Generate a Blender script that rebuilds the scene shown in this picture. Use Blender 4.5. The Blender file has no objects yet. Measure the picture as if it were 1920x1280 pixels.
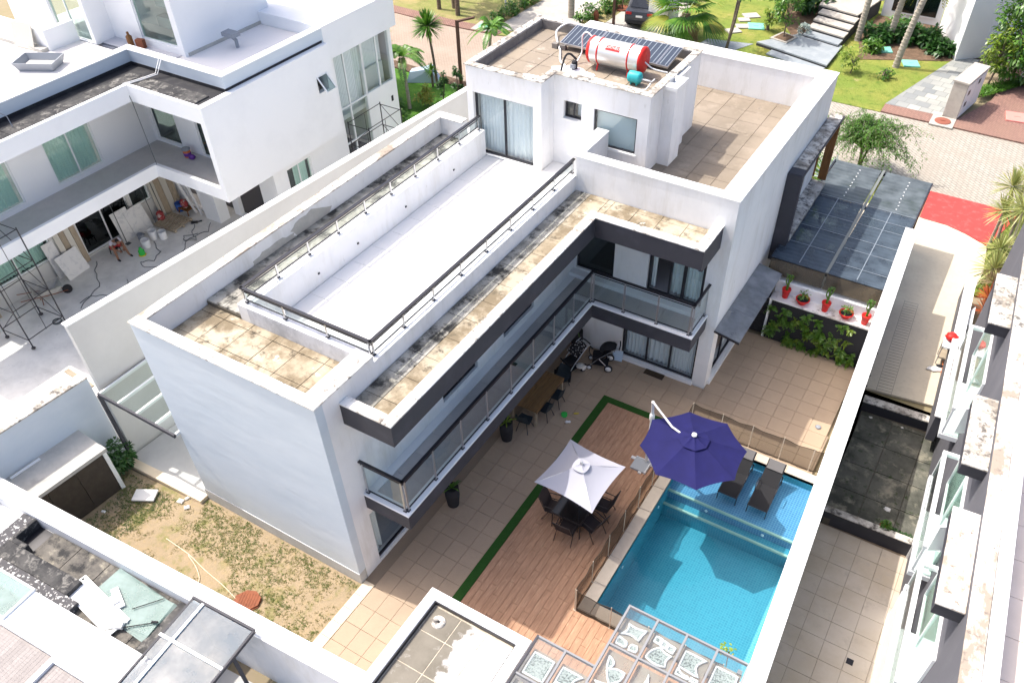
import bpy, bmesh, math, random
from mathutils import Vector, Matrix
R = random.Random(7)
rad = math.radians
SC = bpy.context.scene
COL = SC.collection
# ---------------------------------------------------------------- camera, sky, sun, exposure
cam_d = bpy.data.cameras.new('camera'); cam = bpy.data.objects.new('camera', cam_d); COL.objects.link(cam)
def cam_matrix(a, b, c, loc):
    d = Vector((math.sin(a)*math.cos(b), math.cos(a)*math.cos(b), -math.sin(b)))
    r = Vector((math.cos(a), -math.sin(a), 0)); u = r.cross(d)
    r2 = math.cos(c)*r + math.sin(c)*u; u2 = -math.sin(c)*r + math.cos(c)*u
    m = Matrix((r2, u2, -d)).transposed().to_4x4(); m.translation = loc
    return m
cam.matrix_world = cam_matrix(-0.537629, 0.778577, -0.006667, Vector((10.5519, -8.1815, 19.5577)))
cam_d.sensor_width = 36; cam_d.lens = 28.542; cam_d.shift_x = -0.02368; cam_d.shift_y = 0.05196
cam_d.clip_start = 0.1; cam_d.clip_end = 2000
SC.camera = cam
SUN = Vector((0.608, 0.07, -1.0)).normalized()
EL = math.asin(-SUN.z); AZ = math.atan2(-SUN.x, -SUN.y)
w = bpy.data.worlds.new('World'); SC.world = w; w.use_nodes = True
wn = w.node_tree.nodes; wl = w.node_tree.links
sky = wn.new('ShaderNodeTexSky'); sky.sky_type = 'NISHITA'; sky.sun_disc = False
sky.sun_elevation = EL; sky.sun_rotation = AZ; sky.air_density = 0.8; sky.dust_density = 5.0; sky.ozone_density = 1.0
bg = wn['Background']; bg.inputs[1].default_value = 0.15; wl.new(sky.outputs[0], bg.inputs[0])
sl = bpy.data.lights.new('sun', 'SUN'); sl.energy = 2.35; sl.angle = rad(0.5); sl.color = (1.0, 0.95, 0.88)
so = bpy.data.objects.new('sun', sl); COL.objects.link(so); so.rotation_euler = SUN.to_track_quat('-Z', 'Y').to_euler(); so.location = (-20, -4, 40)
SC.view_settings.view_transform = 'Standard'; SC.view_settings.look = 'None'
SC.view_settings.exposure = 1.10; SC.view_settings.gamma = 1.0; SC.view_settings.use_curve_mapping = False

# ---------------------------------------------------------------- materials
MATS = {}
def mat(name, col, rough=0.6, layers=(), bump=None, rand=0.0, metal=0.0, spec=0.3, alpha=None):
    """layers: (scale, detail, lo, hi, colour, stretch) noise-mixed over the base in world space"""
    m = bpy.data.materials.new(name); m.use_nodes = True; MATS[name] = m
    n = m.node_tree.nodes; l = m.node_tree.links
    p = n['Principled BSDF']; p.inputs['Roughness'].default_value = rough; p.inputs['Metallic'].default_value = metal
    p.inputs['Specular IOR Level'].default_value = spec
    geo = n.new('ShaderNodeNewGeometry')
    def vec(stretch):
        if not stretch: return geo.outputs['Position']
        v = n.new('ShaderNodeVectorMath'); v.operation = 'MULTIPLY'; v.inputs[1].default_value = stretch
        l.new(geo.outputs['Position'], v.inputs[0]); return v.outputs[0]
    rgb = n.new('ShaderNodeRGB'); rgb.outputs[0].default_value = (*col, 1); cur = rgb.outputs[0]
    if rand:
        oi = n.new('ShaderNodeObjectInfo'); hs = n.new('ShaderNodeHueSaturation')
        mr = n.new('ShaderNodeMapRange'); mr.inputs[3].default_value = 1-rand; mr.inputs[4].default_value = 1+rand
        l.new(oi.outputs['Random'], mr.inputs[0]); l.new(mr.outputs[0], hs.inputs['Value']); l.new(cur, hs.inputs['Color']); cur = hs.outputs[0]
    for ly in layers:
        sc, det, lo, hi, c2 = ly[:5]; st = ly[5] if len(ly) > 5 else None
        t = n.new('ShaderNodeTexNoise'); t.inputs['Scale'].default_value = sc; t.inputs['Detail'].default_value = det; t.inputs['Roughness'].default_value = 0.68
        if len(ly) > 6: t.inputs['Distortion'].default_value = ly[6]
        l.new(vec(st), t.inputs['Vector'])
        mr = n.new('ShaderNodeMapRange'); mr.inputs[1].default_value = lo; mr.inputs[2].default_value = hi; mr.clamp = True
        l.new(t.outputs[0], mr.inputs[0])
        mx = n.new('ShaderNodeMix'); mx.data_type = 'RGBA'; l.new(mr.outputs[0], mx.inputs[0]); l.new(cur, mx.inputs[6]); mx.inputs[7].default_value = (*c2, 1); cur = mx.outputs[2]
    l.new(cur, p.inputs['Base Color'])
    if bump:
        t = n.new('ShaderNodeTexNoise'); t.inputs['Scale'].default_value = bump[0]; t.inputs['Detail'].default_value = 5
        l.new(vec(bump[3] if len(bump) > 3 else None), t.inputs['Vector'])
        b = n.new('ShaderNodeBump'); b.inputs['Strength'].default_value = bump[1]; b.inputs['Distance'].default_value = bump[2]
        l.new(t.outputs[0], b.inputs['Height']); l.new(b.outputs[0], p.inputs['Normal'])
    return m
def glass(name, tint=(0.85, 0.93, 0.92), rough=0.0, dirt=0.0, dcol=(0.6, 0.6, 0.55), ior=1.5):
    """thin pane: clear or tinted transmission, mirror sheen by Fresnel, and a film of dirt"""
    m = bpy.data.materials.new(name); m.use_nodes = True; MATS[name] = m
    n = m.node_tree.nodes; l = m.node_tree.links; n.remove(n['Principled BSDF'])
    out = n['Material Output']; tr = n.new('ShaderNodeBsdfTransparent'); tr.inputs[0].default_value = (*tint, 1)
    gl = n.new('ShaderNodeBsdfGlossy'); gl.inputs['Roughness'].default_value = rough
    g0 = n.new('ShaderNodeNewGeometry'); dt = n.new('ShaderNodeVectorMath'); dt.operation = 'DOT_PRODUCT'
    l.new(g0.outputs['Normal'], dt.inputs[0]); l.new(g0.outputs['Incoming'], dt.inputs[1])
    def mth(op, a, b=None):
        q = n.new('ShaderNodeMath'); q.operation = op; q.use_clamp = op == 'SUBTRACT'
        for i, v in enumerate((a, b)):
            if v is None: continue
            if isinstance(v, (int, float)): q.inputs[i].default_value = v
            else: l.new(v, q.inputs[i])
        return q.outputs[0]
    f0 = ((ior-1)/(ior+1))**2
    fr = mth('ADD', mth('MULTIPLY', mth('POWER', mth('SUBTRACT', 1.0, mth('ABSOLUTE', dt.outputs['Value'])), 5.0), 1-f0), f0)
    mx = n.new('ShaderNodeMixShader'); l.new(fr, mx.inputs[0]); l.new(tr.outputs[0], mx.inputs[1]); l.new(gl.outputs[0], mx.inputs[2])
    last = mx
    if dirt:
        df = n.new('ShaderNodeBsdfDiffuse'); df.inputs[0].default_value = (*dcol, 1)
        geo = n.new('ShaderNodeNewGeometry'); t = n.new('ShaderNodeTexNoise'); t.inputs['Scale'].default_value = 1.7; t.inputs['Detail'].default_value = 6
        l.new(geo.outputs['Position'], t.inputs['Vector'])
        mr = n.new('ShaderNodeMapRange'); mr.inputs[1].default_value = 0.3; mr.inputs[2].default_value = 0.7; mr.inputs[3].default_value = dirt*0.5; mr.inputs[4].default_value = dirt*1.4
        l.new(t.outputs[0], mr.inputs[0]); m2 = n.new('ShaderNodeMixShader'); l.new(mr.outputs[0], m2.inputs[0]); l.new(mx.outputs[0], m2.inputs[1]); l.new(df.outputs[0], m2.inputs[2]); last = m2
    l.new(last.outputs[0], out.inputs[0])
    return m
def leafmat(name, c1, c2, trans=0.3):
    m = bpy.data.materials.new(name); m.use_nodes = True; MATS[name] = m
    n = m.node_tree.nodes; l = m.node_tree.links; n.remove(n['Principled BSDF'])
    geo = n.new('ShaderNodeNewGeometry'); mx = n.new('ShaderNodeMix'); mx.data_type = 'RGBA'
    l.new(geo.outputs['Random Per Island'], mx.inputs[0]); mx.inputs[6].default_value = (*c1, 1); mx.inputs[7].default_value = (*c2, 1)
    df = n.new('ShaderNodeBsdfDiffuse'); tl = n.new('ShaderNodeBsdfTranslucent'); gl = n.new('ShaderNodeBsdfGlossy'); gl.inputs['Roughness'].default_value = 0.4
    l.new(mx.outputs[2], df.inputs[0]); l.new(mx.outputs[2], tl.inputs[0])
    s = n.new('ShaderNodeMixShader'); s.inputs[0].default_value = trans; l.new(df.outputs[0], s.inputs[1]); l.new(tl.outputs[0], s.inputs[2])
    s2 = n.new('ShaderNodeMixShader'); s2.inputs[0].default_value = 0.05; l.new(s.outputs[0], s2.inputs[1]); l.new(gl.outputs[0], s2.inputs[2])
    l.new(s2.outputs[0], n['Material Output'].inputs[0])
    return m

# ---------------------------------------------------------------- geometry helpers
class MB:
    """collects shapes and links them as one mesh object"""
    def __init__(s): s.v = []; s.f = []; s.sm = []
    def add(s, vs, fs, smooth=False):
        o = len(s.v); s.v += [tuple(q) for q in vs]; s.f += [[i+o for i in f] for f in fs]; s.sm += [smooth]*len(fs); return s
    def box(s, x0, x1, y0, y1, z0, z1, c=0.0, M=None):
        if x0 > x1: x0, x1 = x1, x0
        if y0 > y1: y0, y1 = y1, y0
        if z0 > z1: z0, z1 = z1, z0
        if c <= 0:
            vs = [(x, y, z) for z in (z0, z1) for y in (y0, y1) for x in (x0, x1)]
            fs = [(0,2,3,1), (4,5,7,6), (0,1,5,4), (2,6,7,3), (0,4,6,2), (1,3,7,5)]
        else:
            # chamfer the four top edges only: a broken arris that catches light
            vs = [(x0,y0,z0), (x1,y0,z0), (x1,y1,z0), (x0,y1,z0), (x0,y0,z1-c), (x1,y0,z1-c), (x1,y1,z1-c), (x0,y1,z1-c),
                  (x0+c,y0+c,z1), (x1-c,y0+c,z1), (x1-c,y1-c,z1), (x0+c,y1-c,z1)]
            fs = [(3,2,1,0), (0,1,5,4), (1,2,6,5), (2,3,7,6), (3,0,4,7), (4,5,9,8), (5,6,10,9), (6,7,11,10), (7,4,8,11), (8,9,10,11)]
        if M is not None: vs = [M @ Vector(q) for q in vs]
        return s.add(vs, fs)
    def obox(s, c, size, rot=(0, 0, 0), ch=0.0):
        from mathutils import Euler
        M = Matrix.Translation(c) @ Euler(rot).to_matrix().to_4x4()
        x, y, z = size; return s.box(-x/2, x/2, -y/2, y/2, -z/2, z/2, ch, M)
    def prism(s, pts, z0, z1):
        a = sum(pts[i][0]*pts[(i+1) % len(pts)][1]-pts[(i+1) % len(pts)][0]*pts[i][1] for i in range(len(pts)))
        if a < 0: pts = pts[::-1]
        n = len(pts); vs = [(x, y, z0) for x, y in pts]+[(x, y, z1) for x, y in pts]
        fs = [list(range(n))[::-1], list(range(n, 2*n))]+[(i, (i+1) % n, n+(i+1) % n, n+i) for i in range(n)]
        return s.add(vs, fs)
    def sheet(s, pts, z): return s.add([(x, y, z) for x, y in pts], [list(range(len(pts)))])
    def tube(s, pts, r, n=8, r1=None, cap=True):
        pts = [Vector(q) for q in pts]; k = len(pts); vs = []; fs = []
        for i, q in enumerate(pts):
            d = (pts[min(i+1, k-1)]-pts[max(i-1, 0)]).normalized()
            a = d.orthogonal().normalized() if i == 0 else (a-d*a.dot(d)).normalized()
            b = d.cross(a); rr = r if r1 is None else r+(r1-r)*i/(k-1)
            vs += [q+(a*math.cos(2*math.pi*j/n)+b*math.sin(2*math.pi*j/n))*rr for j in range(n)]
        for i in range(k-1):
            fs += [(i*n+j, i*n+(j+1) % n, (i+1)*n+(j+1) % n, (i+1)*n+j) for j in range(n)]
        s.add(vs, fs, True)
        if cap: s.add(vs[:n], [list(range(n))[::-1]]); s.add(vs[-n:], [list(range(n))])
        return s
    def bar(s, p, q, w, h):
        """square bar from p to q"""
        p, q = Vector(p), Vector(q); d = (q-p); L = d.length; d.normalize()
        up = Vector((0, 0, 1)) if abs(d.z) < 0.95 else Vector((0, 1, 0))
        sd = d.cross(up).normalized(); up = sd.cross(d)
        M = Matrix((sd, d, up)).transposed().to_4x4(); M.translation = (p+q)/2
        return s.box(-w/2, w/2, -L/2, L/2, -h/2, h/2, 0, M)
    def lathe(s, prof, c=(0, 0, 0), n=16, M=None):
        vs = []; fs = []; k = len(prof)
        for r, z in prof: vs += [Vector((r*math.cos(2*math.pi*j/n), r*math.sin(2*math.pi*j/n), z)) for j in range(n)]
        for i in range(k-1): fs += [(i*n+j, i*n+(j+1) % n, (i+1)*n+(j+1) % n, (i+1)*n+j) for j in range(n)]
        if M is None: M = Matrix.Translation(c)
        vs = [M @ q for q in vs]; s.add(vs, fs, True)
        if prof[0][0] > 1e-4: s.add(vs[:n], [list(range(n))[::-1]])
        if prof[-1][0] > 1e-4: s.add(vs[-n:], [list(range(n))])
        return s
    def blob(s, c, rx, ry, rz, n=10, k=6, jit=0.0):
        vs = []; fs = []
        for i in range(k+1):
            t = math.pi*i/k
            for j in range(n):
                a = 2*math.pi*j/n; q = 1+R.uniform(-jit, jit)
                vs.append((c[0]+rx*math.sin(t)*math.cos(a)*q, c[1]+ry*math.sin(t)*math.sin(a)*q, c[2]-rz*math.cos(t)*q))
        for i in range(k): fs += [(i*n+j, i*n+(j+1) % n, (i+1)*n+(j+1) % n, (i+1)*n+j) for j in range(n)]
        return s.add(vs, fs, True)
    def mesh(s, name, m):
        me = bpy.data.meshes.new(name); me.from_pydata(s.v, [], s.f); me.polygons.foreach_set('use_smooth', s.sm)
        if m: me.materials.append(MATS[m])
        me.update(); return me
    def build(s, name, m, parent=None, loc=None, rotz=0.0):
        return obj(name, s.mesh(name, m), parent, loc, rotz)
def smooth(pts, n=5):
    """Catmull-Rom curve through the points"""
    P_ = [Vector(p) for p in pts]; P_ = [P_[0]*2-P_[1]]+P_+[P_[-1]*2-P_[-2]]; out = []
    for i in range(1, len(P_)-2):
        for k in range(n):
            t = k/n; a, b, c, d = P_[i-1:i+3]
            out.append(0.5*((2*b)+(c-a)*t+(2*a-5*b+4*c-d)*t*t+(3*b-a-3*c+d)*t**3))
    return out+[P_[-2]]
def obj(name, data, parent=None, loc=None, rotz=0.0):
    o = bpy.data.objects.new(name, data); COL.objects.link(o)
    if parent: o.parent = parent
    if loc is not None: o.location = loc
    if rotz: o.rotation_euler = (0, 0, rotz)
    return o
def tag(o, label=None, cat=None, group=None, kind=None):
    if label: o['label'] = label
    if cat: o['category'] = cat
    if group: o['group'] = group
    if kind: o['kind'] = kind
    return o
def thing(name, label, cat, loc=(0, 0, 0), rotz=0.0, group=None):
    return tag(obj(name, None, None, loc, rotz), label, cat, group)
def struct(o): o['kind'] = 'structure'; return o
def copy_tree(o, loc=None, rotz=None, label=None, parent=None):
    c = o.copy(); COL.objects.link(c)
    if parent: c.parent = parent
    if loc is not None: c.location = loc
    if rotz is not None: c.rotation_euler = (0, 0, rotz)
    if label: c['label'] = label
    for ch in list(o.children): copy_tree(ch, parent=c)
    return c
_PM = {}
def piece(name, m, parent, cx, cy, cz, sx, sy, sz, ch=0.004, rotz=0.0, tilt=0.0):
    """one loose piece (tile, plank, stone); alike pieces share their mesh"""
    k = (name, m, round(sx, 3), round(sy, 3), round(sz, 3))
    if k not in _PM: _PM[k] = MB().box(-sx/2, sx/2, -sy/2, sy/2, -sz/2, sz/2, ch).mesh(name, m)
    o = obj(name, _PM[k], parent, (cx, cy, cz))
    o.rotation_euler = (R.uniform(-tilt, tilt), R.uniform(-tilt, tilt), rotz); return o
def tiles(name, m, parent, x0, x1, y0, y1, ztop, tx, ty, th=0.03, gap=0.008, keep=None, off=0.0, jz=0.001, ox=0.0, oy=0.0, ch=0.004, tilt=0.0):
    """a grid of pieces clipped to the rectangle; off shifts every other row"""
    n = 0; j = 0; y = y0-oy
    while y < y1-0.02:
        ya, yb = max(y, y0), min(y+ty, y1); x = x0-ox-(off if j % 2 else 0)
        while x < x1-0.02:
            xa, xb = max(x, x0), min(x+tx, x1)
            if xb-xa > 0.05 and yb-ya > 0.05 and (keep is None or keep((xa+xb)/2, (ya+yb)/2)):
                dz = R.uniform(-jz, jz)
                piece(name, m, parent, (xa+xb)/2, (ya+yb)/2, ztop-th/2+dz, xb-xa-gap, yb-ya-gap, th, ch, tilt=tilt); n += 1
            x += tx
        y += ty; j += 1
    return n
def wall(mb, ax, t0, t1, a0, a1, z0, z1, holes=()):
    """wall slab with rectangular openings; ax 'x': runs along x and is t0..t1 thick in y; 'y' the other way. holes: (a0,a1,z0,z1)"""
    As = sorted({a0, a1, *[h[0] for h in holes], *[h[1] for h in holes]}); As = [a for a in As if a0 <= a <= a1]
    for i in range(len(As)-1):
        a, b = As[i], As[i+1]; cuts = sorted([(h[2], h[3]) for h in holes if h[0] <= a+1e-6 and h[1] >= b-1e-6]); z = z0
        for c0, c1 in cuts+[(z1, z1)]:
            if c0 > z+1e-4: mb.box(*((a, b, t0, t1) if ax == 'x' else (t0, t1, a, b)), z, c0)
            z = max(z, c1)
    return mb
# ---------------------------------------------------------------- surface library
W = (0.80, 0.80, 0.80)
mat('white_paint', W, 0.7, [(0.6, 5, 0.45, 0.8, (0.70, 0.71, 0.72)), (1.8, 7, 0.50, 0.76, (0.66, 0.65, 0.62), (1, 1, 0.22)), (5, 8, 0.64, 0.76, (0.55, 0.54, 0.51), (1, 1, 0.3))], (14, 0.12, 0.02))
mat('shade_blue_paint', (0.60, 0.66, 0.71), 0.7, [(0.35, 5, 0.4, 0.75, (0.53, 0.60, 0.66), (1, 1, 2.5))], (1.1, 0.25, 0.06, (0.6, 1, 2.2)))  # blue grey of white walls in shade, put into the paint colour
mat('fresh_white', (0.82, 0.83, 0.84), 0.6, [(0.5, 4, 0.5, 0.8, (0.76, 0.77, 0.78))])
mat('cap_white', (0.78, 0.765, 0.73), 0.75, [(1.6, 8, 0.46, 0.62, (0.48, 0.44, 0.38)), (4.5, 10, 0.53, 0.64, (0.17, 0.15, 0.13)), (0.6, 4, 0.50, 0.60, (0.78, 0.77, 0.74))], (20, 0.2, 0.01))
mat('cap_clean', (0.81, 0.81, 0.80), 0.7, [(2.5, 8, 0.62, 0.75, (0.45, 0.42, 0.38))])
mat('mould_cap', (0.66, 0.63, 0.57), 0.85, [(1.8, 9, 0.42, 0.6, (0.28, 0.25, 0.21)), (5, 9, 0.5, 0.62, (0.12, 0.11, 0.10))], (25, 0.3, 0.02))
mat('peel_cap', (0.76, 0.73, 0.68), 0.8, [(1.0, 9, 0.47, 0.57, (0.33, 0.275, 0.22), (1, 0.5, 1)), (6, 9, 0.54, 0.66, (0.22, 0.18, 0.15))], (25, 0.3, 0.02))
mat('graphite', (0.050, 0.050, 0.060), 0.6, [(1.2, 5, 0.5, 0.8, (0.075, 0.074, 0.09))])
mat('graphite_rough', (0.115, 0.115, 0.13), 0.8, [(1.0, 6, 0.45, 0.75, (0.15, 0.15, 0.165), (1, 1, 0.4))], (40, 0.3, 0.01))
mat('roof_screed', (0.45, 0.395, 0.30), 0.9, [(0.55, 7, 0.42, 0.58, (0.31, 0.255, 0.175)), (1.1, 10, 0.46, 0.60, (0.20, 0.16, 0.105)), (2.6, 12, 0.55, 0.66, (0.085, 0.072, 0.052)), (0.9, 6, 0.62, 0.66, (0.60, 0.57, 0.52))], (18, 0.35, 0.02), rand=0.08)
mat('roof_screed_dark', (0.40, 0.385, 0.34), 0.9, [(0.8, 9, 0.43, 0.60, (0.21, 0.20, 0.17)), (1.7, 12, 0.49, 0.60, (0.045, 0.044, 0.040)), (1.1, 6, 0.60, 0.72, (0.52, 0.48, 0.40))], (18, 0.4, 0.02), rand=0.08)
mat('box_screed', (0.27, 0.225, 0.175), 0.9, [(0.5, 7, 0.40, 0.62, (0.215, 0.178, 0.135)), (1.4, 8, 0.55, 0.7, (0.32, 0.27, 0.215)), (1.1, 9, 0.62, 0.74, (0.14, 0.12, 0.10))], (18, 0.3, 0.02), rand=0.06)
mat('pent_screed', (0.30, 0.25, 0.19), 0.9, [(0.5, 7, 0.42, 0.6, (0.25, 0.21, 0.165)), (2, 9, 0.55, 0.7, (0.48, 0.42, 0.35))], (18, 0.3, 0.02), rand=0.07)
mat('joint_dark', (0.13, 0.115, 0.09), 0.95)
mat('joint_light', (0.55, 0.48, 0.38), 0.95, [(3, 6, 0.45, 0.7, (0.3, 0.26, 0.2))])
mat('terrace_tile', (0.82, 0.80, 0.77), 0.5, rand=0.02)
mat('patio_tile', (0.40, 0.30, 0.21), 0.55, [(1.1, 5, 0.4, 0.7, (0.36, 0.27, 0.19)), (9, 6, 0.5, 0.75, (0.33, 0.25, 0.175), (1, 6, 1))], rand=0.05)
mat('patio_grout', (0.27, 0.205, 0.145), 0.9)
mat('border_stone', (0.72, 0.60, 0.44), 0.7, [(4, 6, 0.5, 0.8, (0.62, 0.52, 0.38))], rand=0.04)
mat('coping', (0.56, 0.48, 0.39), 0.7, [(6, 6, 0.45, 0.75, (0.48, 0.41, 0.33))], rand=0.06)
mat('deck', (0.43, 0.25, 0.155), 0.6, [(3.0, 8, 0.42, 0.62, (0.33, 0.185, 0.112), (3.5, 0.5, 1)), (7.0, 9, 0.54, 0.70, (0.54, 0.36, 0.23), (4, 0.45, 1), 0.5)], rand=0.07)
mat('deck_joint', (0.24, 0.135, 0.08), 0.9)
mat('turf', (0.030, 0.105, 0.016), 0.95, [(60, 3, 0.4, 0.7, (0.018, 0.07, 0.01))], (160, 0.8, 0.02))
mat('black_metal', (0.018, 0.018, 0.024), 0.35, spec=0.5)
mat('steel', (0.55, 0.56, 0.58), 0.35, metal=0.9)
mat('alu_white', (0.78, 0.80, 0.80), 0.4, spec=0.5)
mat('curtain', (0.78, 0.81, 0.83), 0.9)
mat('curtain_blue', (0.68, 0.75, 0.75), 0.9)
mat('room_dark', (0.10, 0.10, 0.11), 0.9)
mat('room_pale', (0.55, 0.55, 0.58), 0.8)
mat('lounge_floor', (0.46, 0.44, 0.435), 0.5, [(2, 5, 0.4, 0.7, (0.41, 0.395, 0.39))], rand=0.04)
mat('plaster_grey', (0.42, 0.41, 0.38), 0.9, [(2.5, 8, 0.4, 0.7, (0.52, 0.50, 0.46)), (1, 5, 0.55, 0.7, (0.33, 0.32, 0.30))])
mat('stained_wall', (0.62, 0.63, 0.66), 0.85, [(1.4, 8, 0.45, 0.66, (0.42, 0.43, 0.45), (1, 1, 0.6)), (3, 8, 0.55, 0.7, (0.70, 0.71, 0.73))])
mat('plinth', (0.50, 0.50, 0.49), 0.85, [(1.2, 6, 0.4, 0.7, (0.43, 0.43, 0.42))])
mat('boundary_render', (0.60, 0.595, 0.57), 0.85, [(0.5, 6, 0.4, 0.7, (0.54, 0.535, 0.51))], (30, 0.2, 0.01))
mat('wood', (0.24, 0.11, 0.035), 0.55, [(5, 8, 0.42, 0.66, (0.13, 0.055, 0.02), (5, 5, 0.4))], rand=0.2)
mat('timber_table', (0.22, 0.125, 0.05), 0.5, [(6, 8, 0.4, 0.66, (0.12, 0.07, 0.03), (6, 0.5, 1))], rand=0.1)
mat('raw_wood', (0.42, 0.35, 0.26), 0.8, [(5, 7, 0.4, 0.7, (0.30, 0.24, 0.17), (0.5, 5, 1))], rand=0.15)
glass('clear_glass', (0.93, 0.97, 0.96))
glass('grey_glass', (0.62, 0.72, 0.72), dirt=0.08)
glass('window_glass', (0.95, 0.98, 0.98), ior=1.55)
glass('dark_glass', (0.30, 0.36, 0.36), ior=1.8)
glass('green_glass', (0.86, 0.95, 0.91), ior=1.6)
glass('pale_sheet', (0.80, 0.90, 0.88), dirt=0.5, dcol=(0.34, 0.43, 0.41))
mat('tarp', (0.48, 0.60, 0.72), 0.7)
glass('dusty_glass', (0.70, 0.74, 0.74), rough=0.1, dirt=0.7, dcol=(0.30, 0.31, 0.32))
mat('ground_earth', (0.30, 0.24, 0.16), 0.95, [(0.3, 6, 0.4, 0.7, (0.22, 0.2, 0.1))])
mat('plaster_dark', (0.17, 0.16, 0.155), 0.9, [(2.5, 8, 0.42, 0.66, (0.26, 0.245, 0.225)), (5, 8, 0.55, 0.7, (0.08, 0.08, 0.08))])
glass('sky_glass', (0.42, 0.52, 0.60), dirt=0.45, dcol=(0.10, 0.145, 0.19), ior=1.9)  # blue tint and film carry the sky's reflection in the colour
mat('rust_red', (0.34, 0.05, 0.05), 0.7, [(8, 4, 0.55, 0.6, (0.55, 0.50, 0.46))])
# ---------------------------------------------------------------- ground sheet with the pool and the sunken yard cut out of it
PX, PXR, PYN, PYM, PYS, PYF = 5.90, 9.95, 2.72, 7.36, 7.64, 9.80     # pool: left, right, near, bench, shelf, far
holes = [(PX-0.14, PXR+0.14, PYN-0.14, PYF+0.14), (10.65, 14.4, -6.4, 0), (10.40, 14.4, 0, 5), (10.12, 14.4, 5, 10), (9.88, 14.4, 10, 14.9)]
xs = sorted({-400, 400, *[h[0] for h in holes], *[h[1] for h in holes]}); ys = sorted({-200, 700, *[h[2] for h in holes], *[h[3] for h in holes]}); mb = MB()
for i in range(len(xs)-1):
    for j in range(len(ys)-1):
        cx, cy = (xs[i]+xs[i+1])/2, (ys[j]+ys[j+1])/2
        if not any(h[0] < cx < h[1] and h[2] < cy < h[3] for h in holes): mb.sheet([(xs[i], ys[j]), (xs[i+1], ys[j]), (xs[i+1], ys[j+1]), (xs[i], ys[j+1])], -0.13)
struct(mb.build('ground', 'ground_earth'))
# ---------------------------------------------------------------- the two-storey white house
H = thing('house', 'large white two storey house with terrace roof and dark L shaped eaves beside the pool', 'house')
XL, XR, YW, YB = -5.95, 5.23, 12.04, 21.99
PX2_ = 1.44
ZR, ZT, ZC = 6.15, 5.72, 6.64       # gutter roof, terrace floor, terrace kerb top
# walls
mb = MB(); wall(mb, 'x', 0, 0.25, XL, 0, 0.42, 6.86); mb.build('gable_wall', 'shade_blue_paint', H)
MB().box(XL-0.02, 0.0, -0.025, 0.22, -0.08, 0.42).build('plinth', 'plinth', H)
up = [(4.40, 6.15, 3.26, 5.5), (7.60, 9.42, 3.30, 5.5)]
dn = [(0.82, 3.30, 0.10, 2.18), (4.2, 6.4, 0.10, 2.18), (7.2, 10.6, 0.10, 2.18)]
mb = MB(); wall(mb, 'y', -0.25, 0, 0.252, YW, -0.08, 6.60, up+dn); mb.box(-0.25, 0, 0.252, 2.05, 6.60, 6.86); mb.build('long_wall', 'white_paint', H)
MB().box(XL, XL+0.25, 0.252, 13.2, -0.08, 6.86).box(XL, XL+0.25, 13.2, YB, -0.08, 5.6).build('side_wall', 'white_paint', H)
wu = [(0.10, 1.50, 3.25, 5.4), (2.70, 4.62, 3.25, 5.4)]; wd = [(2.02, 4.76, 0.12, 2.25)]
mb = MB(); wall(mb, 'x', YW, YW+0.25, 0.002, XR, -0.08, 7.30, wu+wd); mb.build('wing_wall', 'white_paint', H)
wr = [(12.55, 15.6, 0.15, 2.2), (17.75, 20.6, 3.5, 5.2)]
mb = MB(); wall(mb, 'y', XR-0.25, XR, YW+0.252, YB, -0.08, 7.30, wr); mb.build('side_wall', 'white_paint', H)
MB().box(-4.78, XR-0.252, YB-0.25, YB, -0.08, 7.30).box(XL+0.25, -4.78, YB-0.25, YB, -0.08, 5.6).build('rear_wall', 'white_paint', H)
MB().box(-0.30, -0.052, YW+0.252, 13.99, 5.6, 7.30).build('return_wall', 'white_paint', H)
# structural slabs inside
MB().box(XL+0.26, -0.26, 0.26, YW-0.1, 2.75, 3.15).box(XL+0.26, XR-0.26, YW+0.26, YB-0.26, 2.75, 3.15).build('floor_slab', 'room_pale', H)
MB().box(XL+0.26, -4.47, 2.04, 12.8, 5.50, 6.255).box(XL+0.26, -0.26, 0.26, 2.038, 5.50, ZR-0.045).build('roof_slab', 'joint_dark', H)
MB().box(PX2_+0.01, XR-0.255, 13.99, YB-0.255, 5.55, 6.045).box(-0.045, XR-0.255, YW+0.255, 13.988, 5.55, 6.045).box(-4.77, PX2_, 17.99, YB-0.255, 5.55, 6.045).build('roof_slab', 'joint_dark', H)
MB().box(XL+0.26, -0.26, 0.26, YW, -0.08, 0.06).box(XL+0.26, XR-0.26, YW+0.26, YB-0.26, -0.08, 0.06).build('room_floor', 'room_pale', H)
MB().box(-3.2, -3.1, 0.3, 12, 0.06, 5.4).box(-3.0, XR-0.3, 16.2, 16.3, 0.06, 5.4).build('partition', 'room_pale', H)
# parapet caps
MB().box(XL-0.03, XL+0.28, -0.03, 13.1, 6.86, 6.905, 0.01).build('parapet_cap', 'peel_cap', H)
MB().box(XL+0.283, 0.03, -0.03, 0.29, 6.86, 6.905, 0.01).build('parapet_cap', 'cap_white', H)
MB().box(-0.49, 0.03, 0.293, 2.04, 6.86, 6.905, 0.01).build('parapet_cap', 'cap_white', H)
MB().box(-0.485, -0.252, 0.254, 2.04, 5.7, 6.86).build('parapet_wall', 'white_paint', H)
MB().box(XL+0.253, -4.80, 12.8, 13.1, 5.6, 6.86).build('parapet_wall', 'white_paint', H)
MB().box(XL+0.283, -4.80, 12.77, 13.13, 6.86, 6.905, 0.01).build('parapet_cap', 'cap_white', H)
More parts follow.
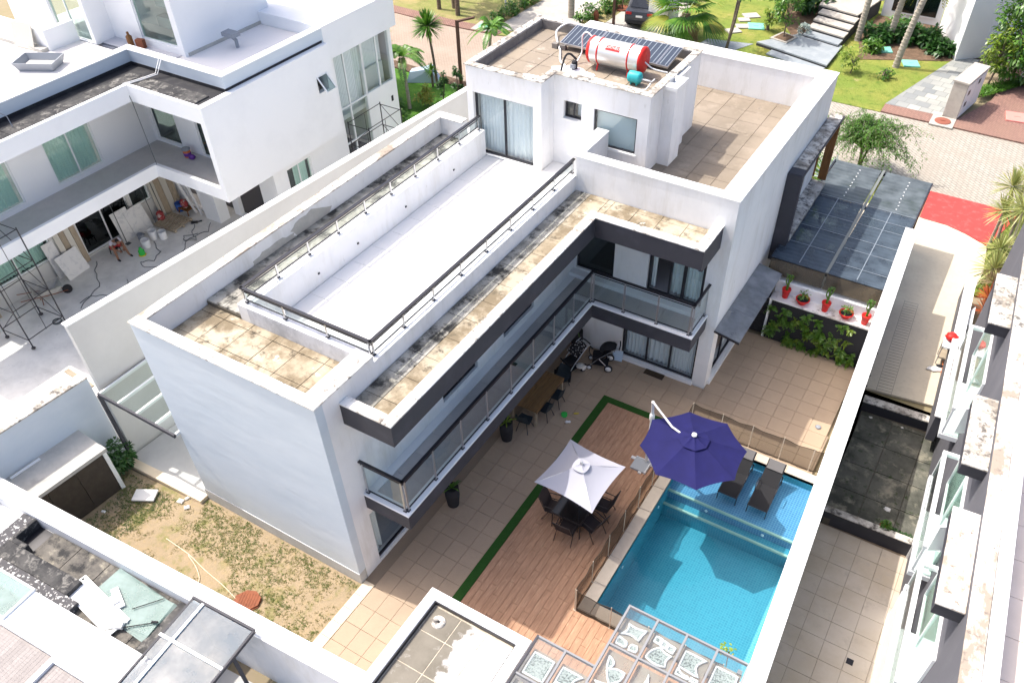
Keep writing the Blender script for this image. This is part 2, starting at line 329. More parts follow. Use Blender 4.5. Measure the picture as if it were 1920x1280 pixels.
# peeled plaster on the inside of the left parapet
mb = MB()
for (ya, yb, za, zb) in ((3.6, 5.6, 6.05, 6.55), (5.3, 7.0, 6.15, 6.75)):
    pts = []; n = 22
    for i in range(n):
        t = 2*math.pi*i/n; q = 1+R.uniform(-0.22, 0.18)
        pts.append(((ya+yb)/2+(yb-ya)/2*math.cos(t)*q, (za+zb)/2+(zb-za)/2*math.sin(t)*q))
    x = XL+0.252; mb.add([(x, a, b) for a, b in pts]+[(x+0.006, a, b) for a, b in pts], [list(range(n, 2*n))]+[(i, (i+1) % n, n+(i+1) % n, n+i) for i in range(n)])
mb.build('peeled_plaster', 'plaster_grey', H)
# gutter roof: cast panels
tiles('roof_panel', 'roof_screed_dark', H, XL+0.26, -4.46, 2.05, 12.78, 6.30, 0.62, 0.95, 0.045, 0.015, jz=0.003)
tiles('roof_panel', 'roof_screed', H, XL+0.26, -0.50, 0.28, 2.05, ZR, 0.85, 0.86, 0.045, 0.015, jz=0.003, oy=0.2)
# terrace
MB().box(-4.46, -4.13, 2.05, 13.16, 5.7, ZC).build('terrace_kerb', 'white_paint', H)
MB().box(-4.128, -0.30, 2.05, 2.35, 5.7, ZC-0.005).build('terrace_kerb', 'stained_wall', H)
MB().box(-0.298, 0.0, 2.052, YW, 6.602, ZC+0.03).build('terrace_kerb', 'white_paint', H)
MB().box(-4.126, -0.302, 2.352, 13.175, 5.5, 5.695).box(-1.925, -0.302, 13.177, 13.985, 5.5, 5.695).build('terrace_bed', 'joint_light', H)
tiles('terrace_tile', 'terrace_tile', H, -4.12, -0.305, 2.36, 13.16, ZT, 0.9, 0.9, 0.02, 0.006, jz=0.0004)
tiles('terrace_tile', 'terrace_tile', H, -1.92, -0.305, 13.16, 13.98, ZT, 0.9, 0.9, 0.02, 0.006, jz=0.0004)
for y in (3.0, 4.6, 6.3, 8.6, 11.2): MB().box(-4.127, -4.10, y, y+0.06, 6.07, 6.12).build('wall_lamp', 'black_metal', H)
MB().box(-2.25, -2.10, 6.5, 6.65, 5.705, 5.7235).build('floor_drain', 'steel', H)
mb = MB()
for y in (1.35, 4.3): mb.box(-5.4, -5.3, y, y+0.1, 5.85, 5.93)
mb.build('roof_outlet', 'black_metal', H)
# railings: handrail and bottom rail in one mesh, posts and panes as sub-parts
def railing(name, runs, zb, zt, posts, pane, th=0.045, base=0.05, low=None, post_m='steel'):
    mb = MB()
    for p, q in runs:
        p, q = Vector((*p, zt)), Vector((*q, zt)); d = (q-p).normalized()
        mb.bar(p-d*0.03, q+d*0.03, 0.085, th)
        zl = low if low else zb+0.10
        mb.bar((p.x, p.y, zl), (q.x, q.y, zl), 0.03, 0.03)
        mb.bar((p.x, p.y, zt-0.10), (q.x, q.y, zt-0.10), 0.025, 0.025)
    rt = mb.build(name, 'black_metal', H)
    for p, q in runs:
        p, q = Vector((*p, 0)), Vector((*q, 0)); L = (q-p).length; n = max(1, round(L/posts)); d = (q-p)/n
        a = math.atan2(d.y, d.x)
        for i in range(n+1):
            c = p+d*i
            if i in (0, n): c = c+d.normalized()*(0.06 if i == 0 else -0.06)
            piece('post', post_m, rt, c.x, c.y, (zb+zt-0.02)/2, 0.05, 0.035, zt-zb-0.02, 0, a)
            piece('post_foot', 'black_metal', rt, c.x, c.y, zb+0.012, 0.10, 0.075, 0.024, 0.004, a)
        for i in range(n):
            c = p+d*(i+0.5)
            piece('glass_pane', pane, rt, c.x, c.y, (zb+0.13+zt-0.12)/2, d.length-0.10, 0.012, zt-zb-0.25, 0, a)
    return rt
railing('terrace_railing', [((-4.30, 2.20), (-4.30, 13.1)), ((-4.30, 2.20), (-0.16, 2.20)), ((-0.16, 2.20), (-0.16, YW+0.1))], ZC+0.031, 7.12, 1.22, 'clear_glass')
# L shaped eaves slab
D, Y0, YI, XW, ZE0, ZE, ZEC = 1.48, 0.73, 10.52, 4.91, 5.77, 6.17, 6.45
MB().box(0.002, D-0.05, Y0+0.05, YW-0.002, ZE0+0.02, ZE-0.045).box(D-0.05, XW-0.05, YI+0.05, YW-0.002, ZE0+0.02, ZE-0.045).build('eaves_slab', 'joint_dark', H)
mb = MB(); g = 0.12
mb.box(D-g, D, Y0, YI+g, ZE0, ZEC-0.04).box(0.002, D-g, Y0, Y0+g, ZE0, ZEC-0.04).box(D, XW, YI, YI+g, ZE0, ZEC-0.04).box(XW-g, XW, YI+g, YW-0.002, ZE0-0.12, ZEC-0.04)
mb.build('eaves_fascia', 'graphite', H)
mb = MB(); k = 0.29
mb.box(D-k, D+0.01, Y0-0.01, YI+k, ZEC-0.04, ZEC, 0.008).build('eaves_cap', 'cap_white', H)
MB().box(0.003, D-k-0.002, Y0-0.01, Y0+k, ZEC-0.04, ZEC, 0.008).build('eaves_cap', 'cap_white', H)
MB().box(D+0.012, XW+0.01, YI-0.01, YI+k, ZEC-0.04, ZEC, 0.008).build('eaves_cap', 'cap_white', H)
MB().box(XW-k, XW+0.01, YI+k+0.002, YW-0.003, ZEC-0.04, ZEC, 0.008).build('eaves_cap', 'cap_white', H)
MB().box(D-k, D-g-0.001, Y0+k, YI+k, ZE-0.1, ZEC-0.041).box(0.003, D-k, Y0+g+0.001, Y0+k-0.002, ZE-0.1, ZEC-0.041).box(D-g, XW-k, YI+g+0.001, YI+k-0.002, ZE-0.1, ZEC-0.041).box(XW-k, XW-g-0.001, YI+k, YW-0.003, ZE-0.1, ZEC-0.041).build('eaves_kerb', 'stained_wall', H)
tiles('eaves_panel', 'roof_screed_dark', H, 0.01, 0.55, Y0+k, YW-0.01, ZE, 0.55, 0.85, 0.045, 0.014, jz=0.003, oy=0.3, tilt=0.004)
tiles('eaves_panel', 'roof_screed', H, 0.55, D-k, Y0+k, YW-0.01, ZE, 0.66, 0.85, 0.045, 0.014, jz=0.003, oy=0.3, tilt=0.004)
tiles('eaves_panel', 'roof_screed', H, D-k, XW-k, YI+k, YW-0.01, ZE, 0.82, 0.95, 0.045, 0.014, jz=0.003, oy=0.0, ox=0.6, tilt=0.004)
# balcony
DB, Y1, YBI, XB, ZB0, ZB1 = 1.43, 0.80, 10.73, 4.90, 2.51, 3.09
MB().box(0.002, DB-0.12, Y1+0.12, YW-0.002, ZB0+0.02, 2.96).box(DB-0.12, XB-0.12, YBI+0.12, YW-0.002, ZB0+0.02, 2.96).build('balcony_slab', 'white_paint', H)
mb = MB(); g = 0.11
mb.box(DB-g, DB, Y1, YBI+g, ZB0, ZB1-0.02).box(0.002, DB-g, Y1, Y1+g, ZB0, ZB1-0.02).box(DB, XB, YBI, YBI+g, ZB0, ZB1-0.02).box(XB-g, XB, YBI+g, YW-0.002, ZB0, ZB1-0.02)
mb.build('balcony_fascia', 'graphite', H)
for i, b in enumerate([(DB-0.24, DB+0.012, Y1-0.012, YBI+0.24), (0.003, DB-0.242, Y1-0.012, Y1+0.24), (DB+0.014, XB+0.012, YBI-0.012, YBI+0.24), (XB-0.24, XB+0.012, YBI+0.242, YW-0.003)]):
    MB().box(*b, ZB1-0.06, ZB1, 0.006).build('balcony_kerb', 'fresh_white', H)
tiles('balcony_tile', 'lounge_floor', H, 0.24, DB-0.24, Y1+0.25, YW-0.3, 3.04, 1.0, 0.8, 0.03, 0.006)
tiles('balcony_tile', 'lounge_floor', H, DB-0.24, XB-0.24, YBI+0.25, YW-0.3, 3.04, 0.8, 1.0, 0.03, 0.006)
MB().box(0.003, 0.235, Y1+0.26, YW-0.305, 2.9, 3.06).box(0.003, XB-0.25, YW-0.30, YW-0.003, 2.9, 3.19).build('balcony_step', 'fresh_white', H)
for (x, y) in ((0.62, 2.65), (0.75, 7.0)): MB().box(x-0.07, x+0.07, y-0.07, y+0.07, 3.03, 3.046).build('floor_drain', 'black_metal', H)
railing('balcony_railing', [((DB-0.09, Y1+0.09), (DB-0.09, YBI+0.09)), ((0.03, Y1+0.09), (DB-0.09, Y1+0.09)), ((DB-0.09, YBI+0.09), (XB-0.09, YBI+0.09)), ((XB-0.09, YBI+0.09), (XB-0.09, YW-0.03))], ZB1, 4.27, 1.2, 'clear_glass')
# windows and doors
def curtain(parent, ax, t, a0, a1, z0, z1, m='curtain', amp=0.045, pitch=0.14):
    n = max(6, int((a1-a0)/pitch*6)); vs = []; fs = []
    for i in range(n+1):
        a = a0+(a1-a0)*i/n; q = t+amp*math.sin(2*math.pi*(a-a0)/pitch*(1+0.07*math.sin(a*3)))+0.02*math.sin(a*2.3)
        vs += [((a, q, z) if ax == 'x' else (q, a, z)) for z in (z0, z1)]
    fs = [(2*i, 2*i+2, 2*i+3, 2*i+1) for i in range(n)]
    return MB().add(vs, fs, True).build('curtain', m, parent)
def window(parent, ax, t, a0, a1, z0, z1, n=2, frame='black_metal', pane='window_glass', name='window', cur=None, cm='curtain', fw=0.06, inward=1, cz=None, dep=0.07):
    """frame set at depth t; the room lies on the +axis side when inward is 1; cur: list of (a0,a1) curtains"""
    mb = MB(); e = 0.004
    def bx(p, q, r, s, d0=0.0, d1=dep): mb.box(*((p, q, t+d0, t+d1) if ax == 'x' else (t+d0, t+d1, p, q)), r, s)
    bx(a0+e, a1-e, z0+e, z0+fw); bx(a0+e, a1-e, z1-fw, z1-e); bx(a0+e, a0+fw, z0+fw, z1-fw); bx(a1-fw, a1-e, z0+fw, z1-fw)
    w = (a1-a0-2*fw)/n
    for i in range(1, n): bx(a0+fw+w*i-fw*0.45, a0+fw+w*i+fw*0.45, z0+fw, z1-fw, 0.004, dep-0.004)
    f = mb.build(name, frame, parent)
    for i in range(n):
        p0, p1 = a0+fw+w*i+(fw*0.45 if i else 0)+e, a0+fw+w*(i+1)-(fw*0.45 if i < n-1 else 0)-e; q = MB()
        q.box(*((p0, p1, t+0.025, t+0.035) if ax == 'x' else (t+0.025, t+0.035, p0, p1)), z0+fw+e, z1-fw-e); q.build('pane', pane, f)
    for (c0, c1) in (cur or []): curtain(f, ax, t+(0.22 if inward > 0 else -0.15), c0, c1, z0+0.03, z1+0.02 if cz is None else cz, cm)
    return f
for h in up: window(H, 'y', -0.16, h[0], h[1], h[2], h[3], 2, pane='dark_glass', inward=-1)
window(H, 'y', -0.14, 0.82, 3.30, 0.10, 2.18, 2, inward=-1, cur=[(0.9, 1.25), (2.5, 3.2)])
window(H, 'y', -0.14, 4.2, 6.4, 0.10, 2.18, 2, inward=-1, cur=[(4.3, 6.3)])
window(H, 'y', -0.14, 7.2, 10.6, 0.10, 2.18, 3, inward=-1, cur=[(7.3, 10.5)])
window(H, 'x', YW+0.08, 0.10, 1.50, 3.25, 5.4, 1, pane='dark_glass')
f = window(H, 'x', YW+0.08, 2.70, 4.62, 3.25, 5.4, 1, pane='window_glass', name='sliding_door', cur=[(3.45, 4.5), (2.76, 2.9)], cm='curtain_blue')
for ch in list(f.children):
    if ch.name.startswith('pane'): bpy.data.objects.remove(ch)
for a, b in ((3.42, 3.92), (3.92, 4.56)):
    MB().box(a, a+0.06, YW+0.1, YW+0.14, 3.31, 5.34).box(b-0.05, b, YW+0.1, YW+0.14, 3.31, 5.34).build('door_stile', 'black_metal', f)
    MB().box(a+0.06, b-0.05, YW+0.115, YW+0.125, 3.31, 5.34).build('pane', 'window_glass', f)
window(H, 'x', YW+0.08, 2.02, 4.76, 0.12, 2.25, 3, name='sliding_door', cur=[(2.1, 4.68)], fw=0.07)
MB().box(1.98, 4.80, YW-0.10, YW-0.003, -0.03, 0.10).build('door_sill', 'cap_clean', H)
window(H, 'y', XR-0.16, 12.55, 15.6, 0.15, 2.2, 3, inward=-1, cur=[(12.6, 13.3), (14.2, 15.5)])
MB().box(XR+0.003, XR+0.09, 12.3, 15.8, -0.03, 0.13).build('door_sill', 'cap_clean', H)
window(H, 'y', XR-0.16, 17.75, 20.6, 3.5, 5.2, 3, pane='dark_glass', inward=-1)
# right upper box: parapet caps and screed floor
for b in [(-0.30, XR+0.03, YW-0.02, 12.39), (4.62, XR+0.03, 12.393, 21.24), (-4.8, XR+0.03, 21.243, YB+0.03)]:
    MB().box(*b, 7.285, 7.335, 0.01).build('parapet_cap', 'cap_clean', H)
MB().box(-0.302, 0.13, 12.393, 13.98, 7.285, 7.335, 0.01).build('parapet_cap', 'cap_clean', H)
MB().box(0.002, 4.62, YW+0.252, 12.37, 5.9, 7.285).box(4.64, XR-0.252, YW+0.254, 21.24, 5.9, 7.285).box(-4.76, XR-0.254, 21.26, YB-0.252, 5.9, 7.285).box(-0.05, 0.11, 12.37, 13.98, 5.9, 7.285).build('parapet_wall', 'white_paint', H)
tiles('roof_panel', 'box_screed', H, 0.12, 4.635, 12.38, 21.255, 6.09, 0.85, 0.86, 0.045, 0.012, jz=0.002)
# penthouse
PX0, PX1, PX2, PY0, PY1, PY2, PZ = -4.78, -1.93, 1.44, 13.18, 13.99, 17.98, 8.74
ph = [(-4.55, -2.24, 5.74, 7.88)]
mb = MB(); wall(mb, 'x', PY0, PY0+0.22, PX0, PX1, 5.6, PZ, ph)
mb.box(PX1-0.22, PX1, PY0+0.222, PY1, 5.6, PZ)
wall(mb, 'x', PY1+0.002, PY1+0.222, PX1-0.22, PX2, 5.6, PZ, [(-1.56, -0.91, 7.36, 7.95), (-0.46, 1.05, 6.72, 7.92)])
mb.box(PX2-0.22, PX2, PY1+0.224, PY2, 5.6, PZ).box(PX0, PX0+0.22, PY0+0.224, PY2, 5.6, PZ).box(PX0+0.222, PX2-0.222, PY2-0.22, PY2, 5.6, PZ)
mb.build('penthouse_wall', 'white_paint', H)
MB().box(PX2+0.002, PX2+0.42, 14.95, 15.75, 6.05, 8.62).box(PX2+0.002, PX2+0.16, 15.752, 16.7, 6.05, 8.70).build('chimney_duct', 'white_paint', H)
MB().box(PX2-0.12, PX2+0.46, 14.9, 15.8, 8.62, 8.74, 0.01).build('duct_cap', 'cap_clean', H)
window(H, 'x', PY0+0.12, -4.55, -2.24, 5.74, 7.88, 2, name='sliding_door', cur=[(-4.5, -2.3)], fw=0.07)
window(H, 'x', PY1+0.12, -1.56, -0.91, 7.36, 7.95, 2, fw=0.05, cur=[(-1.2, -0.95)])
window(H, 'x', PY1+0.06, -0.46, 1.05, 6.72, 7.92, 1, fw=0.05, pane='window_glass')
MB().box(-0.45, 1.04, PY1+0.25, PY1+0.27, 6.6, 8.0).build('blind', 'curtain_blue', H)
MB().box(-1.58, -0.89, PY1-0.03, PY1-0.001, 7.30, 7.355).build('window_sill', 'cap_clean', H)
MB().box(-0.5, 1.1, PY1-0.03, PY1-0.001, 6.66, 6.715).build('window_sill', 'cap_clean', H)
MB().box(PX0+0.24, PX2-0.24, PY1+0.24, PY2-0.24, 8.2, 8.40).box(PX0+0.24, PX1-0.24, PY0+0.24, PY1+0.24, 8.2, 8.40).box(PX0+0.24, PX2-0.24, PY1+0.26, PY2-0.26, 5.6, 5.74).build('roof_slab', 'joint_light', H)
kp = lambda x, y: not (x > PX1-0.2 and y < PY1+0.2)
tiles('roof_panel', 'pent_screed', H, PX0+0.23, PX2-0.23, PY0+0.23, PY2-0.23, 8.45, 0.80, 0.86, 0.06, 0.018, kp, jz=0.004, ox=0.1, oy=0.2)
for b in [(PX0-0.05, PX1+0.05, PY0-0.05, PY0+0.22), (PX1-0.22, PX1+0.05, PY0+0.222, PY1+0.22), (PX1+0.052, PX2+0.05, PY1-0.05, PY1+0.22), (PX2-0.22, PX2+0.05, PY1+0.222, PY2+0.05), (PX0-0.05, PX0+0.22, PY0+0.222, PY2+0.05), (PX0+0.222, PX2-0.222, PY2-0.22, PY2+0.05)]:
    MB().box(*b, PZ+0.001, PZ+0.032, 0.012).build('penthouse_cap', 'mould_cap', H)
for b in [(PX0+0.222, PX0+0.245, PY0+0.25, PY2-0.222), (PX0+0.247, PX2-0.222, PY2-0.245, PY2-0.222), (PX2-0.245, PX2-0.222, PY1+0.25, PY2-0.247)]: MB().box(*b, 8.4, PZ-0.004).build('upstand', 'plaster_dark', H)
# smooth cement patches on the penthouse roof
for (cx, cy, rx, ry) in ((-1.75, 14.85, 0.8, 0.5), (-2.75, 13.95, 0.35, 0.18), (0.1, 14.5, 1.1, 0.12)):
    pts = [(cx+rx*math.cos(t*0.35)*(1+R.uniform(-0.25, 0.15)), cy+ry*math.sin(t*0.35)*(1+R.uniform(-0.25, 0.15))) for t in range(18)]
    MB().prism(pts, 8.44, 8.472).build('cement_patch', 'cap_clean', H)
# dark portal frame on the street side, mossy sill slab and wooden fins
FX0, FX1, FY0, FY1 = 5.235, 5.76, 17.38, 22.55
MB().box(FX0, FX1, FY0, FY0+0.22, 2.15, 5.50).build('portal_post', 'graphite', H)
MB().box(FX0, FX1, FY0, FY1, 5.50, 5.60).build('portal_beam', 'graphite', H)
MB().box(FX0+0.02, FX1-0.04, FY0+0.5, FY1-0.02, 5.602, 5.63).build('portal_cap', 'mould_cap', H)
MB().box(FX0+0.02, FX1-0.04, FY0+0.04, FY0+0.48, 5.602, 5.62).build('portal_cap', 'graphite', H)
MB().box(FX0, FX1+0.02, FY0+0.222, 22.0, 2.95, 3.12).build('portal_sill', 'mould_cap', H)
MB().box(FX0, FX1+0.022, FY0+0.222, 22.0, 2.6, 2.945).build('portal_sill_face', 'graphite', H)
for x0, x1, y in ((5.0, 5.25, 22.2), (5.42, 5.74, 22.1)): MB().box(x0, x1, y, y+0.09, 3.13, 5.49).build('timber_fin', 'wood', H)
# glass strip awning over the side door
for y0, y1 in ((11.95, 13.35), (13.36, 14.75), (14.76, 16.2)):
    vs = [(XR+0.01, y0, 2.66), (XR+0.88, y0, 2.50), (XR+0.88, y1, 2.50), (XR+0.01, y1, 2.66)]
    MB().add(vs+[(a, b, c+0.014) for a, b, c in vs], [(3, 2, 1, 0), (4, 5, 6, 7), (0, 1, 5, 4), (1, 2, 6, 5), (2, 3, 7, 6), (3, 0, 4, 7)]).build('awning_pane', 'dusty_glass', H)
mb = MB()
for y in (11.95, 13.355, 14.755, 16.2): mb.bar((XR, y, 2.62), (XR+0.88, y, 2.455), 0.04, 0.06)
mb.build('awning_bracket', 'black_metal', H)
# ---------------------------------------------------------------- lot boundary lines (slightly skewed to the house)
xr = lambda y: 10.2-0.0512*(y-1.05)            # inner face of the right boundary wall
yn = lambda x: -3.33+0.0536*(x+8.6)            # inner face of the near boundary wall
# patio paving
P = struct(obj('patio', MB().box(0.0, 5.5, -2.9, 12.0, -0.11, -0.028).box(5.23, 9.45, 12.002, 15.75, -0.11, -0.028).box(5.502, 9.6, 10.14, 12.0, -0.11, -0.028).box(5.502, 10.2, -2.7, 2.30, -0.11, -0.028).mesh('patio', 'patio_grout')))
tl = 0.605
def kpat(x, y):
    if x > xr(y)-0.12 or y < yn(x)+0.3: return False
    if x < XR+0.02 and y > YW-0.05: return False
    if 2.42 < x < 5.52 and 0.5 < y < 10.0: return False
    if x > 2.42 and y < 2.28: return False
    if 5.5 < x and 2.28 <= y < 10.14: return False
    return True
# the tiles are laid in strips so that none is cut by the deck edge
tiles('floor_tile', 'patio_tile', P, 0.36, 2.42, -2.66, 12.0, 0.0, 0.515, tl, 0.028, 0.007, kpat, oy=0.29, jz=0.0008)
tiles('floor_tile', 'patio_tile', P, 2.42, 5.23, 10.0, 12.0, 0.0, tl, tl, 0.028, 0.007, kpat, ox=0.07, oy=0.5, jz=0.0008)
tiles('floor_tile', 'patio_tile', P, 5.24, 9.6, 10.14, 15.7, 0.0, tl, tl, 0.028, 0.007, kpat, off=0.0, ox=0.55, oy=0.02, jz=0.0008)
for i in range(6):
    y = -2.7+i*0.47; MB().box(0.02, 0.35, y, y+0.462, -0.1, 0.012, 0.005).build('border_stone', 'border_stone', P)
# timber look deck and the turf strip round it
DK = struct(obj('deck', MB().box(2.69, 5.52, -0.6, 9.75, -0.10, -0.012).box(5.522, 9.9, -0.6, 2.28, -0.10, -0.012).mesh('deck', 'deck_joint')))
x = 2.70; k = 0
while x < 5.5:
    y = -0.6-R.uniform(0, 1.2)
    while y < 9.74:
        a, b = max(y, -0.6), min(y+1.2, 9.745)
        if b-a > 0.06: piece('deck_plank', 'deck', DK, x+0.1, (a+b)/2, 0.001, 0.196, b-a-0.006, 0.022, 0.003)
        y += 1.2
    x += 0.2016
x = 5.525
while x < 8.6:
    y = -0.6-R.uniform(0, 1.2)
    while y < 2.26:
        a, b = max(y, -0.6), min(y+1.2, 2.27)
        if b-a > 0.06: piece('deck_plank', 'deck', DK, x+0.1, (a+b)/2, 0.001, 0.196, b-a-0.006, 0.022, 0.003)
        y += 1.2
    x += 0.2016
def turf(pts, nm):
    mb = MB().prism(pts, -0.1, 0.018); x0 = min(p[0] for p in pts); x1 = max(p[0] for p in pts); y0 = min(p[1] for p in pts); y1 = max(p[1] for p in pts)
    for i in range(int((x1-x0)*(y1-y0)*900)):
        x, y = R.uniform(x0, x1), R.uniform(y0, y1); a = R.uniform(0, 6.3); h = R.uniform(0.012, 0.03); w = 0.006
        mb.add([(x-w*math.cos(a), y-w*math.sin(a), 0.016), (x+w*math.cos(a), y+w*math.sin(a), 0.016), (x+R.uniform(-.012, .012), y+R.uniform(-.012, .012), 0.018+h)], [(0, 1, 2)])
    t = mb.build(nm, 'turf'); t['kind'] = 'stuff'; return t
for p in ([(2.425, 0.2), (2.685, 0.2), (2.685, 9.75), (2.425, 9.75)], [(2.425, 9.752), (5.5, 9.752), (5.5, 10.0), (2.425, 10.0)]): turf(p, 'turf_strip')
# ---------------------------------------------------------------- pool
def poolmat(name, c1, c2, grout):
    m = mat(name, c1, 0.25); n = m.node_tree.nodes; l = m.node_tree.links; p = n['Principled BSDF']
    tc = n.new('ShaderNodeNewGeometry'); sp = n.new('ShaderNodeSeparateXYZ'); l.new(tc.outputs['Position'], sp.inputs[0])
    ad = n.new('ShaderNodeMath'); l.new(sp.outputs['Y'], ad.inputs[0]); l.new(sp.outputs['Z'], ad.inputs[1])
    cb = n.new('ShaderNodeCombineXYZ'); l.new(sp.outputs['X'], cb.inputs[0]); l.new(ad.outputs[0], cb.inputs[1])
    b = n.new('ShaderNodeTexBrick'); b.offset = 0; b.inputs['Scale'].default_value = 1.0; b.inputs['Brick Width'].default_value = 0.08; b.inputs['Row Height'].default_value = 0.08
    b.inputs['Mortar Size'].default_value = 0.006; b.inputs['Color1'].default_value = (*c1, 1); b.inputs['Color2'].default_value = (*c2, 1); b.inputs['Mortar'].default_value = (*grout, 1)
    l.new(cb.outputs[0], b.inputs['Vector']); l.new(b.outputs['Color'], p.inputs['Base Color'])
poolmat('pool_mosaic', (0.055, 0.25, 0.33), (0.065, 0.285, 0.365), (0.11, 0.34, 0.41))
poolmat('pool_mosaic_shelf', (0.085, 0.205, 0.345), (0.10, 0.245, 0.40), (0.21, 0.37, 0.49))
mat('pool_nosing', (0.42, 0.50, 0.40), 0.5)
WL = -0.13
B = struct(obj('pool_basin', None))
MB().box(PX-0.15, PX, PYN-0.15, PYF+0.15, -1.5, 0.0).box(PX, PXR, PYN-0.15, PYN, -1.5, 0.0).box(PX, PXR, PYF, PYF+0.15, -1.5, 0.0).box(PXR, PXR+0.15, PYN-0.15, PYF+0.15, -1.5, 0.0).build('basin_wall', 'pool_mosaic', B)
MB().box(PX, PXR, PYN, PYM, -1.5, -1.35).build('basin_floor', 'pool_mosaic', B)
MB().box(PX, PXR, PYS, PYF, -1.5, -0.38).build('basin_shelf', 'pool_mosaic_shelf', B)
MB().box(PX, PXR, PYM, PYS-0.002, -1.5, -0.74).build('basin_step', 'pool_mosaic', B)
MB().box(PX+0.002, PXR-0.002, PYS-0.012, PYS+0.06, -0.44, -0.374).box(PX+0.002, PXR-0.002, PYM-0.012, PYM+0.06, -0.80, -0.734).build('step_nosing', 'pool_nosing', B)
mb = MB()
for x in (7.2, 9.0): mb.lathe([(0, 0), (0.05, 0), (0.05, 0.02), (0, 0.025)], n=10, M=Matrix.Translation((x, PYS-0.012, -0.6)) @ Matrix.Rotation(rad(90), 4, 'X'))
for y in (4.4, 6.9): mb.lathe([(0, 0), (0.05, 0), (0.05, 0.02), (0, 0.025)], n=10, M=Matrix.Translation((PX, y, -0.45)) @ Matrix.Rotation(rad(90), 4, 'Y'))
mb.build('pool_light', 'fresh_white', B)
# water: rippled sheet
m = glass('water', (0.72, 0.90, 0.95), ior=1.33)
n = m.node_tree.nodes; l = m.node_tree.links; geo = n.new('ShaderNodeNewGeometry'); t = n.new('ShaderNodeTexNoise'); t.inputs['Scale'].default_value = 2.2; t.inputs['Detail'].default_value = 3
l.new(geo.outputs['Position'], t.inputs['Vector']); bp = n.new('ShaderNodeBump'); bp.inputs['Strength'].default_value = 0.25; bp.inputs['Distance'].default_value = 0.05; l.new(t.outputs[0], bp.inputs['Height'])
for q in n:
    if q.type == 'BSDF_GLOSSY': l.new(bp.outputs[0], q.inputs['Normal'])
struct(MB().sheet([(PX, PYN), (PXR, PYN), (PXR, PYF), (PX, PYF)], WL).build('pool_water', 'water'))
# coping stones
CP = struct(obj('pool_coping', MB().box(5.53, PX, 2.32, 10.13, -0.12, -0.002).box(PX, 9.9, PYF, 10.13, -0.12, -0.002).box(PX, 10.1, 2.32, PYN, -0.12, -0.002).mesh('pool_coping', 'coping')))
y = 2.33
while y < 10.1: b = min(y+0.98, 10.12); piece('coping_stone', 'coping', CP, 5.725, (y+b)/2, 0.012, 0.36, b-y-0.008, 0.03, 0.006); y += 0.98
x = 5.92
while x < 9.78: b = min(x+0.98, 9.80); piece('coping_stone', 'coping', CP, (x+b)/2, 9.955, 0.012, b-x-0.008, 0.33, 0.03, 0.006); x += 0.98
x = 5.92
while x < 10.0: b = min(x+0.98, 10.05); piece('coping_stone', 'coping', CP, (x+b)/2, 2.52, 0.012, b-x-0.008, 0.37, 0.03, 0.006); x += 0.98
# ---------------------------------------------------------------- pool fence of brown mesh
m = bpy.data.materials.new('net'); m.use_nodes = True; MATS['net'] = m; n = m.node_tree.nodes; l = m.node_tree.links; n.remove(n['Principled BSDF'])
tr = n.new('ShaderNodeBsdfTransparent'); df = n.new('ShaderNodeBsdfDiffuse'); df.inputs[0].default_value = (0.055, 0.037, 0.024, 1); mx = n.new('ShaderNodeMixShader'); mx.inputs[0].default_value = 0.66
l.new(tr.outputs[0], mx.inputs[1]); l.new(df.outputs[0], mx.inputs[2]); l.new(mx.outputs[0], n['Material Output'].inputs[0])
mat('fence_post', (0.50, 0.42, 0.33), 0.5); mat('net_hem', (0.05, 0.035, 0.022), 0.8)
def net_fence(label, pts, nm='pool_fence'):
    t = thing(nm, label, 'fence', (pts[0][0], pts[0][1], 0)); ox, oy = pts[0]
    pts = [(x-ox, y-oy) for x, y in pts]; h = 0.96
    for i, (x, y) in enumerate(pts):
        MB().tube([(x, y, 0.0), (x, y, h+0.05)], 0.014, 8).lathe([(0.035, 0), (0.035, 0.012), (0, 0.016)], (x, y, 0), 10).build('post', 'fence_post', t)
    for i in range(len(pts)-1):
        (xa, ya), (xb, yb) = pts[i], pts[i+1]; N, K = 14, 5; vs = []; fs = []; d = Vector((xb-xa, yb-ya, 0)).normalized(); nn = Vector((-d.y, d.x, 0)); ph = R.uniform(0, 6)
        for a in range(N+1):
            for b in range(K+1):
                u, v = a/N, b/K; sag = 0.055*math.sin(math.pi*u)*v
                wv = 0.014*math.sin(math.pi*u)*math.sin(u*9+ph+v*2)
                vs.append((xa+(xb-xa)*u+nn.x*wv, ya+(yb-ya)*u+nn.y*wv, 0.02+(h-0.02)*v-sag))
        for a in range(N):
            for b in range(K): q = a*(K+1)+b; fs.append((q, q+K+1, q+K+2, q+1))
        MB().add(vs, fs, True).build('mesh_panel', 'net', t)
        MB().tube([vs[a*(K+1)+K] for a in range(N+1)], 0.011, 5).build('top_hem', 'net_hem', t); MB().tube([vs[a*(K+1)] for a in range(N+1)], 0.014, 5).build('bottom_hem', 'net_hem', t)
    return t
net_fence('brown mesh pool fence along the deck side of the pool', [(5.49, 2.26+i*0.99) for i in range(9)])
net_fence('brown mesh pool fence across the far end behind the two loungers', [(5.50, 10.22), (6.5, 10.22), (7.5, 10.22), (8.5, 10.22), (9.45, 10.22), (9.78, 10.3)])
net_fence('brown mesh pool fence across the near end beside the patterned glass canopy', [(5.53, 2.245), (6.55, 2.245), (7.6, 2.245), (8.6, 2.245), (9.6, 2.245)])
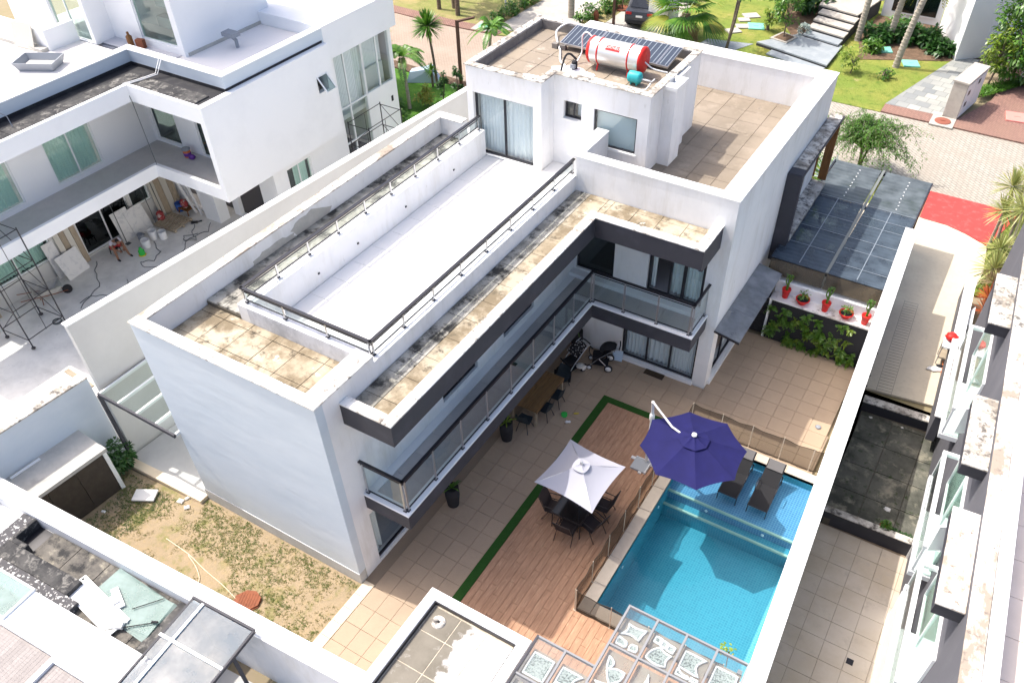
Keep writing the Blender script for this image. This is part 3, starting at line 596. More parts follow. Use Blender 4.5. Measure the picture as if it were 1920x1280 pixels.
# ---------------------------------------------------------------- boundary walls
A3 = math.atan(0.0512)
RW = thing('boundary_wall', 'long white capped boundary wall between the pool and the next house', 'wall', (10.2, 1.05, 0), A3)
MB().box(0.02, 0.38, -6.6, 19.0, -1.1, 3.26).build('wall_body', 'fresh_white', RW)
MB().box(0.385, 0.40, -6.6, 19.0, -1.1, 3.24).build('wall_outer_face', 'graphite', RW)
y = -6.62
while y < 18.9: b = min(y+2.45, 19.02); MB().box(0.0, 0.425, y, b-0.006, 3.26, 3.30, 0.008).build('cap_stone', 'cap_clean', RW); y += 2.45
mb = MB()
for y in (8.2, 10.6, 11.1, 12.2): mb.lathe([(0, 0), (0.05, 0.0), (0.05, 0.05), (0, 0.09)], n=8, M=Matrix.Translation((0.40, y, 2.8)) @ Matrix.Rotation(rad(90), 4, 'Y'))
mb.build('wall_light', 'black_metal', RW)
AN = math.atan(0.0536)
NW = thing('boundary_wall', 'white capped boundary wall along the dry lawn and the near roofs', 'wall', (-8.6, -3.33, 0), AN)
MB().box(-8, 12.8, -0.46, -0.02, -0.5, 2.26).build('wall_body', 'white_paint', NW)
x = -8.0
while x < 12.7: b = min(x+2.6, 12.82); MB().box(x, b-0.006, -0.48, 0.0, 2.26, 2.30, 0.008).build('cap_stone', 'cap_clean', NW); x += 2.6
AL = math.atan(0.067)
LW = thing('boundary_wall', 'tall pale boundary wall with white cap beside the white house under works', 'wall', (-9.35, 0.05, 0), -AL)
MB().box(-0.22, -0.02, 0.0, 24, -0.3, 5.26).build('wall_body', 'boundary_render', LW)
y = -0.03
while y < 23.9: b = min(y+3.1, 24.0); MB().box(-0.25, 0.0, y, b-0.006, 5.26, 5.30, 0.006).build('cap_stone', 'cap_clean', LW); y += 3.1
LL = thing('boundary_wall', 'lower rendered boundary wall in shade beside the brown shed', 'wall', (-9.75, 0.02, 0), -AL)
MB().box(-0.25, -0.02, -9, 0.0, -0.3, 3.16).build('wall_body', 'shade_blue_paint', LL)
MB().box(-0.32, 0.02, -9, 0.0, 3.16, 3.21, 0.006).build('cap_stone', 'mould_cap', LL)
# ---------------------------------------------------------------- white house under works on the left
mat('bitumen', (0.035, 0.035, 0.037), 0.9, [(1.3, 8, 0.42, 0.62, (0.085, 0.083, 0.08)), (4, 9, 0.52, 0.66, (0.24, 0.23, 0.21), None, 0.6)], (25, 0.5, 0.02), rand=0.08)
mat('bitumen_black', (0.022, 0.022, 0.026), 0.7, [(2, 6, 0.5, 0.7, (0.05, 0.05, 0.05))])
mat('balcony_stone', (0.52, 0.505, 0.485), 0.7, [(3, 6, 0.4, 0.7, (0.47, 0.455, 0.44))])
mat('dust_floor', (0.74, 0.725, 0.685), 0.9, [(0.7, 7, 0.4, 0.66, (0.56, 0.55, 0.52)), (2.5, 8, 0.55, 0.72, (0.72, 0.71, 0.68)), (5, 9, 0.62, 0.74, (0.40, 0.39, 0.37))], (12, 0.2, 0.01))
mat('pale_floor', (0.76, 0.73, 0.71), 0.7)
mat('board_pale', (0.60, 0.57, 0.50), 0.8, rand=0.12)
mat('marble', (0.74, 0.73, 0.71), 0.3, [(2, 8, 0.5, 0.62, (0.60, 0.60, 0.60), None, 2.0)])
mat('plastic_grey', (0.27, 0.29, 0.32), 0.6); mat('plastic_white', (0.75, 0.75, 0.74), 0.5)
mat('red_plastic', (0.62, 0.025, 0.02), 0.45); mat('green_plastic', (0.03, 0.42, 0.06), 0.5); mat('blue_plastic', (0.04, 0.12, 0.42), 0.5); mat('yellow_paint', (0.65, 0.5, 0.03), 0.5)
mat('purple_plastic', (0.16, 0.05, 0.30), 0.5); mat('orange_plastic', (0.65, 0.18, 0.05), 0.5); mat('rubber', (0.025, 0.025, 0.028), 0.8); mat('cable', (0.10, 0.11, 0.11), 0.7); mat('rust', (0.26, 0.09, 0.045), 0.85, [(6, 7, 0.4, 0.7, (0.17, 0.06, 0.035))])
N = thing('white_house', 'white flat roofed house under renovation with black roof strip and open courtyard', 'house', (-13.25, 9.1, 0))
ox, oy = -13.25, 9.1
def nb(mb, x0, x1, y0, y1, z0, z1, c=0.0): return mb.box(x0-ox, x1-ox, y0-oy, y1-oy, z0, z1, c)
FX, BX, FY, RX, RY, ZL = -17.08, -13.25, 9.13, -19.12, 10.91, 6.9
def nwall(mb, ax, t0, t1, a0, a1, z0, z1, holes=()):
    o1, o2 = (oy, ox) if ax == 'x' else (ox, oy)
    return wall(mb, ax, t0-o1, t1-o1, a0-o2, a1-o2, z0, z1, [(h[0]-o2, h[1]-o2, h[2], h[3]) for h in holes])
mb = MB(); nwall(mb, 'y', BX-0.25, BX, FY, 15.75, 3.18, ZL-0.01, [(14.8, 15.4, 5.2, 5.88)]); mb.build('block_wall', 'fresh_white', N)
mb = MB(); nb(mb, FX-0.15, FX, 1.3, FY+0.15, 6.27, ZL-0.01); nb(mb, FX, BX-0.252, FY, FY+0.15, 6.27, ZL-0.01); mb.build('eaves_fascia', 'fresh_white', N)
mb = MB(); nb(mb, FX-0.15, FX, -0.7, FY+0.15, 3.20, 3.70); nb(mb, FX, BX-0.252, FY, FY+0.15, 3.20, 3.70); mb.build('balcony_fascia', 'fresh_white', N)
mb = MB(); nb(mb, RX, FX-0.152, 1.3, RY, 6.28, 6.45); nb(mb, FX-0.15, BX-0.252, FY+0.152, RY, 6.28, 6.45); nb(mb, RX, FX-0.152, -0.7, RY, 3.2, 3.44); nb(mb, FX-0.15, BX-0.252, FY+0.152, RY, 3.2, 3.44); mb.build('balcony_slab', 'balcony_stone', N)
# black membrane strip between the eaves and the upper terrace parapet
UX_, UY_, UZ = -18.45, 10.55, 7.45
mb = MB(); nb(mb, UX_, FX-0.152, 1.3, UY_, 6.5, ZL-0.05); nb(mb, FX-0.15, -13.502, FY+0.152, UY_, 6.5, ZL-0.05); nb(mb, -13.50, BX-0.252, FY+0.152, 15.7, 6.5, ZL-0.05); mb.build('roof_strip', 'bitumen_black', N)
kb = 0.0
def btiles(x0, x1, y0, y1, m, tx, ty):
    y = y0
    while y < y1-0.1:
        x = x0; yb = min(y+ty, y1)
        while x < x1-0.1:
            xb = min(x+tx, x1); piece('membrane_sheet', m, N, (x+xb)/2-ox, (y+yb)/2-oy, ZL-0.028+R.uniform(-.004, .004), xb-x-0.012, yb-y-0.012, 0.05, 0.008); x += tx
        y += ty
btiles(-17.85, FX-0.16, 1.3, 10.0, 'bitumen', 0.62, 1.1); btiles(-17.2, -13.75, 9.3, 10.0, 'bitumen', 1.15, 0.72)
mb = MB()
nb(mb, UX_-0.30, UX_, 1.3, UY_, 6.4, UZ-0.04); nb(mb, UX_+0.002, -13.50, UY_, UY_+0.30, 6.4, UZ-0.04); nb(mb, -13.80, -13.502, UY_+0.302, 15.8, 6.4, UZ-0.04); mb.build('parapet_wall', 'shade_blue_paint', N)
mb = MB(); nb(mb, UX_-0.03, UX_+0.012, 1.3, UY_-0.013, 6.85, 6.98); nb(mb, UX_+0.012, -13.488, UY_-0.012, UY_+0.03, 6.85, 6.98); nb(mb, -13.53, -13.488, UY_+0.04, 15.7, 6.85, 6.98); mb.build('membrane_upstand', 'bitumen_black', N)
for b in [(UX_-0.32, UX_+0.03, 1.3, UY_-0.03), (UX_-0.32, -13.48, UY_-0.028, UY_+0.32), (-13.82, -13.48, UY_+0.322, 15.78)]:
    mb = MB(); nb(mb, *b, UZ-0.04, UZ, 0.008); mb.build('parapet_cap', 'fresh_white', N)
# right part: stair hall with a tall glass wall
mb = MB(); nwall(mb, 'y', -13.9-0.22, -13.9, 15.752, 20.35, -0.1, 7.3, [(16.5, 18.3, 0.3, 5.95), (18.302, 20.2, 3.64, 5.95)]); nb(mb, -13.898, -13.52, 15.79, 20.35, 6.1, 7.3); mb.build('stair_wall', 'fresh_white', N)
mb = MB(); nb(mb, -14.12, BX-0.255, 15.752, 15.785, 3.2, 7.25); mb.build('corner_fin', 'fresh_white', N)
mb = MB(); nb(mb, -24, -13.515, 15.815, 20.38, 7.302, UZ, 0.01); nb(mb, -24, -14.13, 15.82, 20.35, 6.92, 7.30); mb.build('roof_deck', 'fresh_white', N)
gw = obj('glass_wall', None, N)
def mull(a0, a1, z0, z1): return MB().box(-13.98-ox, -13.90-ox, a0-oy, a1-oy, z0, z1)
mb = MB()
for y in (16.5, 17.12, 18.26, 18.3, 19.25, 20.14): nb(mb, -13.985, -13.905, y, y+0.06, 0.3 if y < 18.28 else 3.64, 5.95)
for z, y1 in ((3.62, 20.2), (5.89, 20.2), (0.3, 18.3), (2.0, 18.3)): nb(mb, -13.98, -13.91, 16.56, y1, z, z+0.06)
bpy.data.objects.remove(gw); gw = mb.build('glass_wall', 'alu_white', N)
for y0, y1 in ((16.56, 17.12), (17.18, 18.26)):
    for z0, z1 in ((0.36, 2.0), (2.06, 3.62), (3.68, 5.89)):
        mb = MB(); nb(mb, -13.95, -13.94, y0+0.003, y1-0.003, z0+0.003, z1-0.003); mb.build('pane', 'window_glass', gw)
for y0, y1 in ((18.36, 19.25), (19.31, 20.14)):
    mb = MB(); nb(mb, -13.95, -13.94, y0+0.003, y1-0.003, 3.683, 5.887); mb.build('pane', 'window_glass', gw)
curtain(gw, 'y', -14.45-ox, 16.6-oy, 20.1-oy, 3.2, 5.95, 'curtain', 0.03, 0.1)
mb = MB(); nb(mb, -15.2, -14.3, 18.6, 20.0, 3.4, 4.5); nb(mb, -15.5, -15.3, 16.4, 20.2, 3.2, 6.0); mb.build('stair_flight', 'room_pale', N)
mb = MB(); nb(mb, -16.8, -14.15, 15.9, 20.3, 3.0, 3.2); nb(mb, -24, -14.2, 20.36, 20.6, -0.1, 7.25); mb.build('floor_slab', 'room_pale', N)
mb = MB(); nb(mb, -13.90, -13.895, 19.85, 20.0, 2.72, 2.98); mb.build('wall_meter', 'rubber', N)
# open top hung sash
sx = thing_s = MB().obox((0.05, 15.1-oy, 5.62), (0.03, 0.56, 0.66), (0, rad(-38), 0)).build('open_sash', 'alu_white', N)
MB().obox((0.30, 15.1-oy, 5.60), (0.012, 0.48, 0.56), (0, rad(-38), 0)).build('pane', 'clear_glass', sx); bpy.data.objects.remove(sx.children[0])
mb = MB(); mb.bar((0.0, 14.83-oy, 5.86), (0.42, 14.83-oy, 5.34), 0.05, 0.04).bar((0.0, 15.37-oy, 5.86), (0.42, 15.37-oy, 5.34), 0.05, 0.04).bar((0.42, 14.80-oy, 5.34), (0.42, 15.40-oy, 5.34), 0.05, 0.04).bar((0.0, 14.80-oy, 5.86), (0.0, 15.40-oy, 5.86), 0.05, 0.04)
bpy.data.objects.remove(sx); sx = mb.build('open_sash', 'alu_white', N)
a, b = Vector((0.02, 14.86-oy, 5.84)), Vector((0.41, 14.86-oy, 5.36)); dy = Vector((0, 0.48, 0)); e = Vector((0.01, 0, 0.008))
MB().add([a, b, b+dy, a+dy, a+e, b+e, b+dy+e, a+dy+e], [(3, 2, 1, 0), (4, 5, 6, 7), (0, 1, 5, 4), (1, 2, 6, 5), (2, 3, 7, 6), (3, 0, 4, 7)]).build('pane', 'grey_glass', sx)
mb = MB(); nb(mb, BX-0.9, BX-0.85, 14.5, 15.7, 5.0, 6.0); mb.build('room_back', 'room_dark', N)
# recessed upper facade and its windows
mb = MB(); nwall(mb, 'y', RX-0.2, RX, 1.3, RY, 3.44, 6.28, [(1.6, 4.9, 3.62, 6.1), (6.3, 8.36, 3.62, 6.1)]); nwall(mb, 'x', RY, RY+0.2, RX-0.2, BX-0.252, 3.44, 6.28, [(-18.95, -17.55, 3.55, 6.1), (-16.36, -15.4, 3.46, 5.9)]); mb.build('upper_wall', 'fresh_white', N)
def nwin(ax, t, a0, a1, z0, z1, n, **k):
    o1, o2 = (oy, ox) if ax == 'x' else (ox, oy); return window(N, ax, t-o1, a0-o2, a1-o2, z0, z1, n, frame='alu_white', pane=k.pop('pane', 'green_glass'), cur=[(c[0]-o2, c[1]-o2) for c in k.pop('cur', [])], **k)
nwin('y', RX-0.10, 1.6, 4.9, 3.62, 6.1, 2, inward=-1, cur=[(1.7, 4.8)], cm='curtain_blue')
nwin('y', RX-0.10, 6.3, 8.36, 3.62, 6.1, 2, inward=-1, cur=[(6.4, 8.3)], cm='curtain_blue')
nwin('x', RY+0.04, -18.95, -17.55, 3.55, 6.1, 1, pane='dark_glass')
nwin('x', RY+0.04, -16.36, -15.4, 3.46, 5.9, 1, pane='dark_glass')
# ground floor: back wall, piers, openings
GX, GY = -19.8, 11.45
mb = MB(); nwall(mb, 'y', GX-0.2, GX, -0.7, GY, -0.1, 3.2, [(2.2, 5.3, 0.75, 2.5), (6.5, 9.0, 0.06, 2.5), (9.15, 10.1, 0.9, 2.4)]); mb.build('ground_wall', 'boundary_render', N)
mb = MB(); nwall(mb, 'x', GY, GY+0.2, GX-0.2, -17.85, -0.1, 3.2, [(-19.2, -18.2, 0.06, 2.4)]); nwall(mb, 'y', -14.12, -13.9, 12.0, 15.75, -0.1, 3.2, [(12.75, 14.18, 0.5, 2.6)]); nwall(mb, 'x', 12.0, 12.2, -17.0, -14.122, -0.1, 3.2, [(-16.6, -14.9, 0.06, 2.4)]); mb.build('ground_wall', 'fresh_white', N)
mb = MB(); nb(mb, -17.85, -16.95, 11.1, 11.65, -0.1, 3.19); mb.build('pier', 'fresh_white', N)
nwin('y', GX-0.12, 2.2, 5.3, 0.75, 2.5, 2, inward=-1, pane='green_glass', cur=[(2.3, 5.2)], cm='curtain_blue')
nwin('y', GX-0.12, 6.5, 9.0, 0.06, 2.5, 2, inward=-1, pane='dark_glass')
nwin('y', GX-0.12, 9.15, 10.1, 0.9, 2.4, 1, inward=-1)
nwin('y', -14.02, 12.75, 14.18, 0.5, 2.6, 2, inward=-1, cur=[(13.3, 14.1)])
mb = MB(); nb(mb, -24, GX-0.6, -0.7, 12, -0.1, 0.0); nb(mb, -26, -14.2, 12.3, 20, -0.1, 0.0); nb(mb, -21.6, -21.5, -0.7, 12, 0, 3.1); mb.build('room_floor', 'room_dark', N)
mb = MB(); nb(mb, -24, RX-0.25, 1.3, RY, 6.4, 6.9); nb(mb, -24, -13.85, RY+0.25, 15.8, 6.3, 6.9); nb(mb, -24, RX-0.25, 1.3, 12, 3.2, 3.42); mb.build('roof_slab', 'room_pale', N)
# upper terrace floor and the tower
mb = MB(); nb(mb, -30, UX_-0.302, 1.3, 10.9, 6.902, 6.98); nb(mb, UX_-0.3, -13.802, UY_+0.302, 15.8, 6.902, 6.96); mb.build('terrace_floor', 'pale_floor', N)
mb = MB(); nwall(mb, 'x', 10.95, 11.15, -26, -20.9, 6.96, 11.5, [(-23.2, -21.1, 7.0, 9.6)]); nb(mb, -21.1, -20.9, 11.152, 11.85, 6.96, 11.5)
nwall(mb, 'x', 11.85, 12.05, -20.9, -16.9, 6.96, 11.5, [(-19.2, -17.2, 7.25, 9.6)]); nwall(mb, 'y', -17.1, -16.9, 12.052, 16.4, 6.96, 11.5); nb(mb, -26, -17.1, 16.4, 16.6, 6.96, 11.5); nb(mb, -26, -17.1, 11.2, 16.39, 11.2, 11.45); mb.build('tower_wall', 'fresh_white', N)
mb = MB(); nb(mb, -16.898, -16.86, 12.0, 16.4, 6.96, 7.08); mb.build('skirting', 'plaster_grey', N)
nwin('x', 11.0, -23.2, -21.1, 7.0, 9.6, 2, name='sliding_door'); nwin('x', 11.9, -19.2, -17.2, 7.25, 9.6, 1)
mb = MB(); nb(mb, -25, -17.2, 13.5, 13.6, 7, 11); nb(mb, -25, -17.15, 11.2, 16.3, 6.97, 7.0); mb.build('room_back', 'room_pale', N)
mb = MB(); nb(mb, -19.0, -17.9, 12.6, 13.0, 7.5, 7.9); nb(mb, -18.8, -17.6, 12.6, 13.2, 8.3, 8.6); mb.build('storage_shelf', 'plastic_grey', N)
mb = MB(); nb(mb, -30, -21.9, 9.6, 9.8, 6.98, 7.75); nb(mb, -22.1, -21.9, 9.802, 10.94, 6.98, 7.75); mb.build('terrace_wall', 'fresh_white', N)
mb = MB(); nb(mb, -30, -22.0, 9.3, 9.598, 6.98, 7.12); mb.build('skirting', 'plaster_grey', N)
mb = MB(); mb.tube([(-15.9-ox, 13.55-oy, 6.97), (-15.9-ox, 13.55-oy, 7.25), (-16.1-ox, 13.5-oy, 7.4)], 0.07, 8).box(-16.35-ox, -15.75-ox, 13.3-oy, 13.7-oy, 7.4, 7.55); mb.build('water_meter', 'plastic_grey', N)
mb = MB(); mb.tube([(-17.7-ox, 5.0-oy, 6.9), (-17.75-ox, 5.0-oy, 7.25), (-17.95-ox, 4.8-oy, 7.5), (-18.15-ox, 4.3-oy, 7.5), (-18.2-ox, 4.1-oy, 7.35)], 0.018, 6); mb.build('vent_pipe', 'plastic_grey', N)
mb = MB(); mb.tube([(-13.65-ox, 12.9-oy, 6.9), (-13.66-ox, 12.9-oy, 7.5)], 0.02, 6); mb.build('vent_pipe', 'plastic_grey', N)
mb = MB()
for dx in (0, 0.12): mb.tube([(-16.65-ox+dx, 10.85-oy, 7.47), (-16.65-ox+dx, 10.5-oy, 7.44), (-16.7-ox+dx, 10.2-oy, 7.0), (-17.0-ox+dx, 9.6-oy, 6.93), (-17.2-ox+dx, 9.1-oy, 6.92)], 0.02, 6)
tag(mb.build('rope', 'plastic_white', None, (ox, oy, 0)), 'white rope pair hanging over the parapet onto the black roof strip', 'rope')
tag(MB().tube([(-17.17, 9.1, 6.9), (-17.05, 9.12, 6.3), (-17.06, 9.2, 3.4)], 0.012, 6).build('cable', 'cable', None), 'thin black cable hanging from the black roof strip to the balcony', 'cable')
# neighbour far behind on the left
FB = thing('beige_house', 'beige house with black framed window at the upper left edge', 'house', (-30, 18, 0))
MB().box(-8, 6.5, 0, 8, 0, 12).build('wall', 'border_stone', FB)
for x in (1.2, 3.9): w_ = MB().box(x, x+1.3, -0.05, -0.002, 6.6, 8.1).build('window', 'black_metal', FB); MB().box(x+0.06, x+1.24, -0.065, -0.052, 6.66, 8.04).build('pane', 'plastic_white', w_)
# terrace: mortar tub, propped board, pots
def open_tub(name, label, loc, L, Wd, Hh, m, fill=None, rz=0.0, th=0.03):
    t = thing(name, label, 'tub', loc, rz); mb = MB(); o = 0.12
    b = [(-L/2+o, -Wd/2+o), (L/2-o, -Wd/2+o), (L/2-o, Wd/2-o), (-L/2+o, Wd/2-o)]; tp = [(-L/2, -Wd/2), (L/2, -Wd/2), (L/2, Wd/2), (-L/2, Wd/2)]
    s = 1-th*2/min(L, Wd); ti = [(x*s, y*s) for x, y in tp]; bi = [(x*s, y*s) for x, y in b]
    v = [(x, y, 0) for x, y in b]+[(x, y, Hh) for x, y in tp]+[(x, y, Hh) for x, y in ti]+[(x, y, 0.03) for x, y in bi]; f = [(3, 2, 1, 0), (12, 13, 14, 15)]
    for i in range(4): j = (i+1) % 4; f += [(i, j, 4+j, 4+i), (4+i, 4+j, 8+j, 8+i), (8+i, 8+j, 12+j, 12+i)]
    mb.add(v, f).build('shell', m, t)
    if fill: MB().prism([(x*(s-0.03), y*(s-0.03)) for x, y in b], 0.032, 0.09).build('mortar', fill, t)
    return t
open_tub('mortar_tub', 'grey rectangular mortar tub on the white roof terrace', (-20.95, 8.5, 6.985), 1.55, 1.05, 0.32, 'plastic_grey', 'dust_floor', rad(28))
tag(MB().obox((0, 0, 0.48), (1.1, 0.03, 0.95), (rad(-16), 0, 0)).build('propped_board', 'board_pale', None, (-23.0, 9.40, 6.98), rad(4)), 'pale board propped against the terrace wall of the white house', 'board')
t = thing('paint_bottle', 'brown bottle standing by the tower wall of the white house', 'bottle', (-19.6, 11.55, 6.965))
MB().lathe([(0.12, 0), (0.12, 0.38), (0.05, 0.45), (0.05, 0.55), (0, 0.56)], n=10).build('body', 'wood', t)
tag(MB().box(-0.16, 0.16, -0.1, 0.1, 0, 0.36).build('brick_block', 'rust', None, (-19.05, 11.6, 6.965), 0.3), 'reddish hollow block beside the brown bottle on the roof terrace', 'block')
t = thing('paint_bucket', 'purple and orange paint bucket on the neighbour balcony floor', 'bucket', (-16.9, 10.55, 3.445))
MB().lathe([(0.13, 0), (0.16, 0.34), (0.15, 0.34), (0.13, 0.3), (0, 0.3)], n=14).build('pail', 'orange_plastic', t); MB().lathe([(0.165, 0.30), (0.17, 0.36), (0.06, 0.38), (0, 0.38)], n=14).build('lid', 'plastic_grey', t); MB().lathe([(0.141, 0.06), (0.158, 0.2), (0.156, 0.2), (0.14, 0.06)], n=14).build('label_band', 'purple_plastic', t)
tag(MB().blob((0, 0, 0.09), 0.15, 0.12, 0.10, 9, 6, 0.15).build('plastic_bag', 'purple_plastic', None, (-16.6, 10.5, 3.445)), 'crumpled pink purple bag beside the paint bucket on the balcony', 'bag')
# ---------------------------------------------------------------- carport roof, plant wall, driveway
glass('carport_sheet', (0.30, 0.38, 0.46), rough=0.25, dirt=0.66, dcol=(0.090, 0.118, 0.150), ior=1.5)
glass('carport_sheet_old', (0.34, 0.42, 0.48), rough=0.3, dirt=0.66, dcol=(0.14, 0.165, 0.18), ior=1.5)
glass('brown_sheet', (0.35, 0.31, 0.25), rough=0.2, dirt=0.35, dcol=(0.20, 0.16, 0.11))
mat('bar_pale', (0.17, 0.185, 0.175), 0.5); mat('bar_line', (0.24, 0.28, 0.32), 0.5)
CPT = thing('carport', 'large blue grey translucent carport roof between the house and the street', 'carport', (5.5, 16.5, 0))
zc = 2.86; cx0, cx1, cy0, cy1 = 0.0, 3.93, 0.0, 8.0
sk = lambda x, y: (x*(1-0.0)+0.02*y if x < 1 else x-0.012*y, y)
# five courses of corrugated sheet, two bays wide
xm = 2.0
for bay, (a, b) in enumerate(((0.02, xm-0.03), (xm+0.03, 3.93))):
    ys = [0.0, 2.55, 5.0, 8.0]
    for i in range(3):
        n = 22; vs = []; fs = []
        for k in range(n+1):
            y = ys[i]+0.008+(ys[i+1]-ys[i]-0.016)*k/n; h = 0.018*(k % 2)
            for z in (0, 0.008): vs += [(a+0.012*y, y, zc+h+z), (b-0.008*y, y, zc+h+z)]
        for k in range(n):
            q = 4*k; fs += [(q, q+1, q+5, q+4), (q+2, q+6, q+7, q+3), (q, q+4, q+6, q+2), (q+1, q+3, q+7, q+5)]
        fs += [(0, 2, 3, 1), (4*n, 4*n+1, 4*n+3, 4*n+2)]
        MB().add(vs, fs).build('roof_sheet', 'carport_sheet_old' if i == 2 else 'carport_sheet', CPT)
mb = MB(); mb.bar((xm, 0, zc+0.02), (xm, 8.0, zc+0.02), 0.10, 0.05).build('roof_bar', 'bar_pale', CPT)
for x, y0, y1 in ((1.0, 0.1, 5.0), (3.0, 0.1, 5.0)): MB().bar((x, y0, zc+0.035), (x, y1, zc+0.035), 0.03, 0.012).build('roof_strip', 'bar_line', CPT)
for y, x0, x1 in ((2.55, 0.05, 3.9), (5.0, 0.1, 3.88), (1.3, 0.05, 1.9), (3.6, 0.08, 3.9), (1.8, 2.1, 3.9), (0.75, 2.1, 3.9), (4.2, 2.1, 3.9)): MB().bar((x0, y, zc+0.037), (x1, y, zc+0.037), 0.022, 0.01).build('roof_strip', 'bar_line', CPT)
for x in (1.15, 3.1):
    for k in range(9): piece('fixing_cap', 'plastic_white', CPT, x+R.uniform(-.02, .02), 5.3+k*0.28, zc+0.03, 0.05, 0.05, 0.02, 0.004)
mb = MB()
for y in (0.05, 2.6, 5.0, 7.9): mb.bar((0.0, y, zc-0.08), (3.9, y, zc-0.08), 0.08, 0.12)
for x in (0.04, 3.88): mb.bar((x, 0, zc-0.05), (x-0.0, 8.0, zc-0.05), 0.07, 0.12)
mb.build('frame', 'black_metal', CPT)
for (x, y) in ((3.8, 0.3), (3.8, 7.7), (0.12, 7.7)): MB().box(x-0.06, x+0.06, y-0.06, y+0.06, -0.05, zc-0.15).build('post', 'black_metal', CPT)
for a, b in ((0.05, 1.97), (2.03, 3.95)):
    vs = [(a, -0.01, zc-0.02), (b, -0.01, zc-0.02), (b, -0.20, zc-0.50), (a, -0.20, zc-0.50)]
    MB().add(vs+[(p, q-0.012, r) for p, q, r in vs], [(0, 1, 2, 3), (7, 6, 5, 4), (0, 4, 5, 1), (1, 5, 6, 2), (2, 6, 7, 3), (3, 7, 4, 0)]).build('drop_sheet', 'brown_sheet', CPT)
# plant wall with a shelf of red pots
PWL = thing('plant_wall', 'low wall with white shelf and dark felt panel of ferns below', 'wall', (6.0, 15.72, 0))
MB().box(0.08, 3.42, 0.03, 0.16, -0.05, 1.66).build('felt_panel', 'rubber', PWL)
MB().box(-0.02, 3.46, -0.02, 0.52, 1.70, 1.76, 0.006).build('shelf', 'cap_white', PWL)
MB().box(-0.02, 3.46, 0.50, 0.72, -0.05, 2.18).box(-0.02, 0.06, 0.02, 0.498, -0.05, 1.695).build('wall_body', 'fresh_white', PWL)
MB().box(-0.06, 3.5, 0.48, 0.76, 2.18, 2.22, 0.006).build('cap', 'fresh_white', PWL)
leafmat('fern', (0.07, 0.19, 0.02), (0.17, 0.30, 0.04)); leafmat('leaf_dark', (0.02, 0.075, 0.015), (0.05, 0.14, 0.025)); leafmat('leaf_mid', (0.05, 0.15, 0.018), (0.12, 0.25, 0.03)); leafmat('leaf_lime', (0.13, 0.24, 0.025), (0.26, 0.34, 0.04))
leafmat('palm_leaf', (0.05, 0.17, 0.02), (0.15, 0.30, 0.035)); leafmat('palm_yellow', (0.20, 0.28, 0.03), (0.42, 0.36, 0.06)); leafmat('yucca_leaf', (0.26, 0.32, 0.10), (0.46, 0.44, 0.16)); leafmat('dry_leaf', (0.30, 0.22, 0.12), (0.45, 0.36, 0.22)); leafmat('red_leaf', (0.38, 0.06, 0.02), (0.50, 0.20, 0.05)); leafmat('agave_leaf', (0.30, 0.38, 0.36), (0.42, 0.50, 0.46))
def leaf(mb, p, d, L, w, up=Vector((0, 0, 1)), droop=0.3, seg=2):
    d = d.normalized(); s = d.cross(up); s = s.normalized() if s.length > 1e-3 else Vector((1, 0, 0)); n = s.cross(d)
    v = [p-s*w*0.15, p+s*w*0.15]; f = []
    for i in range(1, seg+1):
        t = i/seg; c = p+d*L*t-Vector((0, 0, 1))*droop*L*t*t
        if i < seg: v += [c-s*w*0.5, c+s*w*0.5]; k = len(v); f.append((k-4, k-3, k-1, k-2))
        else: v.append(c); k = len(v); f.append((k-3, k-2, k-1))
    mb.add(v, f)
def fern(mb, c, r, n, out=Vector((0, -1, 0))):
    for i in range(n):
        d = Vector((R.uniform(-1, 1), R.uniform(-1, 1), R.uniform(-0.7, 0.8)))+out*0.8; d.normalize(); L = r*R.uniform(0.6, 1.1); s = d.orthogonal().normalized()
        for k in range(1, 6):
            q = c+d*L*k/6-Vector((0, 0, 1))*0.25*L*(k/6)**2
            for sg in (-1, 1): leaf(mb, q, s*sg+d*0.5, L*0.32*(1.15-k/7), 0.05, droop=0.25, seg=2)
for i in range(74):
    x, z = R.uniform(0.12, 3.36), R.uniform(0.05, 1.5)
    if z > 0.85 and R.random() < 0.25+0.5*(x > 1.3)*(z > 1.0): continue
    mb = MB(); fern(mb, Vector((x, 0.0, z)), R.uniform(0.24, 0.38), 9); o = mb.build('fern', 'fern' if R.random() < 0.75 else 'leaf_lime', PWL)
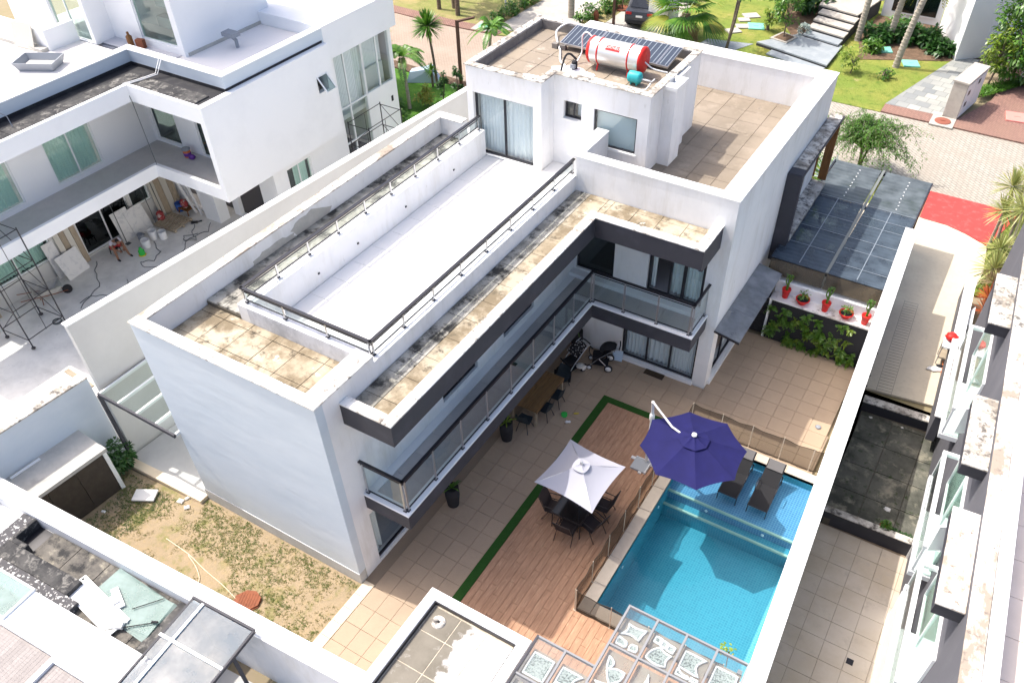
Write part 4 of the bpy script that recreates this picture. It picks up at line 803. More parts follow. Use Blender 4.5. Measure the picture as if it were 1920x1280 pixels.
def pot_plant(label, loc, tall):
    t = thing('potted_plant', label, 'potted plant', loc, 0, 'red pots along the white shelf')
    if tall:
        MB().lathe([(0.10, 0), (0.145, 0.32), (0.16, 0.32), (0.16, 0.37), (0.13, 0.37), (0.12, 0.33), (0, 0.33)], n=16).build('pot', 'red_plastic', t)
        mb = MB().tube([(0, 0, 0.3), (0.02, 0.01, 0.7), (-0.02, 0, 0.95)], 0.045, 7, 0.03).tube([(0.01, 0, 0.6), (0.09, 0.02, 0.78), (0.10, 0.02, 0.95)], 0.03, 6, 0.02).tube([(0.0, 0, 0.5), (-0.08, -0.02, 0.66), (-0.08, -0.02, 0.85)], 0.03, 6, 0.02)
        for k in range(16): leaf(mb, Vector((R.uniform(-.09, .1), R.uniform(-.03, .03), R.uniform(0.8, 0.98))), Vector((R.uniform(-1, 1), R.uniform(-1, 1), R.uniform(0.2, 1))), 0.14, 0.05)
        mb.build('stem', 'leaf_mid', t)
    else:
        MB().lathe([(0.13, 0), (0.23, 0.17), (0.25, 0.17), (0.25, 0.21), (0.22, 0.21), (0.2, 0.16), (0, 0.16)], n=18).build('pot', 'red_plastic', t); MB().lathe([(0, 0.15), (0.2, 0.155), (0.2, 0.17), (0, 0.19)], n=12).build('soil', 'rubber', t)
        mb = MB()
        for k in range(70):
            a = R.uniform(0, 6.3); q = R.uniform(0, 0.2); leaf(mb, Vector((q*math.cos(a), q*math.sin(a), R.uniform(0.2, 0.45))), Vector((math.cos(a), math.sin(a), R.uniform(-0.2, 1))), 0.09, 0.045)
        for k in range(8):
            a = R.uniform(0, 6.3); mb.tube([(0, 0, 0.17), (0.1*math.cos(a), 0.1*math.sin(a), 0.45)], 0.006, 4)
        mb.build('leaves', 'fern', t)
    return t
pot_plant('red pot with cactus at the house end of the white shelf', (6.42, 16.0, 1.76), True)
pot_plant('low red bowl of thin plants nearest the house on the white shelf', (7.05, 15.95, 1.76), False)
pot_plant('red pot with cactus between the two red bowls on the shelf', (7.85, 15.95, 1.76), True)
pot_plant('low red bowl of pale sprigs beside the cactus nearest the boundary wall', (8.57, 15.95, 1.76), False)
pot_plant('red pot with branching cactus beside the long white boundary wall', (9.22, 15.93, 1.76), True)
t = thing('slatted_gate', 'dark slatted gate under the glass awning beside the ferns', 'gate', (5.26, 15.80, 0))
MB().box(0, 0.72, 0.06, 0.10, 0.02, 2.3).build('gate_leaf', 'black_metal', t)
for k in range(18): piece('slat', 'rubber', t, 0.36, 0.045, 0.15+k*0.12, 0.68, 0.02, 0.09, 0.003)
# driveway
mat('drive', (0.60, 0.53, 0.41), 0.85, [(0.8, 6, 0.4, 0.7, (0.54, 0.475, 0.37)), (6, 7, 0.5, 0.75, (0.50, 0.44, 0.34))], (30, 0.15, 0.01))
mat('drive_joint', (0.20, 0.18, 0.15), 0.95); mat('red_paint', (0.58, 0.06, 0.055), 0.85, [(1.2, 7, 0.42, 0.7, (0.50, 0.055, 0.05)), (3, 9, 0.52, 0.72, (0.55, 0.13, 0.12))], (30, 0.3, 0.01))
DR = struct(MB().prism([(9.0, 26.95), (9.5, 26.85), (10.44, 26.81), (11.27, 26.51), (12.24, 25.98), (12.24, 25.78), (12.40, 24.0), (12.26, 22.1), (12.50, 18.0), (12.62, 15.2), (9.9, 14.88), (9.3, 22.0), (5.25, 22.1), (5.25, 26.9)], -0.1, -0.01).box(5.28, 9.4, 16.5, 22.05, -0.1, -0.012).build('driveway', 'drive'))
mb = MB(); y = 14.9
while y < 20.6:
    for x0, w_ in ((10.40, 0.46),): q = x0-0.052*(y-15); mb.obox((q+w_/2, y, -0.0085), (w_, 0.016, 0.004), (0, 0, A3*2))
    y += 0.165
for x0 in (10.38, 10.88): mb.obox((x0-0.052*2.7, 17.7, -0.0085), (0.012, 5.7, 0.004), (0, 0, A3))
o = mb.build('slot', 'drive_joint', DR); o['kind'] = 'stuff'
struct(MB().prism([(9.25, 29.38), (12.95, 29.38), (12.95, 28.9), (12.25, 26.05), (11.28, 26.53), (10.44, 26.83), (9.3, 26.88)], -0.1, 0.0).build('painted_pavement', 'red_paint'))
struct(MB().prism([(11.3, 25.65), (11.75, 25.85), (11.95, 25.5), (11.9, 25.2), (11.6, 25.45)], -0.012, -0.006).build('rust_stain', 'border_stone'))
# ---------------------------------------------------------------- graphite house on the right
mat('moss_roof', (0.13, 0.13, 0.108), 0.95, [(0.9, 10, 0.42, 0.60, (0.065, 0.068, 0.056)), (2.0, 11, 0.52, 0.66, (0.26, 0.245, 0.19)), (3.5, 9, 0.57, 0.66, (0.04, 0.06, 0.025))], (22, 0.4, 0.02), rand=0.12)
mat('patio_pale', (0.62, 0.55, 0.46), 0.55, [(0.7, 6, 0.42, 0.68, (0.54, 0.46, 0.35)), (2.5, 8, 0.55, 0.72, (0.50, 0.44, 0.36))], rand=0.03)
mat('roof_tile_pink', (0.70, 0.60, 0.53), 0.55, [(1, 6, 0.45, 0.7, (0.64, 0.55, 0.48))], rand=0.03)
G = thing('graphite_house', 'dark grey house with white shallow balconies and weathered slabs over its windows', 'house', (13.42, 5.0, 0), math.atan(0.0565))
UW = -0.2
MB().box(UW, 0.05, -7, 12.9, -1.1, 6.46).build('front_wall', 'graphite_rough', G)
MB().box(0.3, 14, -7, 4.4, 5.3, 5.66).box(0.3, 14, 4.6, 12.9, 5.3, 5.8).build('roof_slab', 'joint_light', G)
for a, b in ((-7, -1.0), (-0.99, 6.0), (6.01, 12.95)): MB().box(UW-0.06, 0.085, a, b, 6.46, 6.51, 0.008).build('parapet_cap', 'mould_cap' if a > 5 else 'peel_cap', G); MB().box(0.10, 0.36, a, b, 6.44, 6.50, 0.008).build('parapet_cap', 'cap_clean', G)
MB().box(0.05, 0.34, -7, 12.9, 5.4, 6.438).box(0.342, 14, 4.4, 4.6, 5.4, 6.44).build('parapet_wall', 'white_paint', G)
MB().box(0.37, 14, 4.35, 4.65, 6.44, 6.50, 0.008).build('parapet_cap', 'cap_clean', G)
MB().box(0.342, 14, -7, 4.398, 5.3, 5.67).build('roof_bed', 'joint_light', G)
tiles('roof_tile', 'roof_tile_pink', G, 0.36, 3.6, -7, 4.39, 5.70, 1.55, 0.95, 0.03, 0.01, jz=0.0008)
tiles('roof_panel', 'moss_roof', G, 0.36, 3.6, 4.66, 12, 5.86, 1.5, 1.3, 0.05, 0.02)
for v in (2.2, -1.5): MB().box(0.46, 0.60, v, v+0.14, 5.701, 5.708).build('floor_drain', 'steel', G)
for i, (v0, v1, m) in enumerate(((1.45, 3.8, 'mould_cap'), (-2.4, 0.1, 'peel_cap'), (6.8, 9.15, 'mould_cap'))):
    MB().box(-0.72, UW-0.002, v0, v1, 5.74, 6.06).build('canopy_slab', 'graphite', G); MB().box(-0.74, UW-0.004, v0-0.02, v1+0.02, 6.06, 6.10, 0.006).build('canopy_top', m, G)
def gbalcony(v0, v1):
    z0, z1 = 2.55, 3.6; f = MB()
    f.box(-0.68, -0.58, v0, v1, z1-0.10, z1).box(-0.578, UW-0.002, v1-0.1, v1, z1-0.10, z1).box(-0.66, -0.60, v1-0.06, v1, z0, z1-0.102).box(-0.66, -0.60, v0, v0+0.06, z0, z1-0.102)
    vm = v0+(v1-v0)*0.62
    f.box(-0.66, UW-0.002, v0, vm, z0-0.12, z0).box(-0.70, -0.662, v0-0.02, v1, z0-0.14, z0+0.02).box(-0.66, UW-0.002, v0-0.02, v0-0.002, z0-0.14, z0+0.02)
    b = f.build('balcony', 'alu_white', G)
    MB().box(-0.655, -0.645, v0+0.07, v1-0.07, z0+0.05, z1-0.11).build('glass_pane', 'clear_glass', b); MB().box(-0.575, UW-0.01, v0+0.01, v0+0.02, z0+0.05, z1-0.05).build('glass_pane', 'green_glass', b)
    w_ = MB()
    for z in (z0+0.02, z0+1.9): w_.box(UW-0.06, UW-0.003, v0+0.2, v1-0.1, z, z+0.07)
    for v in (v0+0.2, (v0+v1)/2, v1-0.17): w_.box(UW-0.06, UW-0.003, v, v+0.07, z0+0.092, z0+1.898)
    w_ = w_.build('window', 'alu_white', G); MB().box(UW-0.035, UW-0.025, v0+0.28, v1-0.18, z0+0.1, z0+1.89).build('pane', 'green_glass', w_); MB().box(UW-0.02, UW-0.004, v0+0.28, v1-0.18, z0+0.1, z0+1.89).build('blind', 'curtain_blue', w_)
for v0, v1 in ((1.0, 4.35), (-2.75, 0.55), (6.1, 10.1), (-6.5, -3.3)): gbalcony(v0, v1)
for a, b, z in ((4.3, 4.9, 4.6), (0.6, 1.0, 4.3)): MB().obox((-0.42, (a+b)/2, z), (0.5, 0.03, 0.9), (0, 0, 0.5)).build('open_sash', 'alu_white', G)
for a, b in ((-6, 2.1), ): MB().box(UW-0.16, UW-0.002, a, b, -0.9, 0.30).build('sill_ledge', 'fresh_white', G)
MB().box(-0.62, -0.36, 8.6, 16.8, -0.1, 0.98).build('garden_wall', 'graphite_rough', G); MB().box(-0.66, -0.30, 8.55, 16.85, 0.98, 1.02, 0.006).build('garden_wall_cap', 'cap_clean', G)
mb = MB(); mb.bar((-0.46, 8.5, 1.3), (-0.46, 12, 1.3), 0.03, 0.03)
for k in range(6): mb.bar((-0.46, 10.2+k*0.25, 1.02), (-0.56, 10.2+k*0.25, 1.34), 0.015, 0.015)
mb.build('hose_rail', 'black_metal', G)
# low mossy annexe roof and the pale patio in front of it
AX = thing('annexe', 'low annexe with dark mossy cast roof beside the long boundary wall', 'annexe', (10.23, 9.57, -0.5))
q = [(0.16, -0.3), (2.86, -0.25), (2.70, 5.0), (-0.04, 4.85)]
MB().prism(q, -0.5, -0.14).build('roof_bed', 'joint_dark', AX)
kq = lambda x, y: 0.12-0.04*y < x < 2.74-0.03*y
tiles('roof_panel', 'moss_roof', AX, 0.0, 2.7, -0.1, 4.8, -0.09, 1.05, 1.18, 0.05, 0.02, None, jz=0.004, tilt=0.003)
MB().prism([(-0.08, 4.86), (2.82, 4.98), (2.80, 5.25), (-0.10, 5.15)], -0.5, 0.26).build('kerb', 'graphite', AX); MB().prism([(-0.10, 4.83), (2.6, 4.95), (2.59, 5.28), (-0.12, 5.18)], 0.26, 0.30).build('kerb_cap', 'mould_cap', AX)  # far kerb's shade is put into its dark face and grey cap
MB().prism([(2.70, -0.35), (2.93, -0.35), (2.80, 5.26), (2.60, 5.26)], -0.5, 0.25).build('kerb', 'white_paint', AX); MB().prism([(2.67, -0.38), (2.96, -0.38), (2.84, 5.29), (2.605, 5.29)], 0.255, 0.295).build('kerb_cap', 'cap_clean', AX)
MB().prism([(0.12, -0.30), (2.695, -0.26), (2.695, -0.06), (0.12, -0.10)], -0.5, 0.14).build('kerb', 'graphite', AX); MB().prism([(0.11, -0.32), (2.66, -0.28), (2.66, -0.04), (0.11, -0.08)], 0.145, 0.18).build('kerb_cap', 'mould_cap', AX)  # grey cap colour holds the shade of the boundary wall
t = thing('potted_plant', 'small terracotta pot with bushy green plant on the annexe roof edge', 'potted plant', (12.08, 9.57, -0.56))
MB().lathe([(0.12, 0), (0.17, 0.24), (0.15, 0.24), (0, 0.2)], n=14).build('pot', 'rust', t); mb = MB()
for k in range(120):
    d = Vector((R.gauss(0, 1), R.gauss(0, 1), abs(R.gauss(0, 1)))).normalized(); leaf(mb, Vector((0, 0, 0.27))+d*R.uniform(0.02, 0.16), d, 0.08, 0.045)
mb.build('leaves', 'leaf_mid', t)
mb = MB()
for k in range(420): leaf(mb, Vector((12.28+R.uniform(0, 0.6), 9.57+R.uniform(0, 0.25), -0.57)), Vector((R.uniform(-1, 1), R.uniform(-1, 1), 1)), R.uniform(0.04, 0.12), 0.04)
tag(mb.build('weeds', 'leaf_dark'), 'low weeds in the corner of the mossy annexe roof', 'weeds', kind='stuff')
for (x, y, s_) in ((12.0, 9.9, 0.09), (10.55, 13.6, 0.05), (11.6, 13.65, 0.04)): tag(MB().blob((0, 0, 0), s_*1.3, s_, s_*0.35, 8, 5, 0.2).build('pebble', 'cap_white', None, (x, y+0.57, -0.57)), {9.9: 'pale stone lying on the mossy annexe roof near the potted plant', 13.6: 'white pebble in the far corner of the annexe roof by the boundary wall', 13.65: 'white pebble by the dark far kerb of the annexe roof'}[y], 'stone')
YD = struct(obj('yard', MB().prism([(10.2, 9.29), (13.22, 9.31), (13.8, 0.0), (14.2, -6.5), (10.9, -6.5)], -1.1, -0.925).mesh('yard', 'patio_grout')))
ky = lambda x, y: 10.64-0.051*(y-1.6) < x < 13.72-0.0565*y+0.02
tiles('floor_tile', 'patio_pale', YD, 9.9, 14.2, -5.5, 9.22, -0.90, 0.64, 0.64, 0.025, 0.008, ky, ox=0.2, jz=0.0008)
MB().box(12.3, 12.48, 5.0, 5.18, -0.899, -0.89).build('floor_drain', 'black_metal', YD)
tag(MB().lathe([(0.10, 0), (0.16, 0.03), (0.15, 0.06), (0, 0.07)], n=14).build('floor_lamp', 'rubber', None, (13.95, 2.05, 5.70)), 'black round fitting on the pink tiled roof at right', 'fitting')
tag(MB().lathe([(0.08, 0), (0.12, 0.03), (0.05, 0.09), (0, 0.09)], n=12).build('floor_lamp', 'plastic_grey', None, (13.9, 2.55, 5.70)), 'smaller grey fitting just beyond the black one on the pink tiled roof', 'fitting')
# things left along the driveway
t = thing('trestle_table', 'small metal trestle table with red bags on the driveway', 'table', (12.06, 17.65, 0), A3)
MB().box(-0.26, 0.26, -0.3, 0.3, 0.78, 0.82).build('tabletop', 'alu_white', t)
for sx in (-0.23, 0.23):
    for sy in (-0.27, 0.27): MB().tube([(sx, sy, 0), (sx, sy, 0.78)], 0.018, 6).build('leg', 'steel', t)
MB().box(-0.24, 0.24, -0.28, 0.28, 0.28, 0.31).build('shelf', 'raw_wood', t)
tag(MB().blob((0, 0, 0.13), 0.24, 0.20, 0.14, 12, 7, 0.16).build('bag', 'red_plastic', None, (12.02, 17.85, 0.82)), 'crumpled red bag on the trestle table by the driveway', 'bag')
tag(MB().blob((0, 0, 0.2), 0.2, 0.17, 0.22, 12, 7, 0.15).build('bag', 'green_plastic', None, (12.3, 18.5, 0.0)), 'dark green sack behind the trestle table on the driveway', 'sack')
tag(MB().blob((0, 0, 0.1), 0.26, 0.2, 0.12, 12, 7, 0.15).build('bag', 'plastic_white', None, (12.08, 18.4, 0.0)), 'pale cement bag beside the green sack on the driveway', 'bag')
for k in range(3): tag(MB().obox((0, 0, 0.45), (0.02, 1.4-0.2*k, 0.9), (0, rad(14), 0)).build('board', 'alu_white', None, (12.36-0.05*k, 19.4, 0.0), A3), ['tall white board leaning on the low wall by the driveway', 'middle white board leaning in the stack by the driveway', 'front white board of the stack leaning by the driveway'][k], 'board')
tag(MB().obox((0, 0, 0.04), (0.34, 1.1, 0.05), (0, rad(8), 0)).build('plank', 'orange_plastic', None, (12.28, 17.0, 0.0), A3+0.05), 'orange brown plank lying beside the trestle table', 'plank')
tag(MB().blob((0, 0, 0.03), 0.34, 0.16, 0.04, 12, 5, 0.25).build('cloth', 'plastic_white', None, (11.95, 17.05, 0.0), 0.5), 'white crumpled cloth lying in front of the trestle table', 'cloth')
tag(MB().blob((0, 0, 0.06), 0.14, 0.06, 0.04, 10, 5, 0.25).build('shoe', 'rubber', None, (12.02, 17.2, 0.03), 0.2), 'dark shoe on the white cloth by the trestle table', 'shoe')
# ---------------------------------------------------------------- lawn, side passage and shed
mat('lawn_soil', (0.33, 0.255, 0.165), 0.95, [(0.8, 7, 0.42, 0.62, (0.28, 0.22, 0.14)), (1.6, 8, 0.52, 0.66, (0.20, 0.19, 0.07)), (7, 8, 0.5, 0.7, (0.33, 0.25, 0.14))], (20, 0.5, 0.03))
struct(MB().prism([(-9.6, 0.25), (-9.2, -0.45), (-5.95, -0.3), (-5.95, -0.03), (0.0, -0.03), (0.015, -2.95), (-8.7, -3.35), (-12, -3.5), (-12, 0.25)], -0.11, -0.03).build('lawn', 'lawn_soil'))
leafmat('dry_grass', (0.15, 0.16, 0.035), (0.33, 0.27, 0.10)); leafmat('grass_blade', (0.08, 0.14, 0.02), (0.17, 0.21, 0.04))
def tuftfield(name, m, n, fn, h, lab):
    mb = MB()
    for i in range(n):
        x, y = fn()
        for k in range(5):
            a = R.uniform(0, 6.3); d = Vector((math.cos(a)*0.6, math.sin(a)*0.6, 1)); leaf(mb, Vector((x+R.uniform(-.03, .03), y+R.uniform(-.03, .03), -0.03)), d, R.uniform(0.5, 1)*h, 0.014, droop=0.4, seg=2)
    tag(mb.build(name, m), lab, 'grass', kind='stuff')
from mathutils import noise as NZ
tuftfield('grass', 'leaf_dark', 900, lambda: (R.uniform(-8.5, -7.0), R.uniform(-3.1, -0.6)), 0.06, 'dark grass tufts added to deepen the shade at the lawn end')  # dark tufts put the shed's shade into the lawn colour
def lawnpt(th):
    while True:
        x, y = R.uniform(-9.0, -0.05), R.uniform(-3.2, -0.1)
        if (x < -5.9 and y > -0.55): continue
        v = NZ.noise(Vector((x*0.75, y*0.75, 3.1)))+0.5*NZ.noise(Vector((x*2.3, y*2.3, 1.1)))+0.3*(y > -1.4)
        if v > th: return x, y
tuftfield('grass', 'grass_blade', 2600, lambda: lawnpt(0.12), 0.07, 'green tufts of grass on the dry lawn'); tuftfield('dry_grass', 'dry_grass', 3400, lambda: lawnpt(-0.15), 0.055, 'dry straw coloured grass on the lawn')
t = thing('inspection_cover', 'rusty hexagonal inspection cover tilted on the dry lawn', 'cover', (-2.35, -2.05, -0.03), rad(20))
hx = [(0.36*math.cos(a*math.pi/4+0.4), 0.30*math.sin(a*math.pi/4+0.4)) for a in range(8)]
MB().prism([(x*1.12, y*1.12) for x, y in hx], 0.0, 0.03).build('rim', 'rust', t); mb = MB()
for k in range(7): mb.box(-0.30+k*0.1, -0.285+k*0.1, -0.24, 0.24, 0.0, 0.008)
lid = MB().prism(hx, 0, 0.025).build('lid', 'rust', t, (0.03, 0.03, 0.045)); lid.rotation_euler = (rad(5), rad(-3), 0)
for k in range(7): piece('rib', 'rust', lid, -0.24+k*0.08, 0, 0.029, 0.014, 0.40, 0.008, 0.001)
tag(MB().tube(smooth([(-5.9, -1.72, -0.012), (-4.9, -1.78, -0.005), (-4.1, -1.92, -0.005), (-3.3, -2.02, -0.005), (-2.65, -2.15, -0.012)]), 0.013, 6).tube(smooth([(-4.9, -1.80, -0.005), (-4.3, -2.02, -0.005), (-3.95, -2.3, -0.01), (-3.85, -2.8, -0.005)]), 0.013, 6).build('hose', 'border_stone'), 'pale hose lying across the dry lawn towards the rusty cover', 'hose')
for i, (x, y, sx, sy, rz, m, lb) in enumerate(((-7.75, -0.95, 0.62, 0.42, 0.5, 'marble', 'pale stone slab stacked on rubble at the passage edge'), (-6.6, -0.55, 0.2, 0.16, 0.2, 'cap_white', 'broken white tile on the lawn near the gable'), (-6.25, -0.62, 0.16, 0.13, 0.9, 'cap_white', 'small white rubble lump beside the gable corner'), (-6.5, -0.35, 0.18, 0.1, 1.3, 'board_pale', 'thin broken tile against the passage kerb'), (-8.3, -2.0, 0.12, 0.07, 0.3, 'cap_white', 'white scrap on the shaded part of the lawn'))):
    o = MB().box(-sx/2, sx/2, -sy/2, sy/2, 0, 0.06, 0.01)
    if i == 0: o.box(-sx/2+0.05, sx/2+0.1, -sy/2-0.06, sy/2-0.05, 0.063, 0.12, 0.01)
    tag(o.build('rubble', m, None, (x, y, -0.035), rz), lb, 'rubble')
PS = struct(MB().prism([(-9.28, -0.12), (-5.96, 0.02), (-5.96, 6), (-8.9, 6)], -0.11, 0.06).build('passage_floor', 'balcony_stone'))
struct(MB().prism([(-9.34, -0.40), (-5.98, -0.30), (-5.98, 0.01), (-9.30, -0.13)], -0.11, 0.10).build('passage_kerb', 'border_stone'))
t = thing('glass_canopy', 'glass roof over the side passage between gable and tall boundary wall', 'canopy', (-9.2, -0.12, 0))
for k in range(4): MB().obox((0.43+k*0.80, 2.6, 2.93), (0.76, 5.3, 0.012)).build('pane', 'clear_glass', t)
for k in range(5): MB().bar((0.03+k*0.80, 0, 2.90), (0.03+k*0.80, 5.2, 2.90), 0.06, 0.10).build('rafter', 'alu_white', t)
MB().bar((0, -0.02, 2.90), (3.25, -0.05, 2.90), 0.06, 0.12).bar((-0.01, -0.0, 2.90), (-0.02, 5.2, 2.90), 0.05, 0.08).build('edge_beam', 'graphite', t)
MB().box(-0.06, 0.04, -0.06, 0.04, 0.0, 2.84).build('post', 'graphite', t)
t = thing('wall_lamp', 'small black lamp on the passage wall beyond the post', 'lamp', (-9.05, 2.0, 1.4)); MB().box(0.0, 0.12, -0.12, 0.12, -0.10, 0.10).build('body', 'rubber', t); MB().box(0.121, 0.13, -0.09, 0.09, -0.07, 0.07).build('lens', 'plastic_grey', t)
S = thing('shed', 'low shed with dark brown double doors and grey slab roof', 'shed', (-8.57, -1.0, 0), -AL)
MB().box(-0.06, 0.05, -0.12, 0.0, -0.05, 1.64).build('door_frame', 'alu_white', S); MB().box(-0.06, 0.05, -2.9, -2.8, -0.05, 1.64).build('door_frame', 'alu_white', S); MB().box(-1.2, -0.02, -0.04, 0.0, -0.05, 1.6).build('side_wall', 'shade_blue_paint', S)
mat('shed_door', (0.045, 0.036, 0.030), 0.6, [(6, 6, 0.4, 0.7, (0.06, 0.05, 0.04))])
for k in range(3): MB().box(-0.01, 0.03, -0.125-0.89*(k+1)+0.012, -0.125-0.89*k, 0.0, 1.6).build('door_leaf', 'shed_door', S)
MB().box(-1.35, -0.16, -3.6, 0.02, 1.66, 1.74).build('roof_slab', 'dusty_slab' if 'dusty_slab' in MATS else 'plaster_grey', S); MB().box(-0.158, 0.10, -3.6, 0.03, 1.64, 1.76, 0.005).build('roof_edge', 'plaster_grey', S)
MB().box(-1.3, -0.2, -3.5, -0.05, -0.05, 0.0).build('floor', 'room_dark', S)
MB().box(-1.15, -1.08, -2.2, -1.3, 1.75, 1.80).build('flashing', 'alu_white', S)
# ---------------------------------------------------------------- near roofs south of the lawn
mat('slab_dirty', (0.19, 0.175, 0.15), 0.95, [(1.0, 10, 0.40, 0.60, (0.085, 0.08, 0.074)), (2.6, 11, 0.50, 0.62, (0.035, 0.035, 0.035)), (1.8, 10, 0.58, 0.70, (0.36, 0.33, 0.26))], (20, 0.4, 0.02), rand=0.1)
mat('slab_speckle', (0.09, 0.088, 0.092), 0.95, [(9, 10, 0.55, 0.60, (0.62, 0.61, 0.59))], (20, 0.4, 0.02))
mat('louvre', (0.33, 0.30, 0.285), 0.7, [(4, 6, 0.4, 0.7, (0.25, 0.225, 0.215), (1, 8, 1))], rand=0.12)
F = thing('near_house', 'roofscape of the near house with dirty slab and white flat roof', 'house', (-8.6, -3.33, 0), AN)
fb = lambda mb, u0, u1, v0, v1, z0, z1, c=0.0: mb.box(u0, u1, v0, v1, z0, z1, c)
MB().box(-6, 6.42, -2.2, -0.47, -0.4, 1.80).build('wall_body', 'white_paint', F)
tiles('roof_panel', 'slab_dirty', F, 1.55, 6.05, -2.0, -0.48, 1.88, 1.05, 0.76, 0.07, 0.016, jz=0.004, ch=0.006)
MB().box(6.06, 6.42, -2.1, -0.47, 1.802, 1.92, 0.01).build('gutter', 'bitumen', F)
MB().box(0.9, 1.0, -1.25, -0.48, 1.802, 2.12, 0.01).box(1.002, 1.5, -1.25, -1.12, 1.802, 2.12, 0.01).box(0.9, 3.6, -1.7, -1.252, 1.89, 2.12, 0.01).build('upstand', 'bitumen', F)
MB().box(0.7, 4.0, -2.02, -1.702, 1.89, 2.10, 0.01).box(0.5, 0.898, -1.7, -0.48, 1.802, 2.10, 0.01).build('kerb', 'slab_speckle', F)
MB().box(1.002, 1.52, -1.118, -0.48, 1.6, 1.81).build('opening', 'black_metal', F); MB().box(3.62, 4.1, -1.70, -1.40, 1.86, 1.897).build('opening', 'black_metal', F)  # solid black blocks stand in for the darkness inside the holes
# sheets of glass stored on the slab
for k in range(4): tag(MB().obox((0, 0, 0), (2.15-0.10*k, 1.1-0.05*k, 0.012)).build('glass_sheet', 'pale_sheet', None, (-3.52+0.04*k, -4.15-0.02*k, 1.905+0.016*k), AN+rad(-4+3*k)), ['lowest and largest glass sheet in the stack on the dirty slab', 'second glass sheet from the bottom of the stack on the dirty slab', 'third glass sheet from the bottom of the stack on the slab', 'topmost glass sheet of the stack on the dirty slab'][k], 'glass sheet', 'glass sheets stored on the slab')
tag(MB().box(-1.0, 1.0, -0.30, 0.30, 0, 0.03).build('white_board', 'alu_white', None, (-4.15, -4.62, 1.97), AN+rad(-11)), 'large white board lying on the glass sheets', 'board')
tag(MB().box(-0.32, 0.32, -0.09, 0.09, 0, 0.05).box(-0.1, 0.16, -0.15, 0.02, 0.052, 0.09).build('offcut', 'plastic_white', None, (-3.85, -4.22, 1.97), rad(-24)), 'white offcut lying behind the white board on the glass', 'offcut')
tag(MB().box(-0.13, 0.13, -0.08, 0.08, 0, 0.09, 0.01).box(-0.05, 0.2, 0.09, 0.15, 0, 0.05).build('junction_box', 'plastic_white', None, (-3.22, -4.74, 1.97), rad(30)), 'small white box at the end of the white board', 'box')
tag(MB().tube([(-0.5, -0.42, 0.02), (0.42, 0.36, 0.02)], 0.014, 5).tube([(0.3, 0.3, 0.03), (0.46, 0.36, 0.06)], 0.03, 5).build('rod', 'rubber', None, (-2.9, -4.55, 1.98)), 'dark rod lying across the glass sheets', 'rod')
tag(MB().tube([(-0.25, -0.3, 0.02), (0.2, 0.3, 0.02)], 0.012, 5).build('rod', 'rubber', None, (-3.05, -3.95, 1.98)), 'shorter dark rod at the far end of the glass sheets', 'rod')
tag(MB().lathe([(0.06, 0), (0.06, 0.1), (0.03, 0.12), (0, 0.12)], n=10).tube([(0, 0, 0.05), (0.2, 0.1, 0.05)], 0.02, 6).build('tap', 'rubber', None, (-5.05, -4.3, 1.885)), 'small dark fitting on the dirty slab beside the kerb', 'fitting')
# white flat roof with slatted skylights
zr = 2.30
MB().box(-6, 6.95, -8.0, -2.02, 0.0, 1.9).build('wall_body', 'white_paint', F)
for b in [(4.15, 5.85, -3.6, -2.022), (3.0, 4.148, -2.9, -2.022), (1.2, 2.998, -2.62, -2.45), (5.852, 6.95, -3.6, -2.1)]: pass
mb = MB(); wallr = [(-5.0, 2.95, -2.82, -2.30), (-5.0, 4.80, -7.0, -3.0), (4.92, 6.6, -7.0, -3.1)]
wall_pts = sorted({-6, 6.95, *[h[0] for h in wallr], *[h[1] for h in wallr]})
for i in range(len(wall_pts)-1):
    a, b = wall_pts[i], wall_pts[i+1]; cuts = sorted([(h[2], h[3]) for h in wallr if h[0] <= a+1e-6 and h[1] >= b-1e-6]); z = -8.0
    for c0, c1 in cuts+[(-2.02, -2.02)]:
        if c0 > z+1e-4: mb.box(a, b, z, c0, 1.902, zr)
        z = max(z, c1)
mb.build('white_roof', 'fresh_white', F)
for h in wallr:
    n = int((h[1]-max(h[0], -0.5))/0.11)
    for k in range(n):
        o = piece('slat', 'louvre', F, max(h[0], -0.5)+0.06+k*0.11, (h[2]+h[3])/2, zr-0.10, 0.10, h[3]-h[2]-0.02, 0.02, 0.002); o.rotation_euler = (0, rad(6), 0)
MB().box(-0.5, 2.93, -2.84, -2.03, zr+0.02, zr+0.034).build('skylight_pane', 'pale_sheet', F); MB().box(-0.5, 2.99, -2.03, -1.98, zr+0.002, zr+0.06).box(2.94, 2.99, -2.9, -2.032, zr+0.002, zr+0.06).build('skylight_bar', 'alu_white', F)
# sloping glass canopy at the end of the near house
t = thing('glass_canopy', 'tilted blue glass canopy with white bars beside the dirty slab', 'canopy', (-1.9, -3.42, 0), AN)
def pane(u0, u1, v0, v1, z0, z1, m='sky_glass'):
    vs = [(u0, v0, z0), (u1, v0, z0), (u1, v1, z1), (u0, v1, z1)]; MB().add(vs+[(a, b, c+0.014) for a, b, c in vs], [(3, 2, 1, 0), (4, 5, 6, 7), (0, 1, 5, 4), (1, 2, 6, 5), (2, 3, 7, 6), (3, 0, 4, 7)]).build('pane', m, t)
pane(0.42, 1.88, -1.02, -0.05, 2.46, 2.52); pane(0.08, 0.36, -1.60, -0.05, 2.43, 2.52); pane(0.42, 1.88, -2.3, -1.10, 2.38, 2.46); pane(0.0, 0.36, -2.6, -1.7, 2.35, 2.42)
for a, b in (((0.39, -0.03, 2.55), (0.39, -2.4, 2.41)), ((0.02, -1.06, 2.50), (1.92, -1.06, 2.50))): MB().bar(a, b, 0.07, 0.05).build('bar', 'alu_white', t)
